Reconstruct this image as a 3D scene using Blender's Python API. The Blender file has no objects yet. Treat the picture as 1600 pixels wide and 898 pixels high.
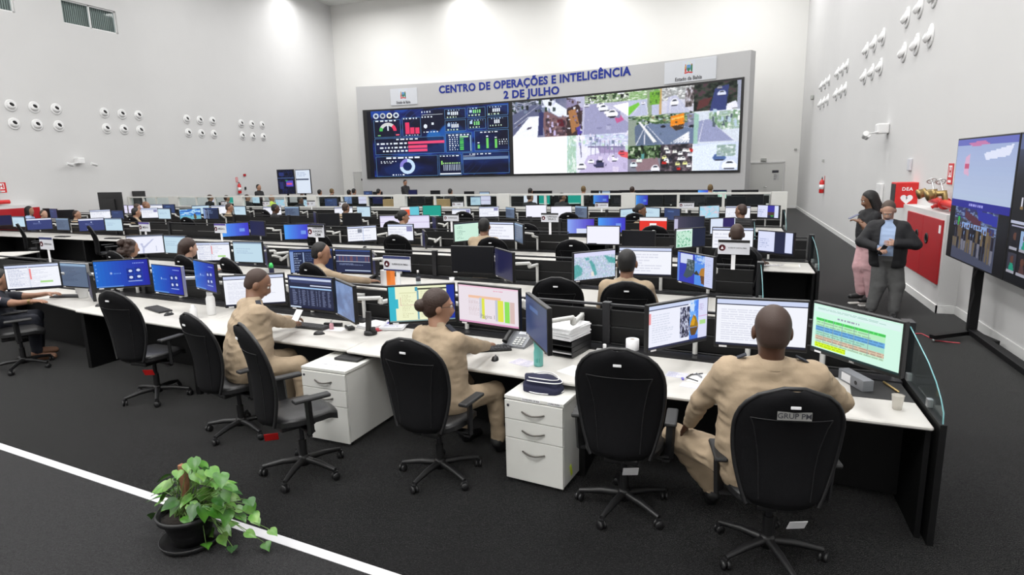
import bpy, bmesh, math, random
import numpy as np
from mathutils import Vector, Matrix
C = bpy.context.scene.collection
random.seed(7)
rng = np.random.RandomState(5)
sc = bpy.context.scene
PI = math.pi
# ------------------------------------------------------------------ camera
FPX, CAMH = 953.0, 2.3
HY, HS, VPX = 262.0, -0.025, 1150.0
def _cam():
    r = math.atan(HS); pit = math.atan((449-HY)*math.cos(r)/FPX)
    f = np.array([0, math.cos(pit), -math.sin(pit)]); ri = np.array([1., 0, 0]); up = np.cross(ri, f)
    c, s = math.cos(r), math.sin(r)
    M = np.array([ri*c+up*s, -ri*s+up*c, f])
    vy = HY+HS*(VPX-800)
    v = ((VPX-800)/FPX)*M[0]-((vy-449)/FPX)*M[1]+M[2]
    a = math.atan2(v[0], v[1]); ca, sa = math.cos(a), math.sin(a)
    return (np.array([[ca, -sa, 0], [sa, ca, 0], [0, 0, 1]])@M.T).T
RC = _cam()
cd = bpy.data.cameras.new('camera'); cam = bpy.data.objects.new('camera', cd); C.objects.link(cam)
cd.sensor_width = 36; cd.lens = FPX/1600*36; cd.clip_end = 200
mw = Matrix.Identity(4)
for i in range(3):
    mw[i][0] = RC[0][i]; mw[i][1] = RC[1][i]; mw[i][2] = -RC[2][i]
mw[2][3] = CAMH
cam.matrix_world = mw
sc.camera = cam
# ------------------------------------------------------------------ view, world, light
sc.view_settings.view_transform = 'Standard'; sc.view_settings.look = 'None'
sc.view_settings.gamma = 1; sc.view_settings.use_curve_mapping = False
sc.view_settings.exposure = 0.0
w = bpy.data.worlds.new('world'); sc.world = w; w.use_nodes = True
w.node_tree.nodes['Background'].inputs[0].default_value = (0.9, 0.95, 1, 1)
w.node_tree.nodes['Background'].inputs[1].default_value = 0.05
def area(x, y, z, sx, sy, power, col=(1, .992, .982), rot=(0, 0, 0)):
    l = bpy.data.lights.new('unseen_ceiling_light', 'AREA'); l.shape = 'RECTANGLE'; l.size = sx; l.size_y = sy
    l.energy = power; l.color = col
    o = bpy.data.objects.new('unseen_ceiling_light', l); o.location = (x, y, z); o.rotation_euler = rot; C.objects.link(o)
for ix in range(4):
    for iy in range(5):
        area(-19.5+ix*6.5, -2+iy*7.8, 11.6, 2.2, 3.2, 290*(1.7, 1.25, .95, .95, 1.0)[iy]*(.62 if iy < 4 else 1.15, 1.0, 1.05, 1.15 if iy in (0, 4) else 1.32)[ix])  # unseen lights under the ceiling, first row added behind the camera to light fronts
# spot washers close to the walls give the bright patches high on the white walls
for (x, y) in ((-22.3, 29.0), (-14.5, 32.4), (-7.5, 32.4)):
    area(x, y, 11.7, 0.9, 0.5, 60)
def at(px, py, z=0.0):
    r = RC[0]*((px-800)/FPX)-RC[1]*((py-449)/FPX)+RC[2]
    t = (z-CAMH)/r[2]
    return Vector((r[0]*t, r[1]*t, z))
def atY(px, py, Y):
    r = RC[0]*((px-800)/FPX)-RC[1]*((py-449)/FPX)+RC[2]
    t = Y/r[1]
    return Vector((r[0]*t, Y, CAMH+r[2]*t))
def atX(px, py, X):
    r = RC[0]*((px-800)/FPX)-RC[1]*((py-449)/FPX)+RC[2]
    t = X/r[0]
    return Vector((X, r[1]*t, CAMH+r[2]*t))
def atrow(px, py, row, off=0.0):
    y0, s = row; Y = y0+1
    for _ in range(12):
        P = atY(px, py, Y); Y = y0+off+s*P.x
    return atY(px, py, Y)
# ------------------------------------------------------------------ materials
MATS = {}
def lin(c):
    return tuple(((v/12.92) if v <= .04045 else ((v+.055)/1.055)**2.4) for v in c)
def mat(name, col, rough=.6, metal=0., noise=0., scale=30., bump=0., spec=.5, trans=0., sheen=0., alpha=1., bscale=None, coat=0.):
    if name in MATS: return MATS[name]
    m = bpy.data.materials.new(name); m.use_nodes = True
    nt = m.node_tree; b = nt.nodes['Principled BSDF']
    b.inputs['Base Color'].default_value = (*col, 1); b.inputs['Roughness'].default_value = rough
    b.inputs['Metallic'].default_value = metal; b.inputs['Specular IOR Level'].default_value = spec
    b.inputs['Transmission Weight'].default_value = trans
    b.inputs['Sheen Weight'].default_value = sheen; b.inputs['Sheen Roughness'].default_value = .16
    b.inputs['Coat Weight'].default_value = coat
    b.inputs['Alpha'].default_value = alpha
    if noise or bump:
        tc = nt.nodes.new('ShaderNodeTexCoord'); n = nt.nodes.new('ShaderNodeTexNoise')
        n.inputs['Scale'].default_value = scale; n.inputs['Detail'].default_value = 4
        nt.links.new(tc.outputs['Object'], n.inputs['Vector'])
        if noise:
            r = nt.nodes.new('ShaderNodeMapRange'); r.inputs['To Min'].default_value = 1-noise; r.inputs['To Max'].default_value = 1+noise
            r.inputs['From Min'].default_value = .3; r.inputs['From Max'].default_value = .7
            nt.links.new(n.outputs['Fac'], r.inputs['Value'])
            mx = nt.nodes.new('ShaderNodeVectorMath'); mx.operation = 'SCALE'
            mx.inputs[0].default_value = col; nt.links.new(r.outputs[0], mx.inputs['Scale'])
            nt.links.new(mx.outputs[0], b.inputs['Base Color'])
        if bump:
            bp = nt.nodes.new('ShaderNodeBump'); bp.inputs['Strength'].default_value = bump; bp.inputs['Distance'].default_value = .01
            if bscale:
                n2 = nt.nodes.new('ShaderNodeTexNoise'); n2.inputs['Scale'].default_value = bscale
                nt.links.new(tc.outputs['Object'], n2.inputs['Vector']); nt.links.new(n2.outputs['Fac'], bp.inputs['Height'])
            else: nt.links.new(n.outputs['Fac'], bp.inputs['Height'])
            nt.links.new(bp.outputs['Normal'], b.inputs['Normal'])
    MATS[name] = m
    return m
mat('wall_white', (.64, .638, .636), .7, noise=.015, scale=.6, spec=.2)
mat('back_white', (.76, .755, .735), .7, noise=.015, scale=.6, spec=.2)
mat('ceiling_white', (.8, .8, .78), .8)
mat('skirting_white', (.78, .78, .77), .4)
mat('carpet', (.0095, .0095, .0099), .95, noise=.5, scale=70, bump=.6, bscale=180, spec=.1, sheen=.48)
mat('carpet_light', (.027, .027, .028), .95, noise=.4, scale=70, bump=.6, bscale=180, spec=.1, sheen=.35)
mat('tape_white', (.58, .58, .60), .5)
mat('panel_grey', (.48, .48, .485), .55)
mat('sign_board', (.60, .62, .66), .4)
mat('letter_blue', (.018, .035, .26), .5, spec=.2)
mat('door_grey', (.60, .60, .58), .5)
mat('laminate', (.585, .57, .54), .38, noise=.03, scale=6)
mat('laminate_white', (.68, .68, .65), .4, noise=.02, scale=5)
mat('black_metal', (.0045, .0045, .005), .5, spec=.3)
mat('black_rail', (.025, .025, .028), .35, metal=.4)
mat('black_plastic', (.012, .012, .013), .4)
mat('soft_black', (.02, .02, .021), .55)
mat('black_fabric', (.0055, .0055, .0065), .9, bump=.25, scale=350, spec=.15)
mat('black_leather', (.014, .014, .015), .42, bump=.15, scale=60)
mat('arm_white', (.62, .62, .60), .35)
mat('aluminium', (.6, .61, .62), .3, metal=.8)
mat('chrome', (.7, .7, .7), .2, metal=1)
mat('brass', (.36, .26, .11), .4, metal=.8)
mat('white_plastic', (.78, .78, .78), .35)
mat('paper', (.82, .82, .84), .7)
mat('red_paint', (.42, .012, .018), .4)
mat('red_bright', (.62, .02, .02), .35)
mat('dark_ink', (.03, .03, .04), .6)
mat('glass', (.75, .88, .88), .03, trans=1., spec=.5)
mat('glass_edge', (.16, .38, .40), .1, spec=.6)
mat('grey_tape', (.24, .24, .23), .6)
mat('cardboard', (.36, .24, .11), .7)
mat('orange', (.85, .22, .03), .5)
mat('blind', (.40, .41, .39), .7)
m = MATS['glass']; 
# thin sheet glass: mostly clear with a reflection, the way a flat pane looks
def thin_glass(name, tint, refl):
    g = bpy.data.materials.new(name); g.use_nodes = True; nt = g.node_tree; nt.nodes.clear()
    o = nt.nodes.new('ShaderNodeOutputMaterial'); mx = nt.nodes.new('ShaderNodeMixShader'); t = nt.nodes.new('ShaderNodeBsdfTransparent')
    gl = nt.nodes.new('ShaderNodeBsdfGlossy'); gl.inputs['Roughness'].default_value = .03
    fr = nt.nodes.new('ShaderNodeFresnel'); fr.inputs['IOR'].default_value = 1.45
    t.inputs[0].default_value = (*tint, 1)
    ge = nt.nodes.new('ShaderNodeNewGeometry'); iv = nt.nodes.new('ShaderNodeMath'); iv.operation = 'SUBTRACT'; iv.inputs[0].default_value = 1; mu = nt.nodes.new('ShaderNodeMath'); mu.operation = 'MULTIPLY'
    nt.links.new(ge.outputs['Backfacing'], iv.inputs[1]); nt.links.new(fr.outputs[0], mu.inputs[0]); nt.links.new(iv.outputs[0], mu.inputs[1])   # the sheet reflects once, on its outer face
    nt.links.new(mu.outputs[0], mx.inputs[0]); nt.links.new(t.outputs[0], mx.inputs[1]); nt.links.new(gl.outputs[0], mx.inputs[2])
    nt.links.new(mx.outputs[0], o.inputs[0]); MATS[name] = g
thin_glass('pane', (.88, .93, .93), .1)
thin_glass('bottle_clear', (.80, .86, .88), .1)
def display_material():
    m = bpy.data.materials.new('display'); m.use_nodes = True; nt = m.node_tree; b = nt.nodes['Principled BSDF']
    a = nt.nodes.new('ShaderNodeVertexColor'); a.layer_name = 'Col'
    b.inputs['Base Color'].default_value = (.01, .01, .012, 1); b.inputs['Roughness'].default_value = .35
    b.inputs['Specular IOR Level'].default_value = .2
    nt.links.new(a.outputs['Color'], b.inputs['Emission Color']); b.inputs['Emission Strength'].default_value = 1.0
    MATS['display'] = m
    p = bpy.data.materials.new('print'); p.use_nodes = True; nt = p.node_tree; b = nt.nodes['Principled BSDF']
    a = nt.nodes.new('ShaderNodeVertexColor'); a.layer_name = 'Col'; b.inputs['Roughness'].default_value = .6
    nt.links.new(a.outputs['Color'], b.inputs['Base Color']); MATS['print'] = p
display_material()
M = MATS
# ------------------------------------------------------------------ object helpers
def tag(o, label=None, cat=None, group=None, kind=None):
    if label: o['label'] = label
    if cat: o['category'] = cat
    if group: o['group'] = group
    if kind: o['kind'] = kind
    return o
def thing(name, label, cat, loc=(0, 0, 0), rz=0., group=None):
    o = bpy.data.objects.new(name, None); C.objects.link(o); o.empty_display_size = .1
    o.location = loc; o.rotation_euler = (0, 0, rz)
    return tag(o, label, cat, group)
class MB:
    """collects shapes, then links them as ONE mesh object"""
    def __init__(s): s.v = []; s.f = []; s.m = []; s.mats = []; s.smooth = []
    def mi(s, m):
        if m not in s.mats: s.mats.append(m)
        return s.mats.index(m)
    def add(s, vs, fs, m, smooth=False):
        n = len(s.v); s.v += [tuple(v) for v in vs]; k = s.mi(m)
        for f in fs: s.f.append(tuple(i+n for i in f)); s.m.append(k); s.smooth.append(smooth)
        return s
    def box(s, c, d, m, rz=0., rx=0., bev=0.):
        if bev > 0:
            bm = bmesh.new(); bmesh.ops.create_cube(bm, size=1)
            bmesh.ops.scale(bm, vec=d, verts=bm.verts)
            bmesh.ops.bevel(bm, geom=bm.edges[:], offset=min(bev, min(d)*.49), segments=2, affect='EDGES', profile=.5)
            vs = [v.co.copy() for v in bm.verts]; fs = [[v.index for v in f.verts] for f in bm.faces]; bm.free()
        else:
            x, y, z = d[0]/2, d[1]/2, d[2]/2
            vs = [Vector(p) for p in ((-x, -y, -z), (x, -y, -z), (x, y, -z), (-x, y, -z), (-x, -y, z), (x, -y, z), (x, y, z), (-x, y, z))]
            fs = [(0, 3, 2, 1), (4, 5, 6, 7), (0, 1, 5, 4), (1, 2, 6, 5), (2, 3, 7, 6), (3, 0, 4, 7)]
        R = Matrix.Rotation(rz, 3, 'Z')@Matrix.Rotation(rx, 3, 'X'); c = Vector(c)
        return s.add([R@v+c for v in vs], fs, m)
    def prism(s, pts, z0, z1, m):
        n = len(pts); vs = [(p[0], p[1], z0) for p in pts]+[(p[0], p[1], z1) for p in pts]
        ar = sum(pts[i][0]*pts[(i+1) % n][1]-pts[(i+1) % n][0]*pts[i][1] for i in range(n))
        if ar < 0: vs = vs[:n][::-1]+vs[n:][::-1]
        fs = [tuple(range(n))[::-1], tuple(range(n, 2*n))]+[(i, (i+1) % n, (i+1) % n+n, i+n) for i in range(n)]
        return s.add(vs, fs, m)
    def bar(s, a, b, wd, ht, m):
        a, b = Vector(a), Vector(b); d = b-a; L = d.length
        q = d.to_track_quat('Y', 'Z').to_matrix()
        x, z = wd/2, ht/2
        vs = [q@Vector(p)+a for p in ((-x, 0, -z), (x, 0, -z), (x, L, -z), (-x, L, -z), (-x, 0, z), (x, 0, z), (x, L, z), (-x, L, z))]
        return s.add(vs, [(0, 3, 2, 1), (4, 5, 6, 7), (0, 1, 5, 4), (1, 2, 6, 5), (2, 3, 7, 6), (3, 0, 4, 7)], m)
    def tube(s, pts, r, m, n=10, caps=True):
        pts = [Vector(p) for p in pts]; rs = r if hasattr(r, '__len__') else [r]*len(pts)
        vs = []; k = len(pts); prev = None
        for i, p in enumerate(pts):
            t = (pts[min(i+1, k-1)]-pts[max(i-1, 0)]).normalized()
            if prev is None:
                a = t.cross(Vector((0, 0, 1)));  a = a if a.length > .1 else t.cross(Vector((1, 0, 0)))
            else: a = prev-t*prev.dot(t)
            a.normalize(); b = t.cross(a); prev = a
            for j in range(n):
                th = 2*PI*j/n; vs.append(p+(a*math.cos(th)+b*math.sin(th))*rs[i])
        fs = [(i*n+j, i*n+(j+1) % n, (i+1)*n+(j+1) % n, (i+1)*n+j) for i in range(k-1) for j in range(n)]
        s.add(vs, fs, m, True)
        if caps: s.add(vs[:n], [tuple(range(n))[::-1]], m); s.add(vs[-n:], [tuple(range(n))], m)
        return s
    def lathe(s, prof, m, c=(0, 0, 0), n=20, M3=None, smooth=True):
        vs = []; c = Vector(c); M3 = M3 or Matrix.Identity(3)
        for r, z in prof:
            for j in range(n):
                th = 2*PI*j/n; vs.append(M3@Vector((r*math.cos(th), r*math.sin(th), z))+c)
        k = len(prof)
        fs = [(i*n+j, i*n+(j+1) % n, (i+1)*n+(j+1) % n, (i+1)*n+j) for i in range(k-1) for j in range(n)]
        if prof[0][0] > 1e-4: fs.append(tuple(range(n))[::-1])
        if prof[-1][0] > 1e-4: fs.append(tuple(range((k-1)*n, k*n)))
        return s.add(vs, fs, m, smooth)
    def build(s, name, parent=None, label=None):
        me = bpy.data.meshes.new(name); me.from_pydata(s.v, [], s.f)
        for m in s.mats: me.materials.append(M[m] if isinstance(m, str) else m)
        me.polygons.foreach_set('material_index', s.m); me.polygons.foreach_set('use_smooth', s.smooth); me.update()
        o = bpy.data.objects.new(name, me); C.objects.link(o)
        if parent is not None: o.parent = parent
        if label: o['label'] = label
        return o
def struct(name, mb): return tag(mb.build(name), kind='structure')
def copy_tree(o, parent=None):
    c = o.copy(); C.objects.link(c); c.parent = parent
    for ch in o.children: copy_tree(ch, c)
    return c
def text_mesh(txt, size, m, ext=.002, bold=0., spacing=1., align='CENTER'):
    cu = bpy.data.curves.new('t', 'FONT'); cu.body = txt; cu.size = size; cu.extrude = ext; cu.offset = bold
    cu.align_x = align; cu.align_y = 'CENTER'; cu.space_character = spacing; cu.resolution_u = 3
    o = bpy.data.objects.new('t', cu); C.objects.link(o)
    me = bpy.data.meshes.new_from_object(o.evaluated_get(bpy.context.evaluated_depsgraph_get()))
    vs = [v.co.copy() for v in me.vertices]; fs = [tuple(p.vertices) for p in me.polygons]
    bpy.data.objects.remove(o); bpy.data.curves.remove(cu); bpy.data.meshes.remove(me)
    mb = MB(); mb.add(vs, fs, m); return mb
ORD = ['leftmost', 'second from the left', 'third from the left', 'fourth from the left', 'fifth from the left', 'sixth from the left', 'seventh from the left', 'eighth from the left', 'ninth from the left', 'tenth from the left', 'eleventh from the left', 'twelfth from the left']
def ordinal(i, n):
    if i == 0: return 'leftmost'
    if i == n-1: return 'rightmost'
    names = ['', 'second', 'third', 'fourth', 'fifth', 'sixth', 'seventh', 'eighth', 'ninth', 'tenth', 'eleventh', 'twelfth', 'thirteenth', 'fourteenth', 'fifteenth', 'sixteenth', 'seventeenth']
    return names[i]+' from left' if i <= (n-1)/2 else names[n-1-i]+' from right'
# ------------------------------------------------------------------ painted displays (grids of coloured faces)
class Cv:
    def __init__(s, w, h, bg=(0, 0, 0)): s.w, s.h = w, h; s.a = np.zeros((h, w, 3)); s.a[:] = bg
    def rect(s, x0, y0, x1, y1, c):      # fractions, y down
        X0, X1 = int(round(x0*s.w)), max(int(round(x0*s.w))+1, int(round(x1*s.w))); Y0, Y1 = int(round(y0*s.h)), max(int(round(y0*s.h))+1, int(round(y1*s.h)))
        s.a[max(0, Y0):max(0, Y1), max(0, X0):max(0, X1)] = c; return s
    def grid(s):
        y, x = np.mgrid[0:s.h, 0:s.w]; return (x+.5)/s.w, (y+.5)/s.h
    def poly(s, pts, c):
        x, y = s.grid(); ins = np.zeros(x.shape, bool); n = len(pts)
        for i in range(n):
            x0, y0 = pts[i]; x1, y1 = pts[(i+1) % n]
            if y0 == y1: continue
            cr = ((y0 > y) != (y1 > y)) & (x < (x1-x0)*(y-y0)/(y1-y0)+x0); ins ^= cr
        s.a[ins] = c; return s
    def ell(s, cx, cy, rx, ry, c, inner=0., a0=None, a1=None):
        x, y = s.grid(); d = ((x-cx)/rx)**2+((y-cy)/ry)**2; k = (d <= 1) & (d >= inner*inner)
        if a0 is not None:
            an = np.degrees(np.arctan2(-(y-cy)/ry, (x-cx)/rx)) % 360; k &= (an >= a0) & (an <= a1)
        s.a[k] = c; return s
    def lines(s, x0, y0, x1, y1, n, c, fill=.7, h=.45):    # rows of dashes that read as text
        for i in range(n):
            y = y0+(y1-y0)*(i+.2)/n; x = x0
            end = x0+(x1-x0)*rng.uniform(fill*.6, fill*1.2)
            while x < min(end, x1):
                w_ = rng.uniform(.02, .07)*(x1-x0)/.5; s.rect(x, y, min(x+w_, x1), y+(y1-y0)/n*h, c); x += w_+.012
        return s
    def noise(s, x0, y0, x1, y1, cols, n=8, seed=None):
        X0, X1, Y0, Y1 = int(x0*s.w), int(x1*s.w), int(y0*s.h), int(y1*s.h); H, W = Y1-Y0, X1-X0
        if H < 1 or W < 1: return s
        r = rng if seed is None else np.random.RandomState(seed)
        acc = np.zeros((H, W)); tot = 0
        for o, k in ((n, 1.), (n*2, .6), (n*4, .4)):
            g = r.rand(k and o+2, o+2); yy = np.linspace(0, o, H); xx = np.linspace(0, o, W)
            iy = yy.astype(int); ix = xx.astype(int); fy = (yy-iy)[:, None]; fx = (xx-ix)[None]
            v = g[iy][:, ix]*(1-fy)*(1-fx)+g[iy+1][:, ix]*fy*(1-fx)+g[iy][:, ix+1]*(1-fy)*fx+g[iy+1][:, ix+1]*fy*fx
            acc += v*k; tot += k
        acc = acc/tot; ql = np.quantile(acc, np.linspace(0, 1, len(cols)+1)[1:-1]); q = np.digitize(acc, ql)
        if getattr(s, 'soft', False):      # blend between the colours instead of stepping
            lo_, hi_ = np.quantile(acc, .04), np.quantile(acc, .96); t = np.clip((acc-lo_)/(hi_-lo_+1e-9), 0, .9999)*(len(cols)-1); i0 = t.astype(int); fr = (t-i0)[..., None]; cc = np.array(cols, float)
            s.a[Y0:Y1, X0:X1] = cc[i0]*(1-fr)+cc[np.minimum(i0+1, len(cols)-1)]*fr; return s
        s.a[Y0:Y1, X0:X1] = np.array(cols)[q]; return s
    def photo(s, amp=.10, blur=1):
        for _ in range(blur):
            b = s.a.copy(); b[1:-1, 1:-1] = (s.a[1:-1, 1:-1]*2+s.a[:-2, 1:-1]+s.a[2:, 1:-1]+s.a[1:-1, :-2]+s.a[1:-1, 2:])/6; s.a = b
        n = rng.normal(0, 1, (s.h, s.w)); n[1:] = (n[1:]+n[:-1])/1.4; s.a = np.clip(s.a*(1+amp*n[..., None]*.6), 0, 1); return s
    def grad(s, x0, y0, x1, y1, ca, cb, horiz=True):
        X0, X1, Y0, Y1 = int(x0*s.w), int(x1*s.w), int(y0*s.h), int(y1*s.h)
        t = np.linspace(0, 1, (X1-X0) if horiz else (Y1-Y0)); t = np.round(t*14)/14
        g = np.array(ca)*(1-t[:, None])+np.array(cb)*t[:, None]
        s.a[Y0:Y1, X0:X1] = g[None] if horiz else g[:, None]; return s
def canvas_mesh(name, cv, place, m='display', parent=None, gain=1.0, seg=None):
    """place(u,v)->xyz with u to the right, v up. Equal cells in a row are merged."""
    a = np.clip(cv.a, 0, 1); h, w_ = cv.h, cv.w
    q = (a*255).astype(int); key = q[..., 0]*65536+q[..., 1]*256+q[..., 2]
    vs = []; fs = []; cols = []; seg = seg or w_
    # merge full-identical rows vertically through run matching
    runs = []
    for y in range(h):
        r = []; x = 0
        while x < w_:
            x2 = x+1
            while x2 < w_ and key[y, x2] == key[y, x] and x2-x < seg: x2 += 1
            r.append((x, x2, key[y, x])); x = x2
        runs.append(r)
    openr = {}; out = []
    for y in range(h):
        cur = {}
        for r in runs[y]:
            if r in openr: cur[r] = openr[r]
            else: cur[r] = y
        for r, y0 in openr.items():
            if r not in cur: out.append((r, y0, y))
        openr = cur
    for r, y0 in openr.items(): out.append((r, y0, h))
    for (x0, x1, k), y0, y1 in out:
        n = len(vs); u0, u1, v0, v1 = x0/w_, x1/w_, 1-y1/h, 1-y0/h
        vs += [place(u0, v0), place(u1, v0), place(u1, v1), place(u0, v1)]; fs.append((n, n+1, n+2, n+3))
        c = lin((((k >> 16) & 255)/255, ((k >> 8) & 255)/255, (k & 255)/255)); cols += [tuple(t*gain for t in c)+(1.,)]*4
    me = bpy.data.meshes.new(name); me.from_pydata(vs, [], fs)
    ca = me.color_attributes.new('Col', 'FLOAT_COLOR', 'CORNER'); ca.data.foreach_set('color', np.array(cols).ravel())
    me.materials.append(M[m]); me.update()
    o = bpy.data.objects.new(name, me); C.objects.link(o)
    if parent is not None: o.parent = parent
    return o
# ------------------------------------------------------------------ the room
XL, YB, ZC = -23.35, 33.29, 12.1
XR = lambda y: 3.30-.0123*y
def onR(px, py, off=0.0):
    X = 3.1
    for _ in range(8): P = atX(px, py, X-off); X = XR(P.y)
    return atX(px, py, X-off)
Y0 = -4.0
# the white floor line divides a darker and a paler carpet tone
LA, LB_ = at(0, 697), at(600, 897); LS = (LB_.y-LA.y)/(LB_.x-LA.x); line_y = lambda x: LA.y+LS*(x-LA.x)
mb = MB(); mb.add([(XL, line_y(XL), 0), (XR(Y0), line_y(XR(Y0)), 0), (XR(YB), YB, 0), (XL, YB, 0)], [(0, 1, 2, 3)], 'carpet')
mb.add([(XL, Y0, 0), (XR(Y0), Y0, 0), (XR(Y0), line_y(XR(Y0)), 0), (XL, line_y(XL), 0)], [(0, 1, 2, 3)], 'carpet_light')
struct('floor', mb)
mb = MB(); mb.prism([(XL, line_y(XL)-.035), (.6, line_y(.6)-.035), (.6, line_y(.6)+.035), (XL, line_y(XL)+.035)], .0, .003, 'tape_white')
tag(mb.build('floor_tape'), 'long white tape line across the dark carpet beside the potted plant', 'tape')
struct('ceiling', MB().box(((XL+3.3)/2, (Y0+YB)/2, ZC+.1), (28, YB-Y0+1, .2), 'ceiling_white'))
# left wall with two high windows cut through
mb = MB(); X0, X1 = XL-.3, XL
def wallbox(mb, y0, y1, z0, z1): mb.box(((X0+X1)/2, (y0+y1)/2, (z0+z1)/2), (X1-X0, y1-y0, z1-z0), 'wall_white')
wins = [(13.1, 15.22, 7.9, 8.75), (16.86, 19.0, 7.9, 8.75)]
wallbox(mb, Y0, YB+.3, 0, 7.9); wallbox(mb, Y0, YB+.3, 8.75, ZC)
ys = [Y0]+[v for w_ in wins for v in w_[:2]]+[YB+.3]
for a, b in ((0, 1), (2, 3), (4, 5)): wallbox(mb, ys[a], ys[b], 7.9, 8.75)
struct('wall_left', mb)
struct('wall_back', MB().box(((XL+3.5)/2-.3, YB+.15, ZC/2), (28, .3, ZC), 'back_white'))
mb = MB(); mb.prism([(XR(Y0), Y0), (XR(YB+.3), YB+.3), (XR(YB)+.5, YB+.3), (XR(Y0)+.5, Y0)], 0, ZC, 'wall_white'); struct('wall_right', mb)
struct('wall_front', MB().box((-10, Y0-.15, ZC/2), (28, .3, ZC), 'back_white'))
def winobj(i, y0, y1, z0, z1):
    o = MB()
    for (c, d) in (((XL-.1, (y0+y1)/2, z0+.02), (.08, y1-y0, .05)), ((XL-.1, (y0+y1)/2, z1-.02), (.08, y1-y0, .05)), ((XL-.1, y0+.02, (z0+z1)/2), (.08, .05, z1-z0)),
                   ((XL-.1, y1-.02, (z0+z1)/2), (.08, .05, z1-z0)), ((XL-.1, (y0+y1)/2, (z0+z1)/2), (.08, .05, z1-z0))):
        o.box(c, d, 'white_plastic')
    wn = struct('window_%d' % i, o)
    b = MB(); n = 26
    for k in range(n):
        y = y0+.05+(y1-y0-.1)*(k+.5)/n; b.box((XL-.2, y, (z0+z1)/2), (.012, (y1-y0)/n*.98, z1-z0-.04), 'blind', rz=.5)
    b.build('vertical_blind', wn)
    MB().box((XL-.1, (y0+y1)/2, (z0+z1)/2), (.008, y1-y0-.08, z1-z0-.08), 'pane').build('pane', wn)
for i, w_ in enumerate(wins): winobj(i+1, *w_)
# skirting
mb = MB(); mb.prism([(XR(13.05)-.02, 13.05), (XR(YB)-.02, YB), (XR(YB), YB), (XR(13.05), 13.05)], 0, .12, 'skirting_white')
mb.prism([(XR(-4)-.02, -4), (XR(10.55)-.02, 10.55), (XR(10.55), 10.55), (XR(-4), -4)], 0, .12, 'skirting_white')
mb.prism([(2.91, 10.53), (2.91, 13.05), (2.93, 13.05), (2.93, 10.53)], 0, .12, 'skirting_white')
mb.prism([(2.91, 10.53), (XR(10.5), 10.53), (XR(10.5), 10.55), (2.91, 10.55)], 0, .12, 'skirting_white')
struct('baseboard_right', mb)
struct('baseboard_back', MB().box((-10, YB-.01, .06), (26, .02, .12), 'skirting_white'))
struct('baseboard_left', MB().box((XL+.01, 15, .06), (.02, 36, .12), 'skirting_white'))
# hose niches standing out of the side walls
mb = MB(); mb.prism([(2.93, 10.55), (3.4, 10.55), (3.4, 13.05), (2.93, 13.05)], 0, 1.47, 'wall_white'); struct('trim_1', mb)
mb = MB(); mb.prism([(XL-.1, 10.5), (XL+.4, 10.5), (XL+.4, 14.75), (XL-.1, 14.75)], 0, 1.46, 'wall_white'); struct('trim_2', mb)
# doors in the back wall
def door(i, x0, x1, h, hx):
    d = struct('door_%d' % i, MB().box(((x0+x1)/2, YB-.02, h/2), (x1-x0, .05, h), 'door_grey', bev=.005))
    f = MB(); f.box((x0-.03, YB-.03, h/2), (.06, .08, h+.06), 'wall_white'); f.box((x1+.03, YB-.03, h/2), (.06, .08, h+.06), 'wall_white'); f.box(((x0+x1)/2, YB-.03, h+.03), (x1-x0+.12, .08, .06), 'wall_white')
    f.build('door_frame', d)
    g = MB(); g.tube([(hx, YB-.05, 1.05), (hx, YB-.11, 1.05), (hx+.13, YB-.11, 1.05)], .012, 'chrome'); g.build('door_handle', d)
    s_ = MB().box((x1-.35, YB-.05, 1.8), (.3, .01, .12), 'dark_ink'); s_.build('door_plate', d)
    cv = Cv(40, 24, (.75, .75, .75)); cv.lines(.05, .05, .95, .95, 6, (.4, .4, .4))
    canvas_mesh('notice', cv, lambda u, v: (x1-.42+.24*u, YB-.052, 1.38+.3*v), 'print', d)
door(1, .70, 2.2, 2.22, 1.35); door(2, -22.5, -21.5, 2.24, -21.7)
# ------------------------------------------------------------------ the curved video wall
_P = np.polyfit([-20.97+10, -11.5+10, -4.92+10, .21+10], [32.43, 32.45, 31.07, 29.17], 2)
wy = lambda x: float(np.polyval(_P, x+10))
def wn(x):
    s = float(np.polyval(np.polyder(_P), x+10)); n = Vector((s, -1, 0)); return n.normalized()
def W(x, z, off=0.): p = Vector((x, wy(x), z))+wn(x)*off; return p
WX0, WX1, WT = -21.35, .40, 7.05
mb = MB(); N = 40; vs = []; xs = [WX0+(WX1-WX0)*i/N for i in range(N+1)]
def wtop(x): return 7.22+(x-WX0)/(WX1-WX0)*(-.28)
for x in xs: vs += [tuple(W(x, 0)), tuple(W(x, wtop(x))), tuple(W(x, 0, -.5)), tuple(W(x, wtop(x), -.5))]
fs = []
for i in range(N):
    a = i*4; b = a+4
    fs += [(a, b, b+1, a+1), (a+1, b+1, b+3, a+3), (b+2, a+2, a+3, b+3)]
fs += [(0, 1, 3, 2), (N*4, N*4+2, N*4+3, N*4+1)]
mb.add(vs, fs, 'panel_grey')
vw = tag(mb.build('display_wall'), 'huge curved grey freestanding wall carrying the giant screen and blue lettering', 'display wall')
SX0, SX1, SZ0, SZ1 = -21.0, .19, 1.86, 5.87
b = MB(); vs = []
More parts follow.
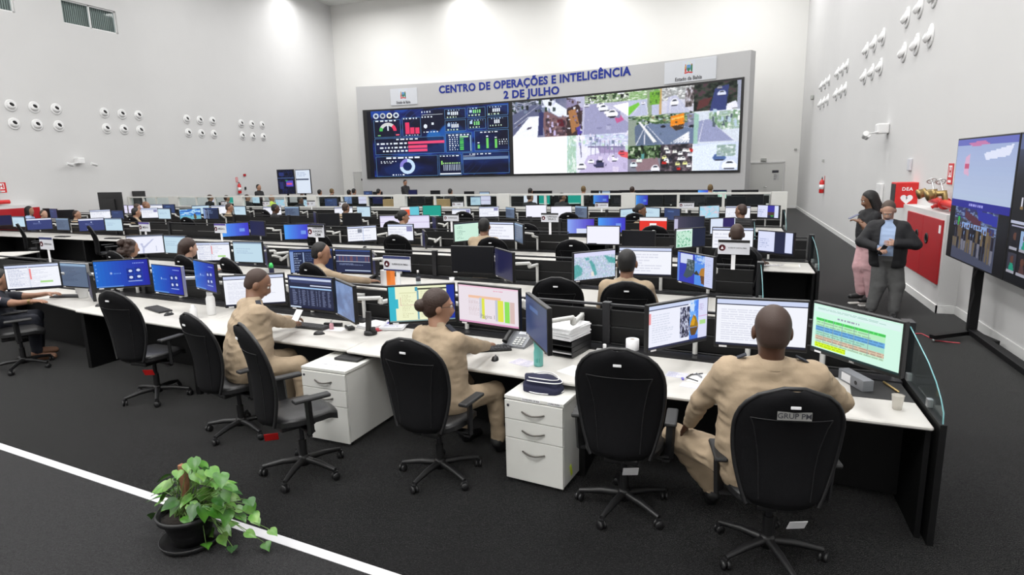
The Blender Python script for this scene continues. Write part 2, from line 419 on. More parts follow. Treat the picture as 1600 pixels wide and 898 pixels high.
def band(x0, x1, z0, z1, o0, o1, m, mb, n=40):
    vs = []; fs = []
    for i in range(n+1):
        x = x0+(x1-x0)*i/n
        vs += [tuple(W(x, z0, o0)), tuple(W(x, z0, o1)), tuple(W(x, z1, o1)), tuple(W(x, z1, o0))]
    for i in range(n):
        a = i*4; c = a+4
        fs += [(a, c, c+1, a+1), (a+1, c+1, c+2, a+2), (a+2, c+2, c+3, a+3)]
    fs += [(0, 1, 2, 3), (n*4+3, n*4+2, n*4+1, n*4)]
    mb.add(vs, fs, m)
b = MB(); band(SX0, SX1, SZ0, SZ1, .0, .06, 'black_plastic', b)
vscr = tag(b.build('video_screen'), 'giant curved black-framed video screen mounted on the grey wall', 'video screen')
# left half: dashboard
cv = Cv(440, 210, (.02, .04, .12))
navy, cy = (.03, .05, .16), (.35, .55, .75)
cv.noise(0, 0, 1, 1, [(.02, .04, .16), (.03, .07, .26), (.05, .13, .42), (.09, .26, .62)], 4, 3); cv.ell(.60, .45, .10, .22, (.10, .34, .66)); cv.ell(.47, .42, .05, .1, (.12, .40, .70)); cv.photo(.0, 12)
for r in (.30, .34, .27): cv.ell(.52, .52, r, r*1.9, (.10, .22, .48), .985)
def pan(x0, y0, x1, y1, f=True):
    if f:
        X0, X1, Y0_, Y1 = int(x0*cv.w), int(x1*cv.w), int(y0*cv.h), int(y1*cv.h); cv.a[Y0_:Y1, X0:X1] = cv.a[Y0_:Y1, X0:X1]*.45+np.array(navy)*.5
    for a in ((x0, y0, x1, y0+.003), (x0, y1-.003, x1, y1), (x0, y0, x0+.001, y1), (x1-.001, y0, x1, y1)): cv.rect(*a, cy)
wh = (.92, .95, 1.)
# coordinates: fractions of the 575..805 by 165..275 field
for k, c in enumerate(((.8, .85, .9), (.75, .78, .8), (.95, .95, .9), (.85, .9, .95))):
    cv.ell(.065+.048*k, .075, .020, .042, c); cv.ell(.065+.048*k, .075, .011, .022, (.15, .2, .35))
pan(.045, .14, .235, .40); pan(.25, .12, .38, .40); pan(.045, .415, .545, .66, True); pan(.045, .69, .49, 1.0)
pan(.555, .03, .70, .17); pan(.555, .19, .70, .35); pan(.715, .03, .84, .17); pan(.715, .19, .84, .33); pan(.855, .02, .995, .16); pan(.855, .18, .995, .34)
pan(.555, .38, .74, .66); pan(.76, .36, .995, .65); pan(.50, .69, .66, 1.0); pan(.67, .67, .995, .98)
cv.lines(.06, .135, .23, .165, 1, wh, 1, .7)
cv.ell(.145, .305, .062, .125, (.85, .85, .85), .62, 0, 180); cv.ell(.145, .305, .062, .125, (.30, .75, .35), .62, 150, 180); cv.ell(.145, .305, .062, .125, (.92, .22, .38), .62, 0, 48)
cv.rect(.14, .22, .15, .30, wh); cv.rect(.07, .36, .09, .375, (.5, .8, .5)); cv.rect(.20, .355, .225, .375, (.95, .4, .5))
cv.lines(.26, .12, .375, .145, 1, wh, 1, .7)
for x, y in ((.27, .19), (.305, .265), (.34, .27)): cv.rect(x, y, x+.03, .36, (.92, .22, .40))
cv.lines(.27, .37, .37, .39, 1, wh, 1, .6)
cv.lines(.39, .035, .48, .06, 1, wh, 1, .8); cv.rect(.39, .09, .54, .092, wh); cv.lines(.39, .11, .47, .14, 1, wh, 1, .6)
cv.rect(.46, .21, .475, .245, wh); cv.ell(.415, .26, .013, .03, wh); cv.lines(.40, .33, .535, .36, 1, wh, 1, .6)
for x, y, w_ in ((.60, .07, .05), (.60, .25, .06), (.755, .06, .055), (.76, .23, .04), (.89, .06, .06), (.90, .22, .035)):
    for k in range(4 if w_ > .045 else 3): cv.rect(x+k*.014, y, x+k*.014+.009, y+.05, wh if x < .7 or x > .85 else (.55, .9, .55))
    cv.lines(x-.03, y+.065, x+.075, y+.09, 1, (.8, .9, .8), 1, .7); cv.lines(x-.02, y-.03, x+.06, y-.01, 1, (.7, .8, .95), 1, .7)
for x, y in ((.575, .07), (.573, .24), (.73, .06), (.73, .22)): cv.rect(x, y, x+.018, y+.04, (.75, .85, .95))
cv.lines(.20, .425, .40, .45, 1, wh, 1, .7)
for k, (y, e) in enumerate(((.475, .545), (.535, .42), (.59, .42))):
    cv.rect(.285, y, e, y+.04, (.95, .30, .48)); cv.lines(.06+.02*k, y+.005, .28, y+.035, 1, wh, 1.2, .8)
cv.lines(.12, .70, .42, .73, 1, wh, 1, .7); cv.lines(.08, .76, .20, .80, 2, wh, 1, .5)
cv.ell(.27, .85, .055, .115, (.80, .90, 1.), .58); cv.ell(.27, .85, .055, .115, (.55, .52, .85), .58, 90, 185); cv.lines(.16, .965, .25, .985, 1, wh, 1, .8)
cv.lines(.575, .395, .72, .42, 1, wh, 1, .7)
for k in range(7):
    y = .43+k*.03; cv.lines(.58, y, .645, y+.02, 1, wh, 1.2, .8); cv.rect(.655, y, .67+(.045 if k == 0 else .012), y+.018, (.35, .85, .35) if k else (.7, .9, .7))
cv.rect(.728, .42, .735, .65, (.6, .75, .9))
cv.lines(.80, .375, .95, .395, 1, wh, 1, .7)
for x, y in ((.78, .56), (.84, .47), (.90, .49)): cv.rect(x, y, x+.016, .62, (.45, .85, .40)); cv.rect(x, y-.03, x+.014, y-.015, wh)
cv.lines(.93, .49, .985, .58, 3, wh, 1, .5)
cv.lines(.51, .70, .65, .72, 1, wh, 1, .7); cv.rect(.515, .78, .525, .84, (.6, .9, .45))
for k in range(10): cv.rect(.53+.0125*k, .81, .537+.0125*k, .83, (.7, .9, .6)); cv.rect(.532+.0125*k, .84, .537+.0125*k, .93, (.75, .8, .9))
cv.rect(.505, .965, .655, .985, wh); cv.lines(.72, .685, .88, .705, 1, wh, 1, .7); cv.rect(.675, .74, .99, .775, (.45, .55, .70)); cv.rect(.675, .72, .76, .725, wh)
bl = (.02, .03, .08)
cv.rect(0, 0, .03, 1, bl)
scrL = (SX0+.25, SX0+.25+(-11.55+.35-SX0-.25))
def lw(x0, x1, z0, z1): return lambda u, v: tuple(W(x0+(x1-x0)*u, z0+(z1-z0)*v, .065))
o = canvas_mesh('screen', cv, lw(-20.75, -11.78, 1.96, 5.77), parent=vscr, seg=14); o['label'] = 'dark blue data dashboard with charts and counters'
# right half: the camera pictures
random.seed(3)
S = Cv(420, 160, (1, 1, 1)); S.soft = True
def tile(x0, y0, x1, y1):
    def f(u, v): return (x0+(x1-x0)*u, y0+(y1-y0)*v)
    return f
def P(f, pts, c): S.poly([f(*p) for p in pts], c)
def carp(f, u, v, s, c, fl=False):
    P(f, [(u-s, v), (u-s*.8, v-s*.7), (u-s*.3, v-s*1.2), (u+s*.4, v-s*1.2), (u+s*.8, v-s*.6), (u+s, v), (u+s*.8, v+s*.5), (u-s*.8, v+s*.5)], c)
    P(f, [(u-s*.5, v-s*.6), (u-s*.2, v-s*1.0), (u+s*.3, v-s*1.0), (u+s*.5, v-s*.6)], (.12, .14, .2))
    P(f, [(u-s*.7, v+s*.4), (u+s*.7, v+s*.4), (u+s*.6, v+s*.7), (u-s*.6, v+s*.7)], (.15, .15, .2))
def speck(f, n, u0, v0, u1, v1, cols, s=.035):
    for _ in range(n):
        u, v = random.uniform(u0, u1), random.uniform(v0, v1); a, b = random.uniform(.3, 1)*s, random.uniform(.3, 1.4)*s*1.6
        P(f, [(u-a, v-b), (u+a, v-b*.7), (u+a*.8, v+b), (u-a, v+b*.8)], random.choice(cols))
def nz(f, a, b, c, d, cols, n=8): p = f(a, b); q = f(c, d); S.noise(p[0], p[1], q[0], q[1], cols, n)
G = [(.08, .12, .10), (.16, .22, .16), (.3, .36, .34), (.75, .8, .85)]
# top left street
f = tile(0, 0, .275, .50)
nz(f, 0, 0, 1, 1, [(.35, .38, .5), (.42, .44, .55), (.5, .5, .6)], 5)
nz(f, 0, 0, .8, .45, [(.1, .12, .16), (.35, .38, .45), (.75, .75, .82), (.2, .24, .35)], 12)
P(f, [(.0, .35), (.4, .1), (.55, .15), (.5, .55), (.3, 1), (0, 1)], (.36, .38, .5))
P(f, [(.0, .95), (.32, .42), (.5, .42), (.46, 1), (0, 1)], (.93, .94, .97))
P(f, [(.55, 0), (.72, .0), (1, .30), (1, .48), (.85, .48), (.62, .25)], (.90, .92, .96)); P(f, [(.6, .25), (.85, .5), (1, .5), (1, 1), (.6, 1), (.55, .5)], (.48, .36, .38))
nz(f, .62, .5, 1, .98, [(.55, .42, .42), (.4, .3, .33), (.2, .16, .2)], 8)
for u, v in ((.68, .75), (.72, .6), (.76, .82)): P(f, [(u, v), (u+.03, v), (u+.04, v+.15), (u-.01, v+.15)], (.75, .7, .85))
P(f, [(.82, .55), (.93, .55), (.95, .75), (.84, .72)], (.35, .1, .15)); P(f, [(.50, .2), (.58, .35), (.56, .95), (.47, .95)], (.18, .2, .38))
speck(f, 26, 0, 0, .8, .30, [(.1, .12, .14), (.25, .3, .3), (.8, .82, .9), (.45, .5, .6), (.12, .2, .14)]); speck(f, 26, .6, .45, 1, .98, [(.3, .22, .25), (.6, .5, .5), (.15, .12, .15), (.7, .65, .75)], .02)
P(f, [(.10, .62), (.16, .60), (.14, .66), (.09, .68)], (.25, .22, .3)); P(f, [(.28, .72), (.36, .70), (.34, .76), (.26, .78)], (.3, .28, .36))
# second: street with white cars
f = tile(.275, 0, .56, .50)
S.rect(.275, 0, .56, .5, (.72, .72, .82)); nz(f, .3, 0, 1, .22, [(.95, .95, .95), (.25, .35, .2), (.7, .8, .6), (.9, .9, .95)], 10)
P(f, [(0, 0), (.12, .05), (.26, .35), (.24, 1), (0, 1)], (.22, .16, .16)); P(f, [(.02, .35), (.14, .28), (.22, .8), (.08, .95)], (.65, .45, .28)); P(f, [(0, .05), (.14, .05), (.18, .18), (0, .3)], (.55, .52, .65))
P(f, [(.3, .25), (.55, .2), (1, .75), (1, 1), (.28, 1)], (.60, .60, .74)); P(f, [(.75, .3), (1, .25), (1, .6)], (.97, .97, 1))
for i, (u, v) in enumerate(((.56, .28), (.62, .38), (.68, .47), (.75, .56))): carp(f, u, v, .07, (.95, .95, .97) if i % 2 == 0 else (.7, .7, .78))
P(f, [(.78, .6), (.88, .55), (.93, .68), (.82, .75)], (.75, .35, .55)); P(f, [(.15, .8), (.22, .75), (.26, .95), (.18, 1)], (.3, .25, .6)); carp(f, .33, .25, .05, (.85, .85, .9))
speck(f, 30, .3, 0, 1, .14, [(.2, .3, .18), (.9, .92, .9), (.55, .6, .5), (.1, .12, .1)], .03); speck(f, 30, 0, .05, .26, .9, [(.15, .1, .12), (.5, .45, .6), (.85, .85, .9), (.3, .22, .22)], .025); speck(f, 4, .5, .3, .95, .95, [(.52, .52, .66), (.68, .68, .8)], .05)
# blank white area at lower left
S.rect(0, .50, .275, 1, (.99, .99, 1.))
# lower second: over-exposed street
f = tile(.275, .50, .56, 1.)
S.rect(.275, .5, .56, 1, (.90, .90, .97)); nz(f, 0, 0, .16, 1, [(.95, .97, .97), (.6, .75, .65), (.8, .88, .9)], 8); nz(f, .3, 0, 1, .3, [(.95, .95, 1), (.7, .72, .85), (.85, .92, .95)], 9)
P(f, [(.35, .55), (1, .35), (1, 1), (.2, 1)], (.76, .72, .86)); P(f, [(.5, .3), (.95, .35), (.95, .5), (.55, .5)], (.62, .56, .72))
carp(f, .55, .8, .11, (.22, .22, .36)); carp(f, .76, .66, .09, (.95, .95, 1)); carp(f, .24, .85, .09, (.93, .93, .95)); P(f, [(.86, .45), (1, .5), (1, .65), (.88, .6)], (.88, .35, .38)); P(f, [(.2, .0), (.22, 0), (.25, .6), (.23, .6)], (.5, .5, .6))
speck(f, 36, .2, .0, 1, .4, [(.95, .95, 1), (.62, .62, .78), (.45, .5, .6), (.75, .85, .8), (.85, .82, .9)], .03); speck(f, 8, .3, .55, 1, .98, [(.7, .66, .8), (.84, .8, .9)], .05)
# right block
f = tile(.56, 0, .70, .31)
S.rect(.56, 0, .70, .31, (.72, .74, .84)); nz(f, 0, 0, 1, .35, [(.9, .92, .88), (.4, .6, .3), (.75, .8, .7)], 8); P(f, [(0, .6), (.3, .45), (.35, .55), (0, .95)], (.45, .75, .25)); P(f, [(.55, 0), (.7, 0), (.72, 1), (.6, 1)], (.55, .62, .5)); nz(f, .65, .1, .95, .6, [(.35, .6, .15), (.5, .72, .25), (.2, .35, .15)], 6); carp(f, .45, .5, .06, (.95, .95, 1))
P(f, [(.95, 0), (1, 0), (1, 1), (.93, 1)], (.75, .62, .4))
f = tile(.70, 0, .83, .31); S.rect(.70, 0, .83, .31, (.80, .80, .86)); nz(f, 0, 0, 1, .5, [(.97, .97, .97), (.7, .72, .72), (.5, .5, .5), (.9, .9, .9)], 9); P(f, [(.2, .35), (.45, .3), (.9, 1), (.15, 1)], (.74, .75, .84)); carp(f, .4, .6, .14, (.93, .93, .95)); nz(f, .75, .1, 1, .8, [(.85, .85, .9), (.4, .35, .35), (.15, .15, .15)], 6)
f = tile(.83, 0, 1, .31); nz(f, 0, 0, 1, 1, [(.04, .06, .05), (.10, .14, .10), (.2, .25, .2), (.3, .2, .24)], 9); P(f, [(.45, .2), (.75, .1), (.7, 1), (.35, 1)], (.20, .24, .45)); carp(f, .6, .42, .10, (.85, .87, .95)); carp(f, .55, .2, .06, (.6, .6, .65)); P(f, [(.72, .8), (.9, .7), (1, .95), (.7, 1)], (.9, .9, .95)); P(f, [(.92, 0), (1, 0), (1, 1), (.94, 1)], (.6, .62, .7)); P(f, [(.1, .6), (.4, .5), (.3, .8), (.05, .95)], (.35, .18, .18))
f = tile(.56, .31, .83, .68); S.rect(.56, .31, .83, .68, (.40, .46, .58)); nz(f, 0, 0, 1, .3, [(.9, .92, .85), (.35, .5, .25), (.15, .25, .15), (.8, .85, .9)], 10)
P(f, [(0, .1), (.13, .1), (.12, 1), (0, 1)], (.55, .60, .55)); P(f, [(.1, .35), (.2, .2), (.55, .9), (.4, .95), (.12, .95)], (.36, .42, .52)); P(f, [(.16, .2), (.2, .2), (.46, .88), (.40, .9)], (.92, .92, .92)); P(f, [(.3, .2), (.8, .55), (1, .95), (.5, .95)], (.42, .48, .60))
P(f, [(.66, .08), (.86, .0), (.87, .3), (.84, .5), (.74, .52), (.66, .4)], (.90, .52, .08)); P(f, [(.68, .4), (.85, .35), (.85, .5), (.74, .55)], (.25, .18, .12)); P(f, [(.68, .15), (.86, .08), (.86, .14), (.68, .21)], (.98, .75, .35))
for k in range(6): P(f, [(.66+.05*k, .95), (.69+.05*k, .95), (.95, .62+.04*k), (.93, .60+.04*k)], (.93, .93, .95))
P(f, [(.9, .05), (1, 0), (1, .4), (.92, .45)], (.5, .5, .6)); carp(f, .55, .4, .04, (.1, .1, .15)); carp(f, .98, .45, .05, (.12, .14, .2))
speck(f, 34, .2, 0, 1, .28, [(.9, .92, .88), (.25, .38, .2), (.12, .16, .12), (.7, .72, .8), (.5, .45, .35)], .022); speck(f, 5, .3, .45, .7, .9, [(.34, .4, .5), (.44, .5, .6)], .04)
f = tile(.83, .31, 1, .68); S.rect(.83, .31, 1, .68, (.82, .85, .9)); nz(f, .35, .05, 1, .6, [(.92, .94, .95), (.5, .62, .5), (.75, .8, .85)], 8); P(f, [(.1, .3), (.35, .25), (.9, .95), (.05, .95)], (.58, .60, .74)); P(f, [(.0, 0), (.12, .1), (.1, 1), (0, 1)], (.6, .75, .7))
speck(f, 26, .4, .03, 1, .5, [(.95, .96, .98), (.45, .58, .45), (.7, .78, .85), (.3, .35, .4)], .05)
f = tile(.56, .68, .70, 1.); S.rect(.56, .68, .70, 1, (.50, .50, .56)); nz(f, 0, 0, 1, .5, [(.08, .14, .08), (.18, .28, .15), (.5, .6, .45)], 8); P(f, [(.1, .55), (.9, .45), (1, .9), (.3, 1)], (.55, .45, .48)); carp(f, .18, .75, .12, (.88, .92, .95)); carp(f, .35, .58, .10, (.9, .93, .9)); carp(f, .85, .92, .14, (.92, .92, .95)); P(f, [(.4, .3), (.5, .28), (.5, .5), (.42, .52)], (.35, .6, .6))
speck(f, 40, 0, 0, 1, .45, [(.05, .1, .05), (.3, .4, .25), (.7, .75, .65)], .05)
f = tile(.70, .68, .83, 1.); nz(f, 0, 0, 1, 1, [(.10, .10, .12), (.25, .22, .25), (.5, .45, .48)], 12)
for k in range(22):
    u, v = random.uniform(.06, .94), random.uniform(.15, .95); carp(f, u, v, .08, random.choice([(.93, .93, .9), (.85, .85, .88), (.9, .9, .6), (.75, .15, .12), (.2, .2, .25), (.95, .95, .95)]))
f = tile(.83, .68, 1, 1.); S.rect(.83, .68, 1, 1, (.80, .84, .93)); P(f, [(0, .1), (.7, .0), (.6, 1), (.0, 1)], (.86, .90, .97)); carp(f, .6, .55, .15, (.3, .4, .6)); carp(f, .82, .85, .17, (.93, .95, 1)); nz(f, .55, .1, .95, .5, [(.9, .93, .95), (.5, .6, .55), (.7, .75, .8)], 6)
for f_, ls in ((tile(.275, 0, .56, .5), (((.3, .62), (1, .60)), ((.55, .22), (.98, .55)))), (tile(.56, .31, .83, .68), (((.12, .95), (.30, .20)), ((.25, .95), (.27, .2)), ((.55, .95), (.24, .2)), ((.98, .5), (.6, .3)))), (tile(0, 0, .275, .5), (((.02, .6), (.5, .12)), ((.3, .42), (.02, .72)))), (tile(.83, .31, 1, .68), (((.12, .95), (.22, .3)), ((.9, .95), (.33, .28)))), (tile(.56, 0, .70, .31), (((.1, .95), (.42, .4)), ((.6, .95), (.5, .4)))), (tile(.70, 0, .83, .31), (((.25, .95), (.28, .35)), ((.7, .9), (.42, .35))))):
    for (a_, b_), (c_, d_) in ls: P(f_, [(a_, b_), (a_+.018, b_), (c_+.008, d_), (c_, d_)], (.88, .88, .92))
f_ = tile(.275, .5, .56, 1)
for k in range(7): P(f_, [(.40+.075*k, .18), (.408+.075*k, .18), (.408+.075*k, .55), (.40+.075*k, .55)], (.48, .46, .60))
P(f_, [(.35, .30), (.95, .34), (.95, .38), (.35, .34)], (.50, .48, .62)); carp(f_, .40, .72, .06, (.95, .95, .98)); carp(f_, .90, .52, .06, (.85, .3, .35))
f_ = tile(.275, 0, .56, .5); carp(f_, .60, .36, .085, (.92, .93, .97)); carp(f_, .74, .52, .10, (.96, .96, .98)); carp(f_, .42, .18, .035, (.9, .9, .95))
S.photo(.04, 1)
o = canvas_mesh('screen', S, lw(-11.55, .10, 1.96, 5.77), parent=vscr, seg=14, gain=1.15); o['label'] = 'bright grid of street camera pictures'
# blue lettering
def wall_text(txt, cx, cz, size, m='letter_blue', par=None, name='lettering', rise=0., bold=.02):
    mb = text_mesh(txt, size, m, .03, bold, 1.02)
    mb.v = [tuple(W(cx+v[0], cz+v[1]+rise*v[0], .035+v[2])) for v in mb.v]; return mb.build(name, par)
t = thing('wall_lettering', 'raised blue capital letters centred above the giant screen', 'lettering', (-9.5, wy(-9.5), 6))
t.location = (0, 0, 0)
a_ = atrow  # keep the helper short
def wallpt(px, py):
    Y = 31.
    for _ in range(10): p = atY(px, py, Y); Y = wy(p.x)
    return atY(px, py, Y)
e0, e1 = wallpt(686, 141), wallpt(986, 111); m0 = wallpt(836, 127)
def fit_text(txt, x0, x1, z, name, cap):
    mb = text_mesh(txt, 1.0, 'letter_blue', .008, .034, 1.08)
    xs_ = [v[0] for v in mb.v]; zs = sorted(v[1] for v in mb.v); s = (x1-x0)/(max(xs_)-min(xs_)); mx_ = (max(xs_)+min(xs_))/2
    hh_ = text_mesh('H', 1.0, 'letter_blue', .001, .034); hz_ = [v[1] for v in hh_.v]; sz = cap/(max(hz_)-min(hz_)); yo = (max(hz_)+min(hz_))/2
    mb.v = [tuple(W((x0+x1)/2+(v[0]-mx_)*s, z+(v[1]-yo)*sz, .015+v[2]))+(v[0],) for v in mb.v]
    # one part per word: split the line where the gaps are wide
    iv = sorted((min(mb.v[i][3] for i in f), max(mb.v[i][3] for i in f), k) for k, f in enumerate(mb.f)); words_ = [[]]; end = iv[0][1]
    for a_, b_, k in iv:
        if a_-end > .16: words_.append([])
        words_[-1].append(k); end = max(end, b_)
    for ks in words_:
        w_ = MB(); ids = sorted({i for k in ks for i in mb.f[k]}); mp = {i: j for j, i in enumerate(ids)}
        w_.add([mb.v[i][:3] for i in ids], [tuple(mp[i] for i in mb.f[k]) for k in ks], 'letter_blue'); w_.build(name, t)
fit_text('CENTRO DE OPERAÇÕES E INTELIGÊNCIA', e0.x, e1.x, m0.z, 'title_word', .42)
g0, g1 = wallpt(787, 147), wallpt(874, 142); fit_text('2 DE JULHO', g0.x, g1.x, (g0.z+g1.z)/2, 'title_word', .41)
# the two coat of arms boards
def crest_board(pts, label, grp=None):
    a, b_, c_, d = [wallpt(*p) for p in pts]   # TL TR BR BL
    x0, x1 = (a.x+d.x)/2, (b_.x+c_.x)/2; z1, z0 = (a.z+b_.z)/2, (c_.z+d.z)/2
    mb = MB(); band(x0, x1, z0, z1, .0, .04, 'sign_board', mb, 6); s_ = tag(mb.build('sign_board'), label, 'sign')
    cv = Cv(48, 54, (.80, .82, .86)); grn, rd, bu, go = (.2, .45, .3), (.75, .25, .25), (.35, .55, .75), (.75, .6, .35)
    cv.ell(.5, .17, .14, .13, (.85, .86, .72)); cv.ell(.5, .17, .09, .09, (.75, .82, .9)); cv.poly([(.36, .28), (.64, .28), (.68, .6), (.5, .78), (.32, .6)], bu); cv.poly([(.38, .5), (.62, .5), (.6, .68), (.5, .76), (.4, .68)], grn)
    cv.poly([(.2, .35), (.32, .28), (.34, .72), (.18, .8)], go); cv.ell(.25, .28, .05, .05, (.7, .45, .35)); cv.poly([(.66, .30), (.8, .22), (.82, .8), (.68, .75)], grn); cv.ell(.74, .28, .05, .05, (.6, .4, .3)); cv.poly([(.15, .8), (.5, .74), (.85, .8), (.8, .9), (.5, .84), (.2, .9)], rd)
    cv.poly([(.22, .55), (.33, .5), (.33, .75), (.2, .76)], rd)
    cx = (x0+x1)/2-.02*(x1-x0); hh = (z1-z0); s2 = hh*.66
    canvas_mesh('crest', cv, lambda u, v: tuple(W(cx+(u-.5)*s2*.9, z0+hh*.30+v*s2, .043)), 'print', s_)
    tm = text_mesh('Estado da Bahia', 1., 'dark_ink', .004, .01); xs_ = [v[0] for v in tm.v]; k = (x1-x0)*.52/(max(xs_)-min(xs_)); 
    tm.v = [tuple(W(cx+v[0]*k, z0+hh*.15+v[1]*hh*.24, .046+v[2])) for v in tm.v]; tm.build('caption', s_)
crest_board([(610, 139.5), (652, 136.5), (652, 162.5), (611, 165)], 'smaller white coat of arms board, left above the dashboard')
crest_board([(1039, 97.5), (1119, 88.5), (1120, 123.5), (1038.5, 131)], 'larger white board with the state coat of arms, right above the camera pictures')
# ------------------------------------------------------------------ ball nozzles on the side walls
def nozzle(label, grp):
    t = thing('air_nozzle', label, 'air nozzle', group=grp)
    MB().lathe([(.0, 0), (.235, 0), (.235, .02), (.20, .035), (.17, .03)], 'white_plastic', n=24).build('flange', t)
    b = MB(); prof = []
    for k in range(9):
        a = k/8*1.15+.42; prof.append((.165*math.sin(PI-a)if False else .165*math.sin(a+.0), .165*math.cos(a)))
    prof = [(.16*math.cos(e), .16*math.sin(e)+.02) for e in [i*.14 for i in range(7)]]+[(.092, .145), (.088, .10), (.084, .04)]
    b.lathe(prof, 'white_plastic', n=24, M3=Matrix.Rotation(-.45, 3, 'X')@Matrix.Diagonal((1, 1, .78))); b.build('jet_ball', t)
    MB().lathe([(.0, .075), (.0905, .08)], 'soft_black', n=20, M3=Matrix.Rotation(-.45, 3, 'X')).build('throat_shade', t)  # black disc in the mouth, shade of the hole put into its colour
    return t
noz0 = None; NG = ['nearest camera', 'second from camera', 'third from camera', 'farthest from camera']
CN = ['nearest column', 'middle column', 'far column']
for side in (0, 1):
    groups = [[14.56, 15.31, 16.06], [17.9, 18.64, 19.38], [21.79, 22.52, 23.26], [25.07, 25.79, 26.53]] if side == 0 else None
    if side == 1:
        px = [[(1414, 72), (1433.8, 59), (1455.8, 43)], [(1352, 114), (1364, 106), (1377, 98)], [(1307.5, 143.5), (1314.8, 139), (1322, 133.8)], [(1282.5, 160.5), (1288, 157.5), (1294, 153.8)]]
        groups = [[onR(*p).y for p in g][::-1] for g in px]
    for gi, g in enumerate(groups):
        for zi, z in enumerate((4.2, 4.8) if side == 0 else (4.40, 5.06)):
            for k, y in enumerate(g):
                lab = 'white ball nozzle, %s row, %s, %s wall, group %s' % ('lower' if zi == 0 else 'upper', CN[k], 'left' if side == 0 else 'right', NG[gi])
                if noz0 is None: n = noz0 = nozzle(lab, None)
                else: n = copy_tree(noz0); n['label'] = lab
                n['group'] = 'ball nozzles on the left wall' if side == 0 else 'ball nozzles on the right wall'
                n.location = (XL if side == 0 else XR(y), y, z)
                n.matrix_world = Matrix.Translation(n.location)@Matrix.Scale(.86, 4)@(Matrix(((0, 0, 1), (1, 0, 0), (0, 1, 0))) if side == 0 else Matrix(((0, 0, -1), (-1, 0, 0), (0, 1, 0)))).to_4x4()
# ------------------------------------------------------------------ wall fittings
def onwall(side, p, dims, name, label, cat, m, bev=.01, off=0.):
    """a small fitting: dims = (out of wall, along wall, height)"""
    x = p.x + (dims[0]/2+off if side == 'L' else -dims[0]/2-off)
    if side == 'B': return tag(MB().box((p.x, p.y-dims[0]/2, p.z), (dims[1], dims[0], dims[2]), m, bev=bev).build(name), label, cat)
    return tag(MB().box((x, p.y, p.z), dims, m, bev=bev).build(name), label, cat)
def extinguisher(p, side, label):
    t = thing('fire_extinguisher', label, 'fire extinguisher', (p.x+(.09 if side == 'L' else -.09), p.y, p.z-.26))
    MB().lathe([(0, 0), (.07, 0), (.08, .02), (.08, .38), (.06, .44), (.025, .47), (.025, .50)], 'red_bright', n=18).build('cylinder', t)
    MB().lathe([(.0815, .14), (.0815, .30)], 'paper', n=18).build('paper_label', t)
    MB().box((0, 0, .52), (.035, .05, .05), 'soft_black').box((0, -.05, .56), (.02, .12, .015), 'soft_black').build('valve_handle', t)
    MB().tube([(0, .03, .5), (0, .09, .46), (0, .1, .3), (0, .095, .12)], .010, 'soft_black').build('hose', t)
extinguisher(onR(1288.3, 290), 'R', 'red fire extinguisher hanging on the right wall')
extinguisher(atX(372, 294, XL), 'L', 'red fire extinguisher hanging on the left wall')
def redsign(p, side, d, label, name='fire_sign'):
    s_ = onwall(side, p, (.008, d[0], d[1]), name, label, 'sign', 'red_bright', bev=0)
    x = p.x+(.0085 if side == 'L' else -.0085)
    MB().box((x, p.y, p.z+d[1]*.12), (.002, d[0]*.62, d[1]*.55), 'paper').box((x, p.y, p.z-d[1]*.36), (.002, d[0]*.62, d[1]*.12), 'paper').build('white_panel', s_)
    x += .0015 if side == 'L' else -.0015
    MB().box((x, p.y-d[0]*.16, p.z+d[1]*.12), (.002, d[0]*.12, d[1]*.42), 'red_bright').box((x, p.y+d[0]*.16, p.z+d[1]*.12), (.002, d[0]*.12, d[1]*.42), 'red_bright').box((x, p.y, p.z+d[1]*.12), (.002, d[0]*.3, d[1]*.09), 'red_bright').build('symbol', s_)
redsign(onR(1485.5, 271.5), 'R', (.24, .32), 'tall red and white hydrant sign above the red hose doors')
redsign(atX(2, 293, XL), 'L', (.3, .34), 'red and white hydrant sign at the far left edge')
redsign(atX(370, 281, XL), 'L', (.14, .26), 'small red sign above the left wall extinguisher')
redsign(onR(1288.5, 279), 'R', (.14, .2), 'small red sign just above the right wall extinguisher')
onwall('L', atX(381.5, 273.5, XL), (.06, .14, .12), 'fire_alarm', 'tiny dark red alarm box beside the left wall sign', 'alarm', 'red_paint')
onwall('L', atX(383, 294, XL), (.05, .09, .14), 'call_button', 'tiny dark box right of the left extinguisher', 'button', 'soft_black')
onwall('R', onR(1287.5, 251), (.06, .16, .1), 'wall_box', 'small grey box high over the right wall extinguisher', 'box', 'blind')
onwall('R', onR(1376, 304), (.06, .5, .5), 'switch_panel', 'pale flat panel on the right wall behind the woman', 'panel', 'white_plastic')
onwall('R', onR(1423, 257), (.04, .22, .22), 'thermostat', 'small pale thermostat on the wall above the defibrillator', 'thermostat', 'sign_board')
onwall('R', onR(1271.5, 152), (.12, .22, .2), 'motion_sensor', 'small grey sensor beside the farthest nozzle group', 'sensor', 'blind', bev=.04)
onwall('B', atY(1193, 249.5, YB), (.12, .26, .14), 'emergency_light', 'grey box lamp above the right back door', 'lamp', 'blind')
onwall('B', atY(571, 266, YB), (.08, .12, .1), 'door_sensor', 'tiny white box above the left back door', 'sensor', 'white_plastic')
onwall('B', atY(1243, 233, YB-.01), (.05, .12, .08), 'corner_sensor', 'tiny dark sensor near the right back corner', 'sensor', 'blind')
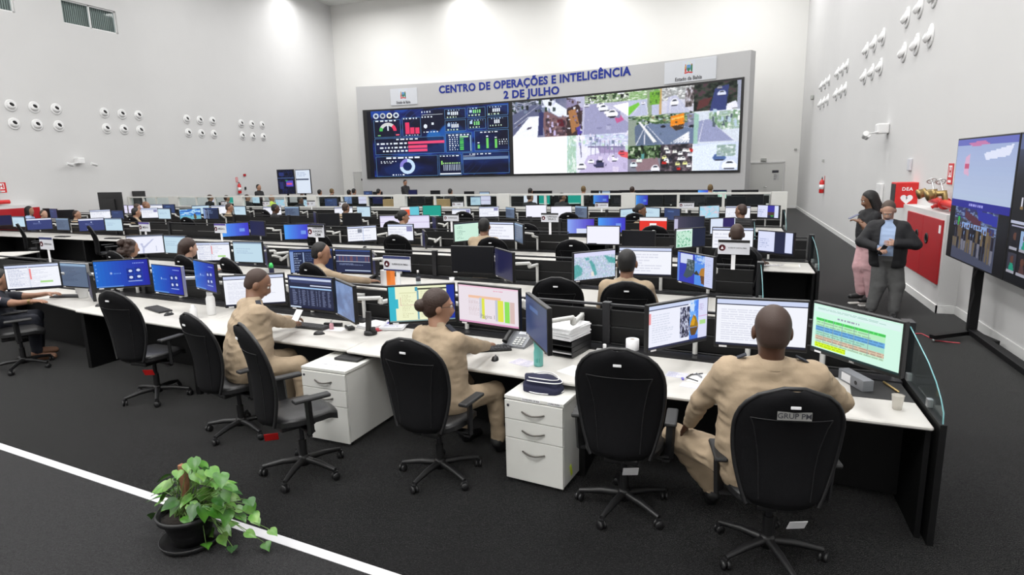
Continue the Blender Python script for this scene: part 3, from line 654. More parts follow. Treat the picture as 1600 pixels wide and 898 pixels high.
def wallcam(p, sx, label, ext):
    t = thing('security_camera', label, 'camera', (p.x, p.y, p.z))
    MB().box((sx*.12, 0, .02), (.24, .26, .22), 'white_plastic', bev=.03).build('junction_box', t)
    MB().tube([(sx*.2, -.1, -.05), (sx*ext, -.42, -.10)], .018, 'white_plastic').build('bracket', t)
    for k, (x, y) in enumerate(((sx*(ext+.02), -.5), (sx*.32, .38))):
        b = MB(); b.lathe([(0, -.14), (.05, -.13), (.055, .08), (.06, .09), (.06, .1), (.045, .1)], 'white_plastic', (x, y, -.12), n=14, M3=Matrix.Rotation(1.3, 3, 'X')); c = b.build('camera_body', t)
        MB().lathe([(0, .095), (.044, .097)], 'soft_black', (x, y, -.12), n=14, M3=Matrix.Rotation(1.3, 3, 'X')).build('lens', c)
wallcam(atX(121, 252, XL), 1, 'white security camera pair on the left wall below the nozzles', .25)
wallcam(onR(1388, 202), -1, 'white security camera arm on the right wall below the nozzles', .5)
# red hose doors on the niches
def hose_doors(x, y0, y1, z0, z1, sx, label):
    t = thing('hose_cabinet_door', label, 'hose cabinet'); ym = (y0+y1)/2
    for k, (a, b_) in enumerate(((y0, ym), (ym, y1))):
        d = MB().box((x+sx*.012, (a+b_)/2, (z0+z1)/2), (.024, b_-a-.012, z1-z0), 'red_paint', bev=.004).build('door', t)
        yy = ym+(-.28 if k == 0 else .28)
        MB().lathe([(0, .0), (.055, .0), (.06, .012), (.085, .012), (.085, 0)], 'soft_black', (x+sx*.024, yy, z0+.62), n=20, M3=Matrix(((0, 0, sx), (1, 0, 0), (0, 1, 0)))).build('round_pull', d)
    MB().box((x+sx*.026, y0+.1, z1-.14), (.003, .09, .12), 'paper').build('sticker', t, 'small white sticker')
hose_doors(2.93, 10.62, 12.62, .42, 1.38, -1, 'red double hose cabinet doors in the right wall niche')
hose_doors(XL+.4, 10.8, 14.66, .35, 1.36, 1, 'red hose cabinet doors in the left wall niche')
# hydrant valves lying on top of the niches
def hydrant(P0, sc_, label, ry=0.):
    t = thing('hydrant_valves', label, 'hydrant', P0, ry); t.scale = (sc_,)*3
    MB().tube([(-.05, -.75, .11), (.02, 1.0, .13)], .07, 'red_bright', 14).build('pipe', t)
    b = MB(); b.lathe([(0, 0), (.11, 0), (.11, .03), (0, .03)], 'red_bright', (0, .1, .11), M3=Matrix.Rotation(PI/2, 3, 'X')); b.box((0, -.35, .05), (.06, .1, .1), 'red_bright'); b.box((0, .6, .05), (.06, .1, .1), 'red_bright'); b.tube([(0, .3, .12), (-.14, .32, .02)], .03, 'red_bright'); b.build('flange', t)
    for k, y in enumerate((.05, .62)):
        v = MB(); v.tube([(0, y, .14), (-.03, y+.02, .30), (-.18, y+.10, .28)], [.045, .065, .055], 'brass', 14)
        v.lathe([(0, 0), (.085, 0), (.085, .035), (.07, .04), (.085, .05), (.085, .09), (.095, .1), (.095, .15), (0, .15)], 'brass', (-.15, y+.09, .29), n=16, M3=Matrix.Rotation(-1.9, 3, 'Y')); vv = v.build('valve', t)
        h = MB(); h.tube([(-.04, y+.02, .30), (-.06, y+.16, .50)], .014, 'aluminium'); 
        R3 = (Vector((-.02, .14, .17)).to_track_quat('Z', 'Y')).to_matrix()
        ring = [R3@Vector((.075*math.cos(a), .075*math.sin(a), 0))+Vector((-.06, y+.16, .50)) for a in [i*2*PI/16 for i in range(17)]]
        h.tube(ring, .012, 'aluminium', 8)
        for i in (0, 4, 8, 12): h.tube([(-.06, y+.16, .50), ring[i]], .008, 'aluminium', 6)
        h.build('handwheel', vv)
pv = atX(1470, 320, 3.08)
hydrant((3.06, 11.12, 1.50), .85, 'brass twin hydrant valves on a red pipe on the right niche')
hydrant((XL+.2, 12.85, 1.46), 1.0, 'brass hydrant valves on a red pipe at the far left')
# defibrillator cabinet
t = thing('defibrillator_cabinet', 'red defibrillator cabinet with white heart on the right wall', 'defibrillator', (2.965, 13.25, 1.63))
wb = .50
MB().box((0, 0, 0), (.36, .40, .46), 'red_bright', bev=.012).build('box', t)
MB().box((-.183, 0, 0), (.006, .33, .40), 'soft_black').build('door_glass', t)
hm = MB(); pts = []
for i in range(40):
    a = 2*PI*i/40; pts.append((.0062*16*math.sin(a)**3, .0062*(13*math.cos(a)-5*math.cos(2*a)-2*math.cos(3*a)-math.cos(4*a))))
hm.add([(x, -.2015, z-.07) for x, z in pts]+[(0, -.2015, -.07)], [(i, (i+1) % 40, 40) for i in range(40)], 'paper'); hm.add([(x, -.2035, z) for x, z in ((.008, .0), (-.016, -.055), (.0, -.052), (-.008, -.095), (.018, -.042), (.003, -.045))], [(0, 1, 2, 5), (2, 3, 4, 5)], 'dark_ink'); hm.build('heart_symbol', t)
tm = text_mesh('DEA', .085, 'paper', .001, .002, 1.1); tm.v = [(v[0], -.202-v[2], v[1]+.11) for v in tm.v]; tm.build('dea_lettering', t)
# ------------------------------------------------------------------ desk rows
ROW = {'A': (4.10, -.115), 'B': (6.48, -.107), 'C': (9.53, -.098), 'P': (12.0, -.10), 'D': (14.95, -.10)}
ROWN = {'A': 'front desk row', 'B': 'second desk row', 'C': 'third desk row', 'P': 'fourth desk row', 'D': 'fifth desk row', 'E': 'first row behind glass', 'F': 'last row behind glass'}
AN = [(-11.7, 5.85), (-9.6, 5.52), (-7.4, 4.95), (-5.31, 4.62), (-3.18, 4.40), (-1.0, 4.11), (1.16, 3.97)]
def front(row, x):
    if row == 'A':
        for (x0, y0), (x1, y1) in zip(AN, AN[1:]):
            if x <= x1: return y0+(y1-y0)*(x-x0)/(x1-x0)
        return AN[-1][1]
    y0, s = ROW[row]; return y0+s*x
def part_y(row, x): return (5.02-.118*x) if row == 'A' else front(row, x)+1.04
DESKX = {'A': [p[0] for p in AN], 'B': [-10.7, -8.5, -6.3, -4.1, -1.9, .28],
         'C': [-22.6, -20.4, -18.2, -16., -13.8, -11.6, -9.4, -7.2, -5.0, -2.8, None, -2.1, -.5, 1.12],
         'P': [-22.9, -20.7, -18.5, -16.3, -14.1, -11.9, -9.7, -7.5, -5.3, -3.7, -1.6, .35],
         'D': [-23.0, -20.8, -18.6, -16.4, -14.2, -12, -9.8, -7.6, -5.4, -3.2, -1.05, 1.08]}
def desk(row, xa, xb, lab, end=False):
    ya, yb = front(row, xa), front(row, xb); pa, pb = part_y(row, xa)-.03, part_y(row, xb)-.03
    t = thing('desk', lab, 'desk', ((xa+xb)/2, (ya+pa)/2, 0), group='cream desks in the '+ROWN[row])
    ox, oy = t.location.x, t.location.y
    L = lambda x, y: (x-ox, y-oy)
    step = .025 if row == 'A' else 0
    top = MB(); pts = [L(xa+.002, ya-step), L(xb-.002, yb), L(xb-.002, pb-.14), L(xa+.002, pa-.14)]
    top.prism(pts, .722, .75, 'laminate')
    n = len(top.v)
    top.build('worktop', t).modifiers.new('b', 'BEVEL').width = .008
    MB().prism([L(xa, pa-.13), L(xb, pb-.13), L(xb, pb), L(xa, pa)], .70, .765, 'black_rail').build('rear_rail', t)
    for x, s in ((xa, 1), (xb, -1)):
        y0, y1 = front(row, x), part_y(row, x)-.04
        MB().prism([L(x, y0+.05), L(x+s*.03, y0+.05), L(x+s*.03, y1), L(x, y1)], 0, .70, 'black_metal').build('side_panel', t)
    MB().prism([L(xa+.04, pa-.42), L(xb-.04, pb-.42), L(xb-.04, pb-.39), L(xa+.04, pa-.39)], .06, .70, 'black_metal').build('modesty_panel', t)
    return t
def divider(row, xa, xb, lab):
    pa, pb = part_y(row, xa), part_y(row, xb); ox, oy = (xa+xb)/2, (pa+pb)/2
    t = thing('desk_divider', lab, 'desk divider', (ox, oy, 0), math.atan2(pb-pa, xb-xa), group='black slatted dividers of the '+ROWN[row])
    w_ = math.hypot(xb-xa, pb-pa)
    b = MB()
    for k in range(7): b.box((0, 0, .10+.15*k), (w_-.06, .022, .142), 'black_metal', bev=.006) if row in 'AB' else b.box((0, 0, .10+.15*k), (w_-.06, .022, .142), 'black_metal')
    b.build('slat_panel', t)
    MB().box((0, 0, 1.115), (w_-.06, .035, .02), 'black_rail').build('top_rail', t)
    MB().box((-w_/2+.0, 0, .57), (.07, .07, 1.14), 'black_rail', bev=.006).build('post', t)
    return t
for row, xs_ in DESKX.items():
    n = len(xs_)-1; prs = [(a, b_) for a, b_ in zip(xs_, xs_[1:]) if a is not None and b_ is not None]
    for i, (a, b_) in enumerate(prs):
        desk(row, a, b_, 'cream topped desk, %s in the %s' % (ordinal(i, len(prs)), ROWN[row]))
        divider(row, a, b_, 'black slatted divider behind the desk, %s in the %s' % (ordinal(i, len(prs)), ROWN[row]))
# angled wing desk at the left of the second row
def wing(lab, x, y, rz, w_, d):
    t = thing('desk', lab, 'desk', (x, y, 0), rz)
    MB().box((0, 0, .736), (w_, d, .028), 'laminate', bev=.008).build('worktop', t)
    for s in (-1, 1): MB().box((s*(w_/2-.02), 0, .36), (.03, d-.1, .72), 'black_metal').build('side_panel', t)
    MB().box((0, d/2-.08, .38), (w_-.1, .03, .66), 'black_metal').build('modesty_panel', t)
pA, pB = at(0, 403, .75), at(62, 392, .75)
ang = math.atan2(pB.y-pA.y, pB.x-pA.x); cn = (pA+pB)/2+Vector((-math.sin(ang), math.cos(ang), 0))*.42
wing('angled cream desk at far left behind the front row divider', cn.x-.35*math.cos(ang), cn.y-.35*math.sin(ang), ang, (pB-pA).length+.7, .84)
# row ends: black end panels with a curved glass screen
def row_end(row, x, lab, full=True):
    y0, y1 = front(row, x)-.02, part_y(row, x)
    t = thing('row_end_panel', lab, 'end panel', (x+.02, y0, 0))
    d = y1-y0
    MB().prism([(0, 0), (.035, 0), (.035, d), (0, d)], 0, .775, 'black_metal').build('end_board', t)
    MB().prism([(-.02, d-.06), (.05, d-.06), (.05, d+.06), (-.02, d+.06)], 0, 1.17, 'black_rail').build('post', t)
    prof = [(.02, .775), (.03, .84), (.10, .90), (.22, .965), (.40, 1.03), (.65, 1.09), (d-.06, 1.14), (d-.06, .775)]
    g = MB(); vs = [(.014, y, z) for y, z in prof]+[(.022, y, z) for y, z in prof]; k = len(prof)
    g.add(vs, [tuple(range(k))[::-1], tuple(range(k, 2*k))]+[(i, i+1, i+1+k, i+k) for i in range(k-1)], 'pane'); gp = g.build('glass_screen', t)
    MB().tube([(.018, y, z) for y, z in prof[:-1]], .0045, 'glass_edge', 6).build('glass_edge', gp)
    for yy in (.3, .8): MB().box((.018, yy, .80), (.03, .04, .05), 'aluminium').build('glass_clamp', t)
row_end('A', 1.16, 'black end panel with curved glass screen, front row, nearest the aisle')
row_end('C', 1.12, 'black end panel with curved glass screen at aisle end of third row')
row_end('D', 1.08, 'black end panel with curved glass screen at aisle end of fifth row')
row_end('B', .28, 'black end panel with curved glass screen ending the second row')
row_end('P', .35, 'black end panel with curved glass screen ending the fourth row')
# frame visible below the right end of the front row
t = thing('footrest_frame', 'grey metal footrest frame under the right end of the front desk', 'footrest', (.62, 4.62, 0))
MB().tube([(-.1, 0, .28), (.32, -.05, .28)], .012, 'aluminium').tube([(.32, -.05, .02), (.32, -.05, .7)], .012, 'aluminium').tube([(-.1, 0, .02), (-.1, 0, .28)], .012, 'aluminium').build('frame_tube', t)
# ------------------------------------------------------------------ screens' content
wht, tx = (.95, .96, .99), (.62, .64, .70)
def c_blue(w_, h):
    c = Cv(w_, h); c.grad(0, 0, 1, 1, (.10, .42, .80), (.10, .12, .62))
    if w_ >= 100:
        c.rect(.58, .30, .88, .86, (.08, .26, .70))
        for x, y in ((.59, .31), (.74, .29), (.59, .56), (.74, .54)):
            c.rect(x, y, x+.135, y+.22, (.07, .18, .56)); c.ell(x+.07, y+.11, .035, .05, (.8, .85, .95))
        c.rect(.60, .80, .86, .82, (.7, .75, .9)); c.ell(.30, .47, .02, .045, (.6, .7, .9)); c.lines(.35, .45, .52, .51, 1, (.35, .55, .85), 1, .8); c.lines(.72, .10, .93, .15, 1, (.6, .7, .95), 1, .7)
        for k in range(5): c.rect(.02, .1+.15*k, .045, .15+.15*k, (.4, .6, .9))
        c.rect(0, .955, .5, 1, (.35, .55, .85))
    else:
        c.rect(.6, .35, .85, .7, (.25, .40, .85)); c.rect(.8, .1, .93, .13, (.6, .7, .95))
    return c
def c_off(w_, h): return Cv(4, 3, (.035, .037, .045))
def c_dim(w_, h): c = Cv(w_, h, (.36, .42, .52)); c.rect(0, 0, 1, .1, (.55, .66, .78)); c.lines(.05, .18, .9, .8, 10, (.30, .35, .45)); return c
def c_gray(w_, h): c = Cv(w_, h); c.noise(0, 0, 1, 1, [(.42, .49, .64), (.44, .52, .68), (.46, .55, .72), (.50, .59, .76)], 3); return c
def c_doc(w_, h):
    c = Cv(w_, h, wht); c.rect(0, 0, 1, .09, (.80, .84, .95)); c.rect(0, .09, 1, .12, (.22, .24, .32)); c.lines(.05, .2, .95, .9, max(4, h//6), (.86, .87, .92)); c.rect(0, .95, 1, 1, (.12, .14, .22)); return c
def c_white(w_, h): c = Cv(w_, h, (.95, .95, 1.)); c.rect(.02, .95, .3, 1, (.2, .2, .25)); return c
def c_split(w_, h):
    c = c_doc(w_, h); c.rect(.42, .0, .44, .95, (.85, .87, .92)); c.rect(.44, .16, .475, .62, (.93, .55, .55)); c.rect(.62, .70, .86, .78, (.68, .86, .55)); c.lines(.04, .1, .4, .9, 12, (.78, .80, .88)); return c
def c_green(w_, h):
    c = Cv(w_, h, (.82, .97, .90)); c.rect(.01, .04, .99, .16, (.86, .96, .94)); c.lines(.05, .06, .95, .12, 2, (.65, .80, .76)); c.lines(.30, .20, .62, .26, 1, tx)
    for y, e, col in ((.29, .84, (.35, .90, .42)), (.35, .84, (.72, .93, .75)), (.41, .84, (.72, .93, .75)), (.46, .84, (.40, .66, .88)), (.52, .84, (.40, .66, .88)), (.57, .84, (.66, .88, .80)), (.62, .84, (.66, .88, .80)), (.67, .84, (.86, .76, .66)), (.72, .84, (.86, .76, .66)), (.77, .84, (.78, .92, .80)), (.82, .42, (.84, .98, .10)), (.87, .42, (.84, .98, .10))):
        c.rect(.04, y, e, y+.06, col); c.lines(.05, y+.01, e, y+.05, 1, tuple(v*.82 for v in col), 1.1, .6)
    for x in (.14, .25, .36, .5, .66): c.rect(x, .29, x+.004, .80, (.55, .68, .66))
    c.rect(0, .955, 1, 1, (.10, .20, .20)); return c
def c_photo(w_, h):
    c = Cv(w_, h, (.93, .94, .99)); c.rect(0, 0, 1, .08, (.80, .84, .95)); c.rect(0, .08, .66, .11, (.25, .28, .4)); c.lines(.05, .2, .5, .88, 12, (.84, .86, .92)); c.rect(0, .16, .035, .42, (.93, .6, .62))
    c.noise(.52, .14, .69, .88, [(.12, .13, .2), (.25, .25, .38), (.5, .5, .6), (.8, .82, .9)], 12)
    c.rect(.69, .02, .84, .95, (.35, .60, .92)); c.noise(.69, .02, .84, .4, [(.30, .52, .92), (.45, .68, .96), (.8, .88, .98)], 3)
    c.poly([(.69, .66), (.71, .52), (.755, .36), (.80, .42), (.84, .60), (.84, .67)], (.62, .46, .08)); c.poly([(.70, .60), (.75, .40), (.79, .5), (.77, .62)], (.85, .62, .10)); c.poly([(.69, .68), (.84, .68), (.83, .74), (.78, .90), (.72, .86)], (.40, .28, .12)); c.rect(.69, .86, .84, .95, (.25, .42, .80))
    c.rect(.84, .04, 1, .95, (.86, .87, .97)); c.lines(.85, .12, .98, .3, 4, (.7, .6, .8)); c.rect(.87, .52, .97, .63, (.68, .86, .55)); c.rect(.84, .42, 1, .43, (.8, .5, .7)); c.rect(0, .955, 1, 1, (.14, .16, .3)); return c
def c_yellow(w_, h):
    c = Cv(w_, h, (.94, .95, .80)); c.rect(0, 0, .10, 1, (.22, .72, .80)); c.rect(.10, .35, .14, .62, (.22, .72, .80)); c.rect(.88, 0, 1, 1, (.10, .20, .62)); c.rect(.40, .02, .44, .14, (.25, .62, .72)); c.rect(.44, .06, .88, .10, (.22, .22, .16)); c.rect(.43, .12, .45, .95, (.45, .65, .72))
    c.rect(.16, .18, .42, .19, (.75, .75, .55)); c.rect(.17, .30, .175, .52, (.8, .6, .55)); c.rect(.17, .52, .44, .53, (.82, .55, .62)); c.lines(.2, .22, .4, .9, 14, (.84, .84, .68)); c.lines(.48, .14, .84, .9, 16, (.86, .86, .72)); c.rect(0, .965, 1, 1, (.5, .6, .6)); return c
def c_pink(w_, h):
    c = Cv(w_, h, (.92, .88, .91)); c.rect(0, 0, 1, .03, (.95, .78, .86)); c.lines(.6, .08, .9, .11, 1, (.9, .6, .7)); c.rect(.17, .26, .72, .32, (.94, .76, .64))
    c.lines(.17, .34, .45, .8, 14, (.84, .78, .80)); c.rect(.36, .30, .40, .86, (.78, .80, .86)); c.rect(.40, .31, .445, .86, (.88, .90, .28)); c.rect(.63, .32, .67, .88, (.76, .78, .84)); c.rect(.67, .32, .76, .88, (.89, .90, .30)); c.rect(.78, .34, .86, .9, (.55, .88, .35)); c.rect(.87, .34, .94, .9, (.85, .74, .72)); c.rect(0, .955, 1, 1, (.85, .6, .75)); return c
def c_table(w_, h):
    c = Cv(w_, h, (.13, .16, .27)); c.rect(0, 0, 1, .02, (.2, .3, .6)); c.rect(.03, .04, .98, .11, (.78, .82, .92)); c.rect(.05, .12, .97, .2, (.22, .26, .42)); c.rect(.5, .24, .97, .28, (.82, .85, .93)); c.rect(.03, .33, .97, .37, (.62, .76, .92))
    for r in range(17):
        y = .42+r*.029
        for x, w2 in ((.07, .12), (.22, .05), (.3, .09), (.42, .04), (.5, .09), (.62, .03), (.68, .04), (.76, .08), (.88, .06)): c.rect(x, y, x+w2*rng.uniform(.5, 1), y+.012, (.48, .52, .66))
    c.rect(0, .955, .25, 1, (.8, .85, .92)); c.rect(.25, .955, 1, 1, (.06, .10, .24)); return c
def c_dark(w_, h):
    c = Cv(w_, h, (.12, .16, .28)); c.rect(0, 0, 1, .06, (.22, .32, .58)); c.rect(0, .06, .08, 1, (.50, .60, .80)); c.rect(.3, .12, .34, 1, (.6, .68, .82)); c.lines(.36, .15, .7, .5, 5, (.35, .42, .58)); c.lines(.10, .12, .3, .95, 8, (.55, .6, .72)); return c
def c_chart(w_, h):
    c = Cv(w_, h, (.15, .18, .30)); c.rect(0, 0, 1, .05, (.25, .35, .60)); c.rect(.02, .22, .98, .27, (.75, .78, .84)); c.rect(.04, .27, .96, .5, (.24, .27, .42))
    for x in (.1, .2, .3, .42, .46, .6, .85, .93): c.rect(x, .27, x+.04, .5, (.42, .30, .36))
    c.rect(.02, .5, .98, .53, (.72, .76, .82)); c.lines(.1, .58, .95, .68, 2, (.5, .55, .7)); c.rect(.25, .88, .98, .93, (.7, .76, .85)); return c
def c_map(w_, h):
    c = Cv(w_, h); c.noise(0, .1, 1, 1, [(.70, .74, .86), (.82, .84, .93), (.72, .78, .88), (.78, .84, .86), (.58, .74, .78), (.84, .86, .95)], 26); c.rect(0, 0, 1, .14, (.86, .86, .98))
    for p in ([(.0, .45), (.08, .4), (.2, .6), (.18, .8), (.05, .9), (0, .95)], [(.35, .3), (.42, .32), (.50, .5), (.55, .85), (.5, .9), (.42, .6)], [(.72, .15), (.82, .2), (1, .3), (1, .5), (.85, .45)], [(.25, .2), (.35, .18), (.36, .28), (.28, .3)]): c.poly(p, (.36, .66, .66))
    c.photo(.06, 1); c.rect(0, 0, 1, .14, (.86, .86, .98))
    c.poly([(.40, .75), (.46, .72), (.48, .9), (.42, .92)], (.92, .88, .84)); return c
def c_mapb(w_, h):
    c = Cv(w_, h, (.16, .20, .70)); c.rect(0, 0, .05, 1, (.35, .5, .85)); c.rect(.08, .02, .45, .18, (.80, .84, .95)); c.rect(.08, .2, .28, .35, (.8, .84, .95)); c.poly([(.28, .2), (.5, .2), (.5, .6), (.42, .75), (.28, .85), (.18, .8), (.26, .5)], (.22, .30, .34)); c.noise(.28, .22, .48, .55, [(.16, .25, .25), (.3, .38, .4), (.45, .5, .55)], 8)
    c.rect(.5, 0, .78, 1, (.30, .55, .90)); c.noise(.5, 0, .78, .3, [(.3, .5, .9), (.5, .66, .9), (.7, .8, .95)], 4); c.poly([(.5, .6), (.56, .52), (.62, .62), (.62, .66), (.5, .66)], (.2, .2, .12)); c.poly([(.62, .66), (.68, .42), (.78, .38), (.78, .66)], (.70, .48, .15)); c.poly([(.66, .66), (.78, .66), (.78, .95), (.7, .92)], (.40, .25, .12)); c.rect(.78, .0, 1, 1, (.80, .83, .96)); c.lines(.8, .1, .98, .9, 12, (.7, .74, .88)); return c
def c_minib(w_, h): c = Cv(w_, h, (.10, .13, .23)); c.rect(.0, 0, .55, 1, (.80, .93, .86)); c.rect(0, 0, .5, .1, (.93, .96, .98)); c.noise(.03, .12, .5, .97, [(.78, .92, .84), (.74, .89, .80), (.80, .93, .86), (.45, .72, .58)], 9); return c
def c_road(w_, h): c = Cv(w_, h, (.93, .94, .99)); c.rect(0, 0, 1, .06, (.45, .48, .55)); c.poly([(.35, .45), (.42, .42), (.46, .75), (.44, 1), (.40, 1), (.41, .7)], (.75, .77, .88)); c.poly([(.42, .65), (.72, .2), (.75, .22), (.45, .75)], (.75, .77, .88)); c.rect(.78, .6, .8, .9, (.8, .82, .9)); return c
def c_pale(w_, h): c = Cv(w_, h, (.76, .86, .92)); c.rect(0, 0, 1, .08, (.5, .58, .68)); c.lines(.1, .3, .8, .6, 3, (.68, .78, .86)); return c
def c_navyw(w_, h): c = Cv(w_, h, (.20, .24, .46)); c.rect(0, 0, 1, .12, (.86, .88, .96)); c.ell(.5, .3, .03, .05, (.7, .75, .9)); c.lines(.25, .35, .8, .5, 2, (.4, .45, .65)); return c
def c_red(w_, h): c = Cv(w_, h, (.90, .20, .15)); c.rect(0, 0, 1, .2, (.95, .94, .96)); c.rect(.38, .38, .62, .95, (.97, .95, .95)); return c
def c_teal(w_, h): c = Cv(w_, h, (.10, .62, .55)); c.rect(0, .93, .9, .97, (.7, .85, .8)); return c
def c_redcyan(w_, h): c = Cv(w_, h, (.40, .78, .85)); c.rect(0, 0, .5, .25, (.93, .9, .9)); c.rect(0, .25, .5, 1, (.92, .35, .2)); return c
def c_sea(w_, h): c = Cv(w_, h, (.30, .60, .85)); c.noise(0, 0, 1, .6, [(.18, .40, .75), (.35, .62, .88), (.7, .85, .95)], 3); c.rect(0, .68, 1, 1, (.45, .72, .80)); c.poly([(.64, .7), (.68, .45), (.74, .42), (.78, .75), (.76, 1), (.68, 1)], (.38, .30, .18)); c.poly([(.5, .7), (.53, .6), (.56, .72)], (.1, .2, .25)); return c
def c_half(w_, h): c = Cv(w_, h, (.13, .15, .26)); c.rect(0, 0, .48, .93, (.86, .88, .98)); c.rect(.78, 0, .97, .93, (.84, .87, .98)); c.lines(.05, .3, .4, .8, 5, (.72, .75, .88)); c.rect(0, .95, 1, 1, (.08, .09, .14)); return c
def c_halfp(w_, h): c = Cv(w_, h, (.86, .90, .97)); c.rect(.5, 0, .96, 1, (.18, .15, .38)); return c
def c_night(w_, h): c = c_half(w_, h); c.rect(.48, 0, .78, .5, (.22, .20, .62)); c.rect(.48, .5, .78, .75, (.3, .22, .2)); c.ell(.68, .8, .06, .08, (.2, .6, .25)); return c
def c_grad(w_, h): c = Cv(w_, h); c.grad(0, 0, 1, 1, (.30, .28, .36), (.12, .14, .22)); c.rect(0, .75, 1, 1, (.28, .22, .26)); c.rect(.0, .15, .14, .95, (.75, .74, .85)); return c
def c_pmap(w_, h): c = Cv(w_, h, (.70, .86, .94)); c.noise(0, 0, 1, 1, [(.70, .86, .94), (.72, .84, .92), (.85, .80, .86), (.60, .84, .92)], 4); return c
def c_win(w_, h): c = Cv(w_, h); c.grad(0, 0, 1, 1, (.30, .62, .95), (.25, .22, .78)); c.rect(.65, .4, .85, .65, (.45, .6, .92)); return c
def c_purple(w_, h): c = Cv(w_, h); c.grad(0, 0, 1, 1, (.55, .66, .95), (.30, .22, .75)); c.rect(.35, .65, .75, 1, (.85, .88, .97)); return c
def c_twin(w_, h): c = c_doc(w_, h); c.rect(.52, .09, .54, 1, (.75, .8, .92)); c.rect(.36, .15, .5, .42, (.5, .52, .58)); return c
def c_cal(w_, h): c = c_doc(w_, h); c.rect(.74, .12, .98, .4, (.55, .55, .72)); c.rect(0, .09, 1, .12, (.6, .62, .72)); return c
def c_lgreen(w_, h): c = Cv(w_, h, (.80, .93, .86)); c.rect(0, 0, 1, .06, (.1, .14, .26)); c.lines(.1, .15, .5, .9, 8, (.62, .76, .70)); return c
def c_navy(w_, h): return Cv(4, 3, (.08, .09, .26))
def c_lilac(w_, h): c = Cv(w_, h, (.90, .88, .97)); c.rect(0, 0, 1, .1, (.82, .80, .93)); c.rect(0, .5, 1, .52, (.8, .75, .88)); return c
def c_bdark(w_, h): c = Cv(w_, h, (.20, .26, .42)); c.rect(.2, .2, .6, .3, (.3, .4, .6)); return c
CONT = {}
DESC = {'blue': 'blue login desktop', 'off': 'switched-off black screen', 'dim': 'dim grey-blue page', 'gray': 'plain grey-blue screen', 'doc': 'white document page', 'white': 'blank white page', 'split': 'white page and green bar', 'green': 'pale green coloured spreadsheet', 'photo': 'web page beside rock photo', 'yellow': 'pale yellow windows on teal', 'pink': 'pinkish sheet with yellow columns', 'table': 'dark blue data table', 'dark': 'dark blue console window', 'chart': 'dark blue chart', 'map': 'teal and lilac city map', 'mapb': 'blue map beside rock photo', 'minib': 'green map on black', 'road': 'pale road map', 'pale': 'pale blue page', 'navyw': 'navy page with white bar', 'red': 'bright red page', 'teal': 'plain green screen', 'redcyan': 'red and cyan page', 'sea': 'blue seascape picture', 'half': 'two white panes on dark', 'halfp': 'white pane beside purple', 'night': 'two white panes and night picture', 'grad': 'dim dusk picture', 'pmap': 'light blue sea map', 'win': 'bright blue desktop', 'purple': 'blue violet desktop', 'twin': 'two white windows', 'cal': 'white page and small grey block', 'lgreen': 'pale green list', 'navy': 'dark navy screen', 'lilac': 'pale lilac page', 'bdark': 'dark slate blue page'}
mat('sign_violet', (.08, .05, .28), .5)
mat('sign_white', (.62, .63, .68), .5); mat('crest_maroon', (.22, .03, .05), .5); mat('dim_text', (.35, .33, .34), .6); mat('sign_navy', (.02, .03, .12), .5)
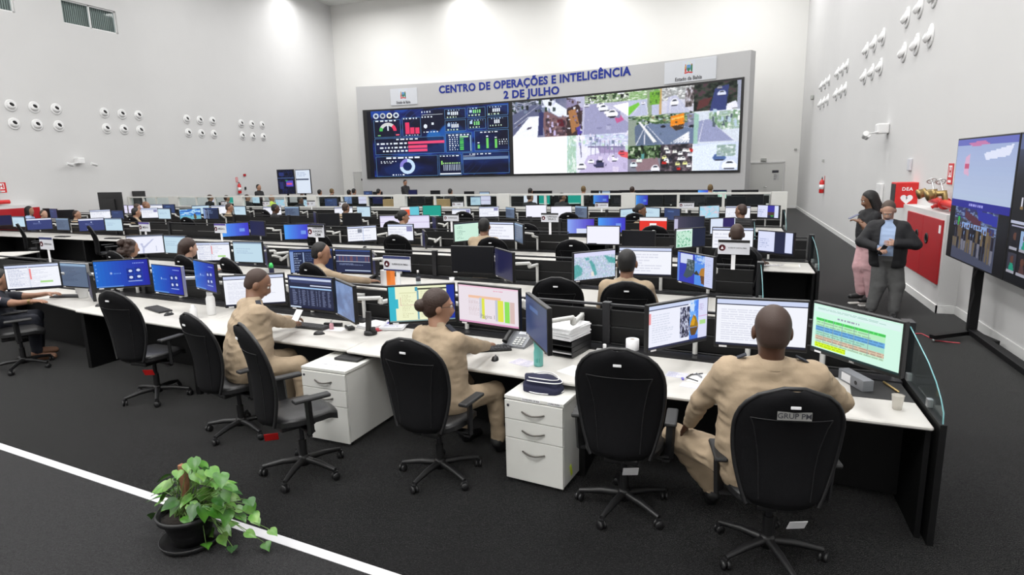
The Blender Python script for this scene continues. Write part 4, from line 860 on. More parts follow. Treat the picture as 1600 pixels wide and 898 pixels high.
MON = [
('A1','A',-8.18,5.02,0.95,39,0.58,0.33,65),('A2','A',-7.98,5.39,0.91,-2,0.54,0.33,118),('A3','A',-6.74,5.10,1.02,36,0.58,0.34,190),('A4','A',-5.89,4.99,1.00,-10,0.57,0.34,265),('A5','A',-5.49,5.13,1.03,-22,0.57,0.34,323),('A6','A',-4.50,4.78,0.99,30,0.59,0.33,413),('A7','A',-3.76,4.72,1.00,-7,0.58,0.34,488),('A8','A',-3.32,4.62,0.97,-36,0.56,0.35,540),('A9','A',-2.50,4.57,1.00,27,0.58,0.34,659),('A10','A',-1.81,4.41,1.05,-13,0.60,0.34,765),('A11','A',-1.32,4.16,1.01,-57,0.60,0.34,842),('A12','A',-0.35,4.38,1.01,49,0.58,0.34,1054),('A13','A',0.20,4.28,1.06,0,0.58,0.35,1189),('A14','A',0.72,4.01,1.09,-49,0.62,0.33,1342),('B2','B',-9.49,7.68,0.99,33,0.58,0.34,236),('B3','B',-9.08,7.92,0.97,-3,0.56,0.33,274),('B4','B',-7.86,7.55,0.92,18,0.56,0.33,342),('B5','B',-7.02,7.41,0.95,-0,0.57,0.34,388),('B6','B',-5.39,6.82,0.95,24,0.59,0.34,475),('B7','B',-4.80,6.94,0.94,0,0.57,0.34,553),('B9','B',-3.04,6.91,1.02,-1,0.58,0.34,738),('B10','B',-2.56,6.78,0.98,-47,0.56,0.36,788),('B11','B',-1.48,6.81,1.01,45,0.57,0.34,927),('B12','B',-0.91,6.86,1.06,2,0.59,0.34,1023),('B13','B',-0.35,6.64,1.02,-47,0.58,0.35,1089),('C1','C',-20.83,12.12,0.96,49,0.58,0.31,0),('C2','C',-19.73,11.98,0.94,-1,0.56,0.32,29),('C3','C',-18.16,11.53,0.92,50,0.58,0.33,61),('C4','C',-17.16,11.50,0.92,-4,0.56,0.34,98),('C5','C',-15.76,11.28,0.94,41,0.58,0.34,143),('C6','C',-15.06,11.37,0.94,4,0.57,0.34,178),('C7','C',-10.65,10.91,0.91,42,0.58,0.32,367),('C8','C',-9.99,10.90,0.94,-15,0.56,0.34,403),('C9','C',-8.74,10.67,0.90,20,0.56,0.34,464),('C10','C',-8.24,10.71,0.91,-20,0.55,0.34,497),('C11','C',-6.98,10.44,0.91,39,0.58,0.33,565),('C12','C',-6.11,10.47,0.93,5,0.55,0.35,626),('C14','C',-4.68,10.39,0.97,55,0.54,0.36,727),('C15','C',-3.98,10.41,0.99,-8,0.54,0.35,783),('C16','C',-3.54,10.15,0.99,-56,0.57,0.35,811),('C17','C',-2.07,10.25,0.97,1,0.57,0.33,942),('C18','C',-1.48,10.29,0.93,-5,0.57,0.29,998),('C19','C',-0.64,10.10,0.97,40,0.57,0.32,1078),('C20','C',-0.00,9.69,1.00,-4,0.59,0.35,1144),('C21','C',0.60,9.65,0.95,-35,0.58,0.35,1213),('P2','P',-9.89,13.34,0.92,17,0.57,0.34,514),('P3','P',-9.19,13.35,0.93,2,0.56,0.34,550),('P4','P',-7.97,13.21,0.89,15,0.56,0.33,610),('P5','P',-7.10,12.98,0.92,17,0.59,0.33,652),('P7','P',-3.02,12.58,0.89,8,0.58,0.33,907),('P8','P',-2.37,12.61,0.92,4,0.58,0.33,955),('P9','P',-1.53,12.65,0.93,-5,0.57,0.32,1021),('P10','P',-0.82,12.54,0.96,-3,0.59,0.32,1077),('P11','P',-0.20,12.66,0.92,32,0.55,0.32,1128),('P12','P',-19.78,14.50,0.95,53,0.58,0.32,156),('P13','P',-19.04,14.55,0.94,-1,0.56,0.31,184),('P14','P',-17.28,14.28,1.00,16,0.56,0.34,234),('P15','P',-16.52,14.16,1.00,-4,0.56,0.34,257),('P16','P',-15.36,14.04,1.00,49,0.58,0.33,297),('P17','P',-14.51,14.01,1.02,1,0.56,0.34,330),('P18','D',-16.32,17.04,0.89,-4,0.56,0.33,375),('P19','D',-17.36,17.15,0.91,23,0.57,0.33,343),('Q1','D',-14.63,16.70,0.90,42,0.58,0.33,425),('Q2','D',-13.79,16.68,0.88,3,0.56,0.34,457),('Q3','D',-11.64,16.48,0.89,30,0.57,0.33,536),('Q4','D',-10.86,16.44,0.90,-10,0.56,0.34,568),('Q5','D',-9.14,16.25,0.91,34,0.57,0.33,639),('Q6','D',-8.35,16.17,0.94,9,0.57,0.34,675),('Q8','D',-7.36,16.07,0.87,9,0.57,0.32,721),('Q9','D',-6.53,16.13,0.92,20,0.57,0.32,764),('Q10','D',-5.91,16.22,0.90,-44,0.56,0.31,797),('Q11','D',-5.04,15.86,0.95,12,0.57,0.35,837),('Q12','D',-4.36,15.94,0.94,13,0.57,0.32,876),('Q13','D',-3.81,15.97,0.94,-41,0.55,0.32,908),('Q14','D',-2.55,15.89,0.90,46,0.56,0.30,982),('Q15','D',-1.94,16.00,0.93,-43,0.55,0.29,1021),('Q16','D',-1.44,15.80,0.90,-41,0.56,0.31,1050),('Q17','D',-0.57,15.73,0.96,36,0.56,0.32,1107),('Q18','D',0.09,15.54,0.96,-2,0.57,0.32,1153),('Q19','D',0.77,15.53,0.97,-33,0.56,0.33,1201),('R1','D',-24.77,17.39,0.89,38,0.61,0.35,127),('R2','D',-24.22,17.68,0.87,-4,0.56,0.34,153),('R3','D',-22.83,17.55,0.89,36,0.57,0.34,187),('R4','P',-21.39,14.48,0.93,23,0.57,0.34,103),('R5','P',-23.06,14.77,0.96,3,0.56,0.34,65),('R6','P',-22.36,14.73,0.95,-13,0.56,0.34,84),('R7','D',-21.84,17.48,0.90,27,0.57,0.34,213),('R8','D',-20.86,17.50,0.93,23,0.57,0.33,243),('R9','D',-19.98,17.35,0.93,1,0.56,0.34,264),('R10','D',-18.24,17.16,0.91,37,0.58,0.33,314),]
KIND = dict(A1='split', A2='dim', A3='blue', A4='blue', A5='blue', A6='doc', A7='table', A8='gray', A9='yellow', A10='pink', A11='bdark', A12='photo', A13='doc', A14='green',
            B2='road', B3='pale', B4='split', B5='pale', B6='dark', B7='chart', B9='off', B10='navy', B11='map', B12='doc', B13='mapb',
            C1='navy', C2='pale', C3='navyw', C4='dim', C5='navyw', C6='pale', C7='win', C8='navy', C9='win', C10='navy', C11='twin', C12='cal', C14='lgreen', C15='doc', C16='dim', C17='white', C18='off', C19='minib', C20='doc', C21='half',
            P2='off', P3='off', P4='lilac', P5='lilac', P7='purple', P8='win', P9='red', P10='grad', P11='halfp', P12='doc', P13='bdark', P14='cal', P15='pale', P16='sea', P17='dark', P18='pale', P19='doc',
            Q1='doc', Q2='dim', Q3='doc', Q4='pale', Q5='redcyan', Q6='teal', Q8='cal', Q9='cal', Q10='dim', Q11='white', Q12='white', Q13='dim', Q14='pale', Q15='pale', Q16='bdark', Q17='pmap', Q18='doc', Q19='night',
            R1='red', R2='off', R3='lilac', R4='off', R5='off', R6='bdark', R7='lilac', R8='doc', R9='bdark', R10='pale')
SIZE = {'A': (150, 86), 'B': (72, 42), 'C': (40, 24), 'P': (32, 18), 'D': (28, 16), 'E': (16, 9), 'F': (8, 5)}
SCR = {}
def screen_for(kind, row, w_, h):
    key = (kind, row)
    if key not in SCR:
        cv = globals()['c_'+kind](*SIZE[row])
        o = canvas_mesh('screen', cv, lambda u, v: (u-.5, 0, v)); SCR[key] = o.data; bpy.data.objects.remove(o)
    o = bpy.data.objects.new('screen', SCR[key]); C.objects.link(o); o.scale = (w_-.022, 1, h-.034); o.location = (0, -.0195, .021)
    return o
def monitor(row, X, Y, Z, yaw, w_, h, kind, label, px=0, silver=False, arm=True):
    t = thing('monitor', label, 'monitor', (X, Y, Z), math.radians(yaw), 'monitors of the '+ROWN[row])
    bev = .004 if row in 'AB' else 0
    MB().box((0, 0, h/2), (w_, .036, h), 'aluminium' if silver else 'black_plastic', bev=bev).build('housing', t)
    s = screen_for(kind, row, w_, h); s.parent = t
    if silver: b = MB().box((0, -.0185, h/2), (w_-.01, .001, h-.01), 'black_plastic').build('front_bezel', t)
    b = MB()
    b.box((0, .03, h*.5), (w_*.5, .03, h*.5), 'black_plastic', bev=bev)
    b.build('back_cover', t)
    if row in 'AB':
        MB().box((-w_*.40, -.0185, .009), (.05, .002, .012), 'paper').build('asset_sticker', t)
    if not arm: return t
    # arm: from the back plate to the rail of the divider behind
    ca, sa = math.cos(-math.radians(yaw)), math.sin(-math.radians(yaw))
    tx_, ty_ = X+(.10 if X < 0 else -.05), part_y(row, X)-.05
    dx, dy = tx_-X, ty_-Y; lx, ly = dx*ca-dy*sa, dx*sa+dy*ca
    if ly < .12: lx, ly = (lx if abs(lx) > .2 else .25), .14
    zr = max(.80, min(.98, Z+.1))-Z
    a = MB(); n = 8 if row in 'AB' else 6
    a.box((0, .055, h*.5), (.1, .02, .1), 'black_rail')
    e = (lx*.35+.10, ly*.45+.05, h*.5-.03)
    a.tube([(0, .06, h*.5), (0, .10, h*.5), e], .019, 'arm_white', n)
    a.tube([e, (e[0], e[1], e[2]-.05)], .026, 'arm_white', n)
    a.tube([(e[0], e[1], e[2]-.045), (lx, ly, zr+.03)], .022, 'arm_white', n)
    a.tube([(lx, ly, .77-Z), (lx, ly, zr+.05)], .02, 'arm_white', n)
    ar = a.build('arm', t)
    return t
MONX = sorted(MON, key=lambda m: m[8])
for row in 'ABCPD':
    ms = [m for m in MONX if m[1] == row]
    for i, m in enumerate(ms):
        k = KIND[m[0]]
        t = monitor(row, max(m[2], -22.95), m[3], m[4], m[5], m[6], m[7], k, 'monitor showing %s, %s in the %s' % (DESC[k], ordinal(i, len(ms)), ROWN[row]), silver=m[0] in ('A4', 'A2'))
        if m[0] == 'A14':
            tm = text_mesh('DELL', .014, 'arm_white', .0003, .0004, 1.1); tm.v = [(v[0], -.0185-v[2], v[1]+.010) for v in tm.v]; tm.build('maker_lettering', t)
        if m[0] == 'A10':
            tm = text_mesh('Página 1', .045, 'dim_text', .0003, 0); tm.v = [(v[0]-.0, -.0200-v[2], v[1]+.085) for v in tm.v]; tm.build('page_caption', t)
# monitors seen edge-on
for k, (r, px, py, z, yaw, lab) in enumerate((('A', 146, 466, .80, -32, 'monitor seen edge-on beside the white mug in the front row'), ('B', 419, 416, .84, -44, 'monitor seen edge-on behind the man looking at his phone'),
                              ('B', 587, 434, .84, -52, 'monitor seen edge-on by the reaching officer in the second row'), ('C', 664, 386, .84, -57, 'thin monitor seen edge-on in the third row'), ('P', 680, 360, .86, -54, 'blue monitor seen edge-on in the fourth row'), ('P', 493.5, 346, .86, -46, 'monitor seen edge-on left of two black screens'))):
    p = at(px, py, z)
    off = {'A': .62, 'B': .62, 'C': .5, 'P': .5}[r]
    q = atrow(px, py, ROW[r], off)
    if r == 'A': q = p
    monitor(r, q.x, q.y, z if r == 'A' else max(.8, min(.95, q.z)), yaw, .55, .33, 'navy', lab)
# ------------------------------------------------------------------ sign plates on posts
def plate(px, y0, y1, wpx, row, text, lab, top='black_plastic', offs=1.04, slim=False, blue=False):
    p1 = atrow(px, y0, ROW[row], offs) if row != 'A' else None
    if row == 'A':
        Y = 5.4
        for _ in range(10): q = atY(px, y0, Y); Y = part_y('A', q.x)
        p1 = atY(px, y0, Y); p0 = atY(px, y1, Y); 
    else: p0 = atY(px, y1, p1.y)
    h = p1.z-p0.z; w_ = abs(atY(px+wpx/2, y0, p1.y).x-atY(px-wpx/2, y0, p1.y).x)
    t = thing('desk_sign', lab, 'sign', (p1.x, p1.y-.045, 0), -.1)
    MB().box((0, 0, (p1.z+p0.z)/2), (w_, .012, h), 'sign_white', bev=.003).build('plate', t)
    MB().box((0, -.007, p1.z-h*.09), (w_*.99, .003, h*.18), top).build('header_band', t)
    if blue: MB().box((0, -.007, p0.z+h*.05), (w_*.99, .003, h*.10), top).build('footer_band', t)
    MB().box((0, .01, (p0.z+1.10)/2 if p0.z > 1.12 else p0.z-.05), (.045, .008, max(.1, abs(p0.z-1.10)+.06)), 'paper').build('post', t)
    e = MB(); e.lathe([(0, 0), (h*.22, 0)], 'crest_maroon', (-w_*.36, -.0085, (p1.z+p0.z)/2-h*.05), 16, Matrix.Rotation(PI/2, 3, 'X')); e.add([(-w_*.36-h*.10, -.0105, p0.z+h*.36), (-w_*.36+h*.10, -.0105, p0.z+h*.36), (-w_*.36, -.0105, p0.z+h*.56)], [(0, 1, 2)], 'paper'); e.build('round_emblem', t)
    for i, l in enumerate(text):
        tm = text_mesh(l, 1., 'dark_ink', .0005, .01); xs_ = [v[0] for v in tm.v]; k = min(w_*.58/(max(xs_)-min(xs_)), h*.30)
        zc = (p1.z+p0.z)/2-h*.05+(len(text)-1)*h*.14-i*h*.26
        tm.v = [(v[0]*k+w_*.12, -.0085-v[2]*.0, v[1]*k+zc) for v in tm.v]; tm.build('lettering', t)
plate(623, 399, 422, 45, 'A', ['SUPERVISOR PMBA'], 'sign plate reading supervisor beside the orange folder', 'sign_navy', blue=True)
plate(1147, 374, 396.5, 50, 'B', ['INTERIOR CAPITAL PMBA'], 'large sign plate behind the man in black at right')
plate(76, 370, 389, 24, 'A', ['SUPERVISOR'], 'sign plate on a white post above the far left monitors', 'sign_navy')
plate(495.5, 351, 370, 27, 'B', ['SUPERVISOR', 'SUPORTE', 'CBM'], 'sign plate over the leftmost reaching officer', blue=False)
plate(228, 347, 361, 19, 'B', ['MESA 6'], 'violet topped sign plate above the curly haired woman', 'sign_violet')
plate(346.5, 349, 363.5, 20, 'B', ['MESA 5'], 'violet topped sign plate beside the blue desktop screen', 'sign_violet')
plate(860, 332.5, 346.5, 28, 'C', ['SUPERVISOR', 'SALA 2'], 'sign plate on a tall white post left of violet screens')
plate(706, 334, 345, 25, 'C', ['SUPERVISOR'], 'sign plate left of the seated officer in third row')
plate(940.5, 315.5, 324.5, 21, 'D', ['SUPORTE'], 'small sign plate in front of the bright blue screen behind glass')
plate(1073, 315, 325, 24, 'D', ['SUPORTE'], 'small sign plate under the glass partition at right')
plate(716, 314.5, 322.5, 18, 'D', ['SAMU'], 'small sign plate in front of the cardboard boxes')
plate(537, 314.5, 322, 13, 'D', ['SSP'], 'small sign plate above the bald officer head')
plate(351, 314, 319.5, 10, 'D', ['SSP'], 'tiny sign plate over the officer at the left partition')
plate(417, 313.5, 321, 12, 'D', ['SSP'], 'small sign plate beside the yellow vest')
plate(487, 313, 322, 14, 'D', ['SSP'], 'small sign plate on the white pillar')
# ------------------------------------------------------------------ task chairs
def backrest_mesh(n=18):
    """tall rounded back: y is depth, origin on the floor under the gas lift; the chair faces +Y"""
    mb = MB(); vs = []; rows = 16
    z0, z1 = .47, 1.17
    outline = []
    for i in range(rows+1):
        t = i/rows; z = z0+(z1-z0)*t
        if t > .62: hw = .27*math.sqrt(max(0, 1-((t-.62)/.385)**2.6))
        else: hw = .185+(.27-.185)*math.sin(min(1, t/.62)*PI/2)**.9
        if t < .06: hw *= .80+.20*math.sqrt(t/.06)
        outline.append((max(hw, .02), z, t))
    M_ = 12
    for side in (0, 1):
        for hw, z, t in outline:
            yc = -.29-.10*t+.06*math.sin(t*PI)          # spine curve
            for j in range(M_+1):
                u = -1+2*j/M_; x = hw*u
                edge = (1-abs(u)**4)*(1-(2*abs(t-.5))**8)
                y = yc+.05*u*u + (.045*edge if side == 0 else -.020*edge-.012)
                vs.append((x, y, z))
    fs = []; W_ = M_+1; off = (rows+1)*W_
    for i in range(rows):
        for j in range(M_):
            a = i*W_+j; fs.append((a+1, a, a+W_, a+W_+1)); b = off+a; fs.append((b, b+1, b+W_+1, b+W_))
    ring = [j for j in range(W_)]+[i*W_+M_ for i in range(1, rows+1)]+[rows*W_+j for j in range(M_-1, -1, -1)]+[i*W_ for i in range(rows-1, 0, -1)]
    k = len(ring)
    for i in range(k): a, b = ring[i], ring[(i+1) % k]; fs.append((a, b, b+off, a+off))
    return mb.add(vs, fs, 'black_fabric', True)
def back_edge():
    pts = []
    for s in (1, -1):
        L = []
        for i in range(17):
            t = i/16; z = .47+.70*t
            if t > .62: hw = .27*math.sqrt(max(0, 1-((t-.62)/.385)**2.6))
            else: hw = .185+(.27-.185)*math.sin(min(1, t/.62)*PI/2)**.9
            L.append((s*max(hw, .02), -.29-.10*t+.06*math.sin(t*PI)+.05-.008, z))
        pts += L if s == 1 else L[::-1]
    return MB().tube(pts, .0125, 'black_plastic', 8)
def make_chair(label):
    t = thing('office_chair', label, 'chair')
    bk = backrest_mesh().build('backrest', t); back_edge().build('edge_trim', bk)
    MB().box((0, -.389, 1.085), (.05, .006, .016), 'paper', bev=.003).build('badge', bk, 'small white badge')
    # seams on the back cover
    s_ = MB()
    def by(x, z):
        t = (z-.47)/.70; hw = .27*math.sqrt(max(0, 1-((t-.62)/.385)**2.6)) if t > .62 else .185+.085*math.sin(min(1, t/.62)*PI/2)**.9; u = x/hw
        return (x, -.29-.10*t+.06*math.sin(t*PI)+.05*u*u-.020*(1-abs(u)**4)*(1-(2*abs(t-.5))**8)-.0125, z)
    for s in (-1, 1): s_.tube([by(s*x_, z_) for x_, z_ in ((.20, 1.0), (.18, .95), (.165, .88), (.15, .80), (.14, .70), (.135, .60), (.13, .52))], .003, 'black_plastic', 6)
    s_.tube([by(x_*.04, 1.0) for x_ in range(-5, 6)], .0025, 'black_plastic', 6); s_.build('seam', bk)
    b = MB(); bm = bmesh.new(); bmesh.ops.create_cube(bm, size=1); bmesh.ops.subdivide_edges(bm, edges=bm.edges[:], cuts=5, use_grid_fill=True)
    for v in bm.verts:
        x, y, z = v.co*2; r = max(abs(x), abs(y)); sx = x*math.sqrt(1-y*y*.32); sy = y*math.sqrt(1-x*x*.32)
        v.co = (sx*.26, sy*.25+.01, .465+z*.045*(1-.55*r**5)-(.03 if y > .7 else 0)*(y-.7)/.3+.012*(abs(x)**3))
    b.add([v.co.copy() for v in bm.verts], [[v.index for v in f.verts] for f in bm.faces], 'black_leather', True); bm.free(); b.build('seat', t)
    MB().box((0, -.05, .405), (.22, .26, .04), 'black_plastic', bev=.01).bar((0, -.1, .40), (0, -.275, .47), .06, .02, 'black_plastic').bar((0, -.275, .45), (0, -.285, .60), .06, .02, 'black_plastic').tube([(.1, -.02, .40), (.25, -.03, .385)], .008, 'black_plastic').box((.27, -.03, .383), (.05, .03, .015), 'black_plastic').build('mechanism', t)
    for s in (-1, 1):
        a = MB(); a.bar((s*.14, -.02, .405), (s*.29, -.02, .41), .06, .014, 'black_plastic'); a.bar((s*.29, -.02, .40), (s*.30, -.03, .64), .025, .06, 'black_plastic'); ar = a.build('armrest', t)
        MB().box((s*.30, .0, .655), (.075, .27, .028), 'soft_black', bev=.012).build('arm_pad', ar)
    MB().tube([(0, 0, .12), (0, 0, .26)], .03, 'black_plastic', 14).tube([(0, 0, .26), (0, 0, .40)], .02, 'black_rail', 14).build('gas_lift', t)
    b = MB(); b.lathe([(0, .065), (.045, .065), (.045, .125), (.035, .14), (0, .14)], 'black_plastic', n=16)
    for k in range(5):
        a = 2*PI*k/5+.35; e = (.31*math.cos(a), .31*math.sin(a), .075); b.tube([(.02*math.cos(a), .02*math.sin(a), .105), (.16*math.cos(a), .16*math.sin(a), .10), e], [.027, .023, .016], 'black_plastic', 8)
    bs = b.build('star_base', t)
    for k in range(5):
        a = 2*PI*k/5+.35; x, y = .31*math.cos(a), .31*math.sin(a); c_ = MB(); d = Vector((math.cos(a+1.2), math.sin(a+1.2), 0)); n_ = Vector((-d.y, d.x, 0))
        for s in (-1, 1): c_.lathe([(0, -.009), (.026, -.009), (.029, -.004), (.029, .004), (.026, .009), (0, .009)], 'black_plastic', Vector((x, y, .029))+n_*s*.015, 14, n_.to_track_quat('Z', 'Y').to_matrix())
        c_.box((x, y, .05), (.03, .03, .035), 'black_plastic'); c_.build('caster', bs)
    return t
chair0 = None
def place_chair(x, y, face, label, row, dz=0., spin=0.):
    global chair0
    if chair0 is None: chair0 = make_chair(label); o = chair0
    else: o = copy_tree(chair0); o['label'] = label
    o['group'] = 'black task chairs of the '+ROWN[row]
    o.location = (x, y, 0); o.rotation_euler = (0, 0, math.radians(face-90))
    for ch in o.children:
        if ch.name.startswith('star_base'): ch.rotation_euler = (0, 0, spin)
    return o
def chair_from_back(px, py, face, label, row, zt=1.15, off=None, spin=0.):
    if off is None: p = at(px, py, zt)
    else: p = atrow(px, py, ROW[row], off)
    f = Vector((math.cos(math.radians(face)), math.sin(math.radians(face)), 0)); c = p+f*.34
    return place_chair(c.x, c.y, face, label, row, spin=spin)
ch = {}
def hub(i, px, py, face, label, spin): p = at(px, py, .07); ch[i] = place_chair(p.x, p.y, face, label, 'A', spin=spin)
hub(0, 38, 566, 62, 'black task chair of the navy shirted man at far left', .4)
hub(1, 247, 611, 88, 'empty black task chair facing right, second from left', .2)
hub(2, 378, 662, 72, 'black task chair of the officer leaning over his phone', .9)
hub(3, 476, 724, 58, 'empty black task chair turned right with raised armrest, left of pedestal', .1)
hub(4, 688, 728, 84, 'black task chair of the woman with the hair bun', .5)
hub(5, 975, 778, 92, 'empty black task chair right of the white drawer pedestal', .25)
hub(6, 1198, 850, 100, 'black task chair with grey tape lettering on its back', .85)
ch[1].scale = (1, 1, 1.04); ch[3].scale = (1, 1, 1.07); ch[5].scale = (1, 1, 1.05)
for px, py, f, row, off, lab in [(980, 442, 92, 'B', -.66, 'black task chair of the officer seen from behind, second row'), (869, 433, 96, 'B', -.66, 'empty black task chair left of the officer seen from behind'),
        (482, 415, 75, 'B', -.66, 'black task chair of the officer reaching right'), (283, 400, 78, 'B', -.66, 'black task chair between the two long haired women'), (353, 407, 72, 'B', -.66, 'empty black task chair right of the straight haired woman'), (175, 393, 80, 'B', -.66, 'black task chair of the curly haired woman'),
        (617, 368, 92, 'C', -.52, 'empty black task chair before the white calendar screen'), (767, 371, 92, 'C', -.52, 'black task chair with a reflective strip behind the central officer'), (893, 371.5, 92, 'C', -.52, 'empty black task chair left of the blank white screen'), (140, 353, 60, 'C', -.52, 'empty black task chair turned sideways at far left'), (495, 373, 90, 'C', -.52, 'black task chair behind the sign of the third row'), (29, 351, 60, 'C', -.52, 'black task chair at the left edge of the third row'), (1150, 408, 92, 'C', -.52, 'black task chair of the man behind the large sign'),
        (822, 344, 85, 'P', -.5, 'empty black task chair left of the tall sign post'), (612, 346, 90, 'P', -.5, 'black task chair of the woman with the red screen'), (290, 341, 90, 'P', -.5, 'empty black task chair below the seascape screen'), (204, 335, 80, 'P', -.5, 'black task chair of the officer before a white page'), (1022, 362, 85, 'P', -.5, 'black task chair below the bright red screen'),
        (413, 330, 70, 'D', -.5, 'black task chair of the man in black short sleeves'), (888, 333, 95, 'D', -.5, 'empty black task chair before the two white screens'), (992, 337, 85, 'D', -.5, 'black task chair of the woman in profile, fifth row'), (723, 332, 100, 'D', -.5, 'empty black task chair before the calendar screen, fifth row')]:
    if (px, py) == (1150, 408): p = atY(px, py, 9.15); place_chair(p.x, 9.15, f, lab, row); continue
    chair_from_back(px, py, f, lab, row, off=off, spin=random.uniform(0, 1.2))
# extras on the near chairs: hanging paper tags and the tape with lettering
def chair_tag(c, x, y, z, m, rz, label):
    MB().box((x, y, z), (.10, .004, .07), m, rz=rz, rx=.5).build('hang_tag', c, label)
chair_tag(ch[1], .12, -.16, .33, 'red_bright', .4, 'red hanging tag'); chair_tag(ch[3], -.02, -.22, .33, 'red_bright', 1.2, 'red and white hanging tag'); chair_tag(ch[5], .06, -.16, .34, 'paper', .3, 'white hanging tag'); chair_tag(ch[6], .10, -.20, .33, 'paper', .2, 'white hanging tag')
tp = MB().box((0, -.3725, 1.035), (.165, .004, .045), 'grey_tape').build('grey_tape', ch[6], 'strip of grey tape with writing')
tm = text_mesh('GRUP PM', .040, 'dark_ink', .0004, .0003, 1.0); tm.v = [(v[0], -.3755-v[2], v[1]+1.035) for v in tm.v]; tm.build('tape_writing', tp)
# ------------------------------------------------------------------ glazed partition
PG = (17.2, -.052); GZ0, GZ1 = 1.14, 1.50
pil = [(-23.34, -23.22)]+[(atrow(a, 310, PG).x, atrow(b_, 310, PG).x) for a, b_ in ((265, 279), (366, 380), (481, 496), (616, 634), (777, 797), (971, 993), (1205, 1230))]
gy = lambda x: PG[0]+PG[1]*x
for i, (a, b_) in enumerate(pil):
    t = MB(); t.prism([(a, gy(a)-.06), (b_, gy(b_)-.06), (b_, gy(b_)+.10), (a, gy(a)+.10)], 0, 1.53, 'laminate_white')
    tag(t.build('partition_pillar'), 'white pillar of the low glazed partition, '+ordinal(i, len(pil)), 'pillar', 'white pillars of the glazed partition')
for i in range(len(pil)-1):
    a, b_ = pil[i][1]+.002, pil[i+1][0]-.002; n = 3; ya = gy(a); L_ = math.hypot(b_-a, gy(b_)-ya)
    t = thing('glass_partition', 'low white partition bay with glass strip, %s of the bays' % ordinal(i, len(pil)-1), 'partition', (a, ya, 0), math.atan2(gy(b_)-ya, b_-a), 'bays of the glazed partition')
    MB().box((L_/2, 0, GZ0/2-.03), (L_, .06, GZ0-.06), 'laminate_white').build('lower_panel', t)
    f = MB(); f.box((L_/2, 0, GZ1-.0), (L_, .07, .05), 'laminate_white').box((L_/2, 0, GZ0-.03), (L_, .07, .06), 'laminate_white')
    for k in (1, 2): f.box((L_*k/3, 0, (GZ0+GZ1)/2), (.07, .06, GZ1-GZ0), 'laminate_white')
    f.build('frame', t)
    for k in range(3): MB().box((L_*(k+.5)/3, 0, (GZ0+GZ1)/2), (L_/3-.07, .006, GZ1-GZ0-.05), 'pane').build('glass_pane', t)
# ------------------------------------------------------------------ rows behind the glass
ROW['E'] = (20.0, -.09); ROW['F'] = (24.6, -.09)
def far_desks(row, xs_):
    y0, s = ROW[row]
    for i, (xa, xb) in enumerate(zip(xs_, xs_[1:])):
        lab = 'pale desk behind the glass partition, %s in the %s' % (ordinal(i, len(xs_)-1), 'nearer row' if row == 'E' else 'farther row')
        t = thing('desk', lab, 'desk', ((xa+xb)/2, y0+s*(xa+xb)/2, 0), -.09, 'pale desks behind the glass partition'); w_ = xb-xa
        MB().box((0, .1, .735), (w_-.02, .9, .03), 'laminate').build('worktop', t)
        for q in (-1, 1): MB().box((q*(w_/2-.04), .1, .36), (.03, .8, .72), 'black_metal').build('side_panel', t)
        MB().box((0, .58, .52), (w_-.04, .03, 1.04), 'black_metal').build('back_panel', t)
far_desks('E', [-23, -20, -17, -14, -11, -8, -5, -2, .9]); far_desks('F', [-22, -19, -16, -13, -10, -7, -4, -1, 1.2])
def part_y(row, x, _p=part_y):
    return (ROW[row][0]+ROW[row][1]*x+.6) if row in 'EF' else _p(row, x)
EF = [('E', 303, 311, 9, 'bdark'), ('E', 312.5, 311, 9, 'gray'), ('E', 334, 311, 11, 'lilac'), ('E', 362, 307, 15, 'teal'), ('E', 400, 306, 22, 'pale'), ('E', 438, 312, 20, 'pmap'), ('E', 479, 312, 12, 'pale'), ('E', 517, 310, 24, 'bdark'), ('E', 544, 306, 16, 'gray'), ('E', 568, 306, 18, 'lilac'), ('E', 590, 306, 18, 'navy'),
      ('E', 652, 305, 30, 'off'), ('E', 743, 307, 13, 'pale'), ('E', 759, 306, 18, 'lilac'), ('E', 829, 305, 24, 'white'), ('E', 851, 305, 20, 'teal'), ('E', 876, 305, 24, 'off'), ('E', 898, 304, 22, 'teal'), ('E', 939, 304, 25, 'win'), ('E', 966, 304, 22, 'off'), ('E', 1003, 305, 14, 'win'), ('E', 1024, 305, 22, 'off'), ('E', 1049, 303, 15, 'off'), ('E', 1086, 304, 28, 'off'), ('E', 1117, 308, 24, 'off'), ('E', 1150, 307, 28, 'off'), ('E', 1180, 303, 24, 'off')]
FF = [(575, 298, 'bdark'), (590, 299, 'off'), (645, 296, 'navy'), (680, 297, 'off'), (733, 298.5, 'off'), (757, 299, 'pale'), (838, 297.5, 'off'), (854, 297.5, 'off'), (932, 297, 'off'), (945, 297.5, 'pale'), (961, 297, 'off'), (977, 296.5, 'off'), (996, 296.5, 'off'), (1014, 296, 'off'), (1032, 296, 'off'), (1050, 296, 'off'), (1067, 296, 'off'), (1081, 296, 'off'), (1101, 296, 'win'), (1125, 296, 'lgreen'), (1154, 296, 'off'), (1174, 296, 'off')]
for i, (r, px, py, wpx, k) in enumerate(EF):
    p = atrow(px, py, ROW['E'], .15); dep = p.length; w_ = min(.62, max(.40, wpx*dep*.97/FPX))
    monitor('E', p.x, p.y, max(.86, min(1.12, p.z-.33)), random.uniform(-20, 15), w_, .34, k, 'distant monitor showing %s, %s behind the glass strip' % (DESC[k], ordinal(i, len(EF)) if i < 16 or i > 10 else ''), arm=False)
for i, (px, py, k) in enumerate(FF):
    p = atrow(px, py, ROW['F'], .1)
    monitor('F', p.x, p.y, max(.8, p.z-.35), random.uniform(-10, 10), .50, .34, k, 'top of a distant monitor above the partition, %s' % ordinal(i, len(FF)), arm=False)
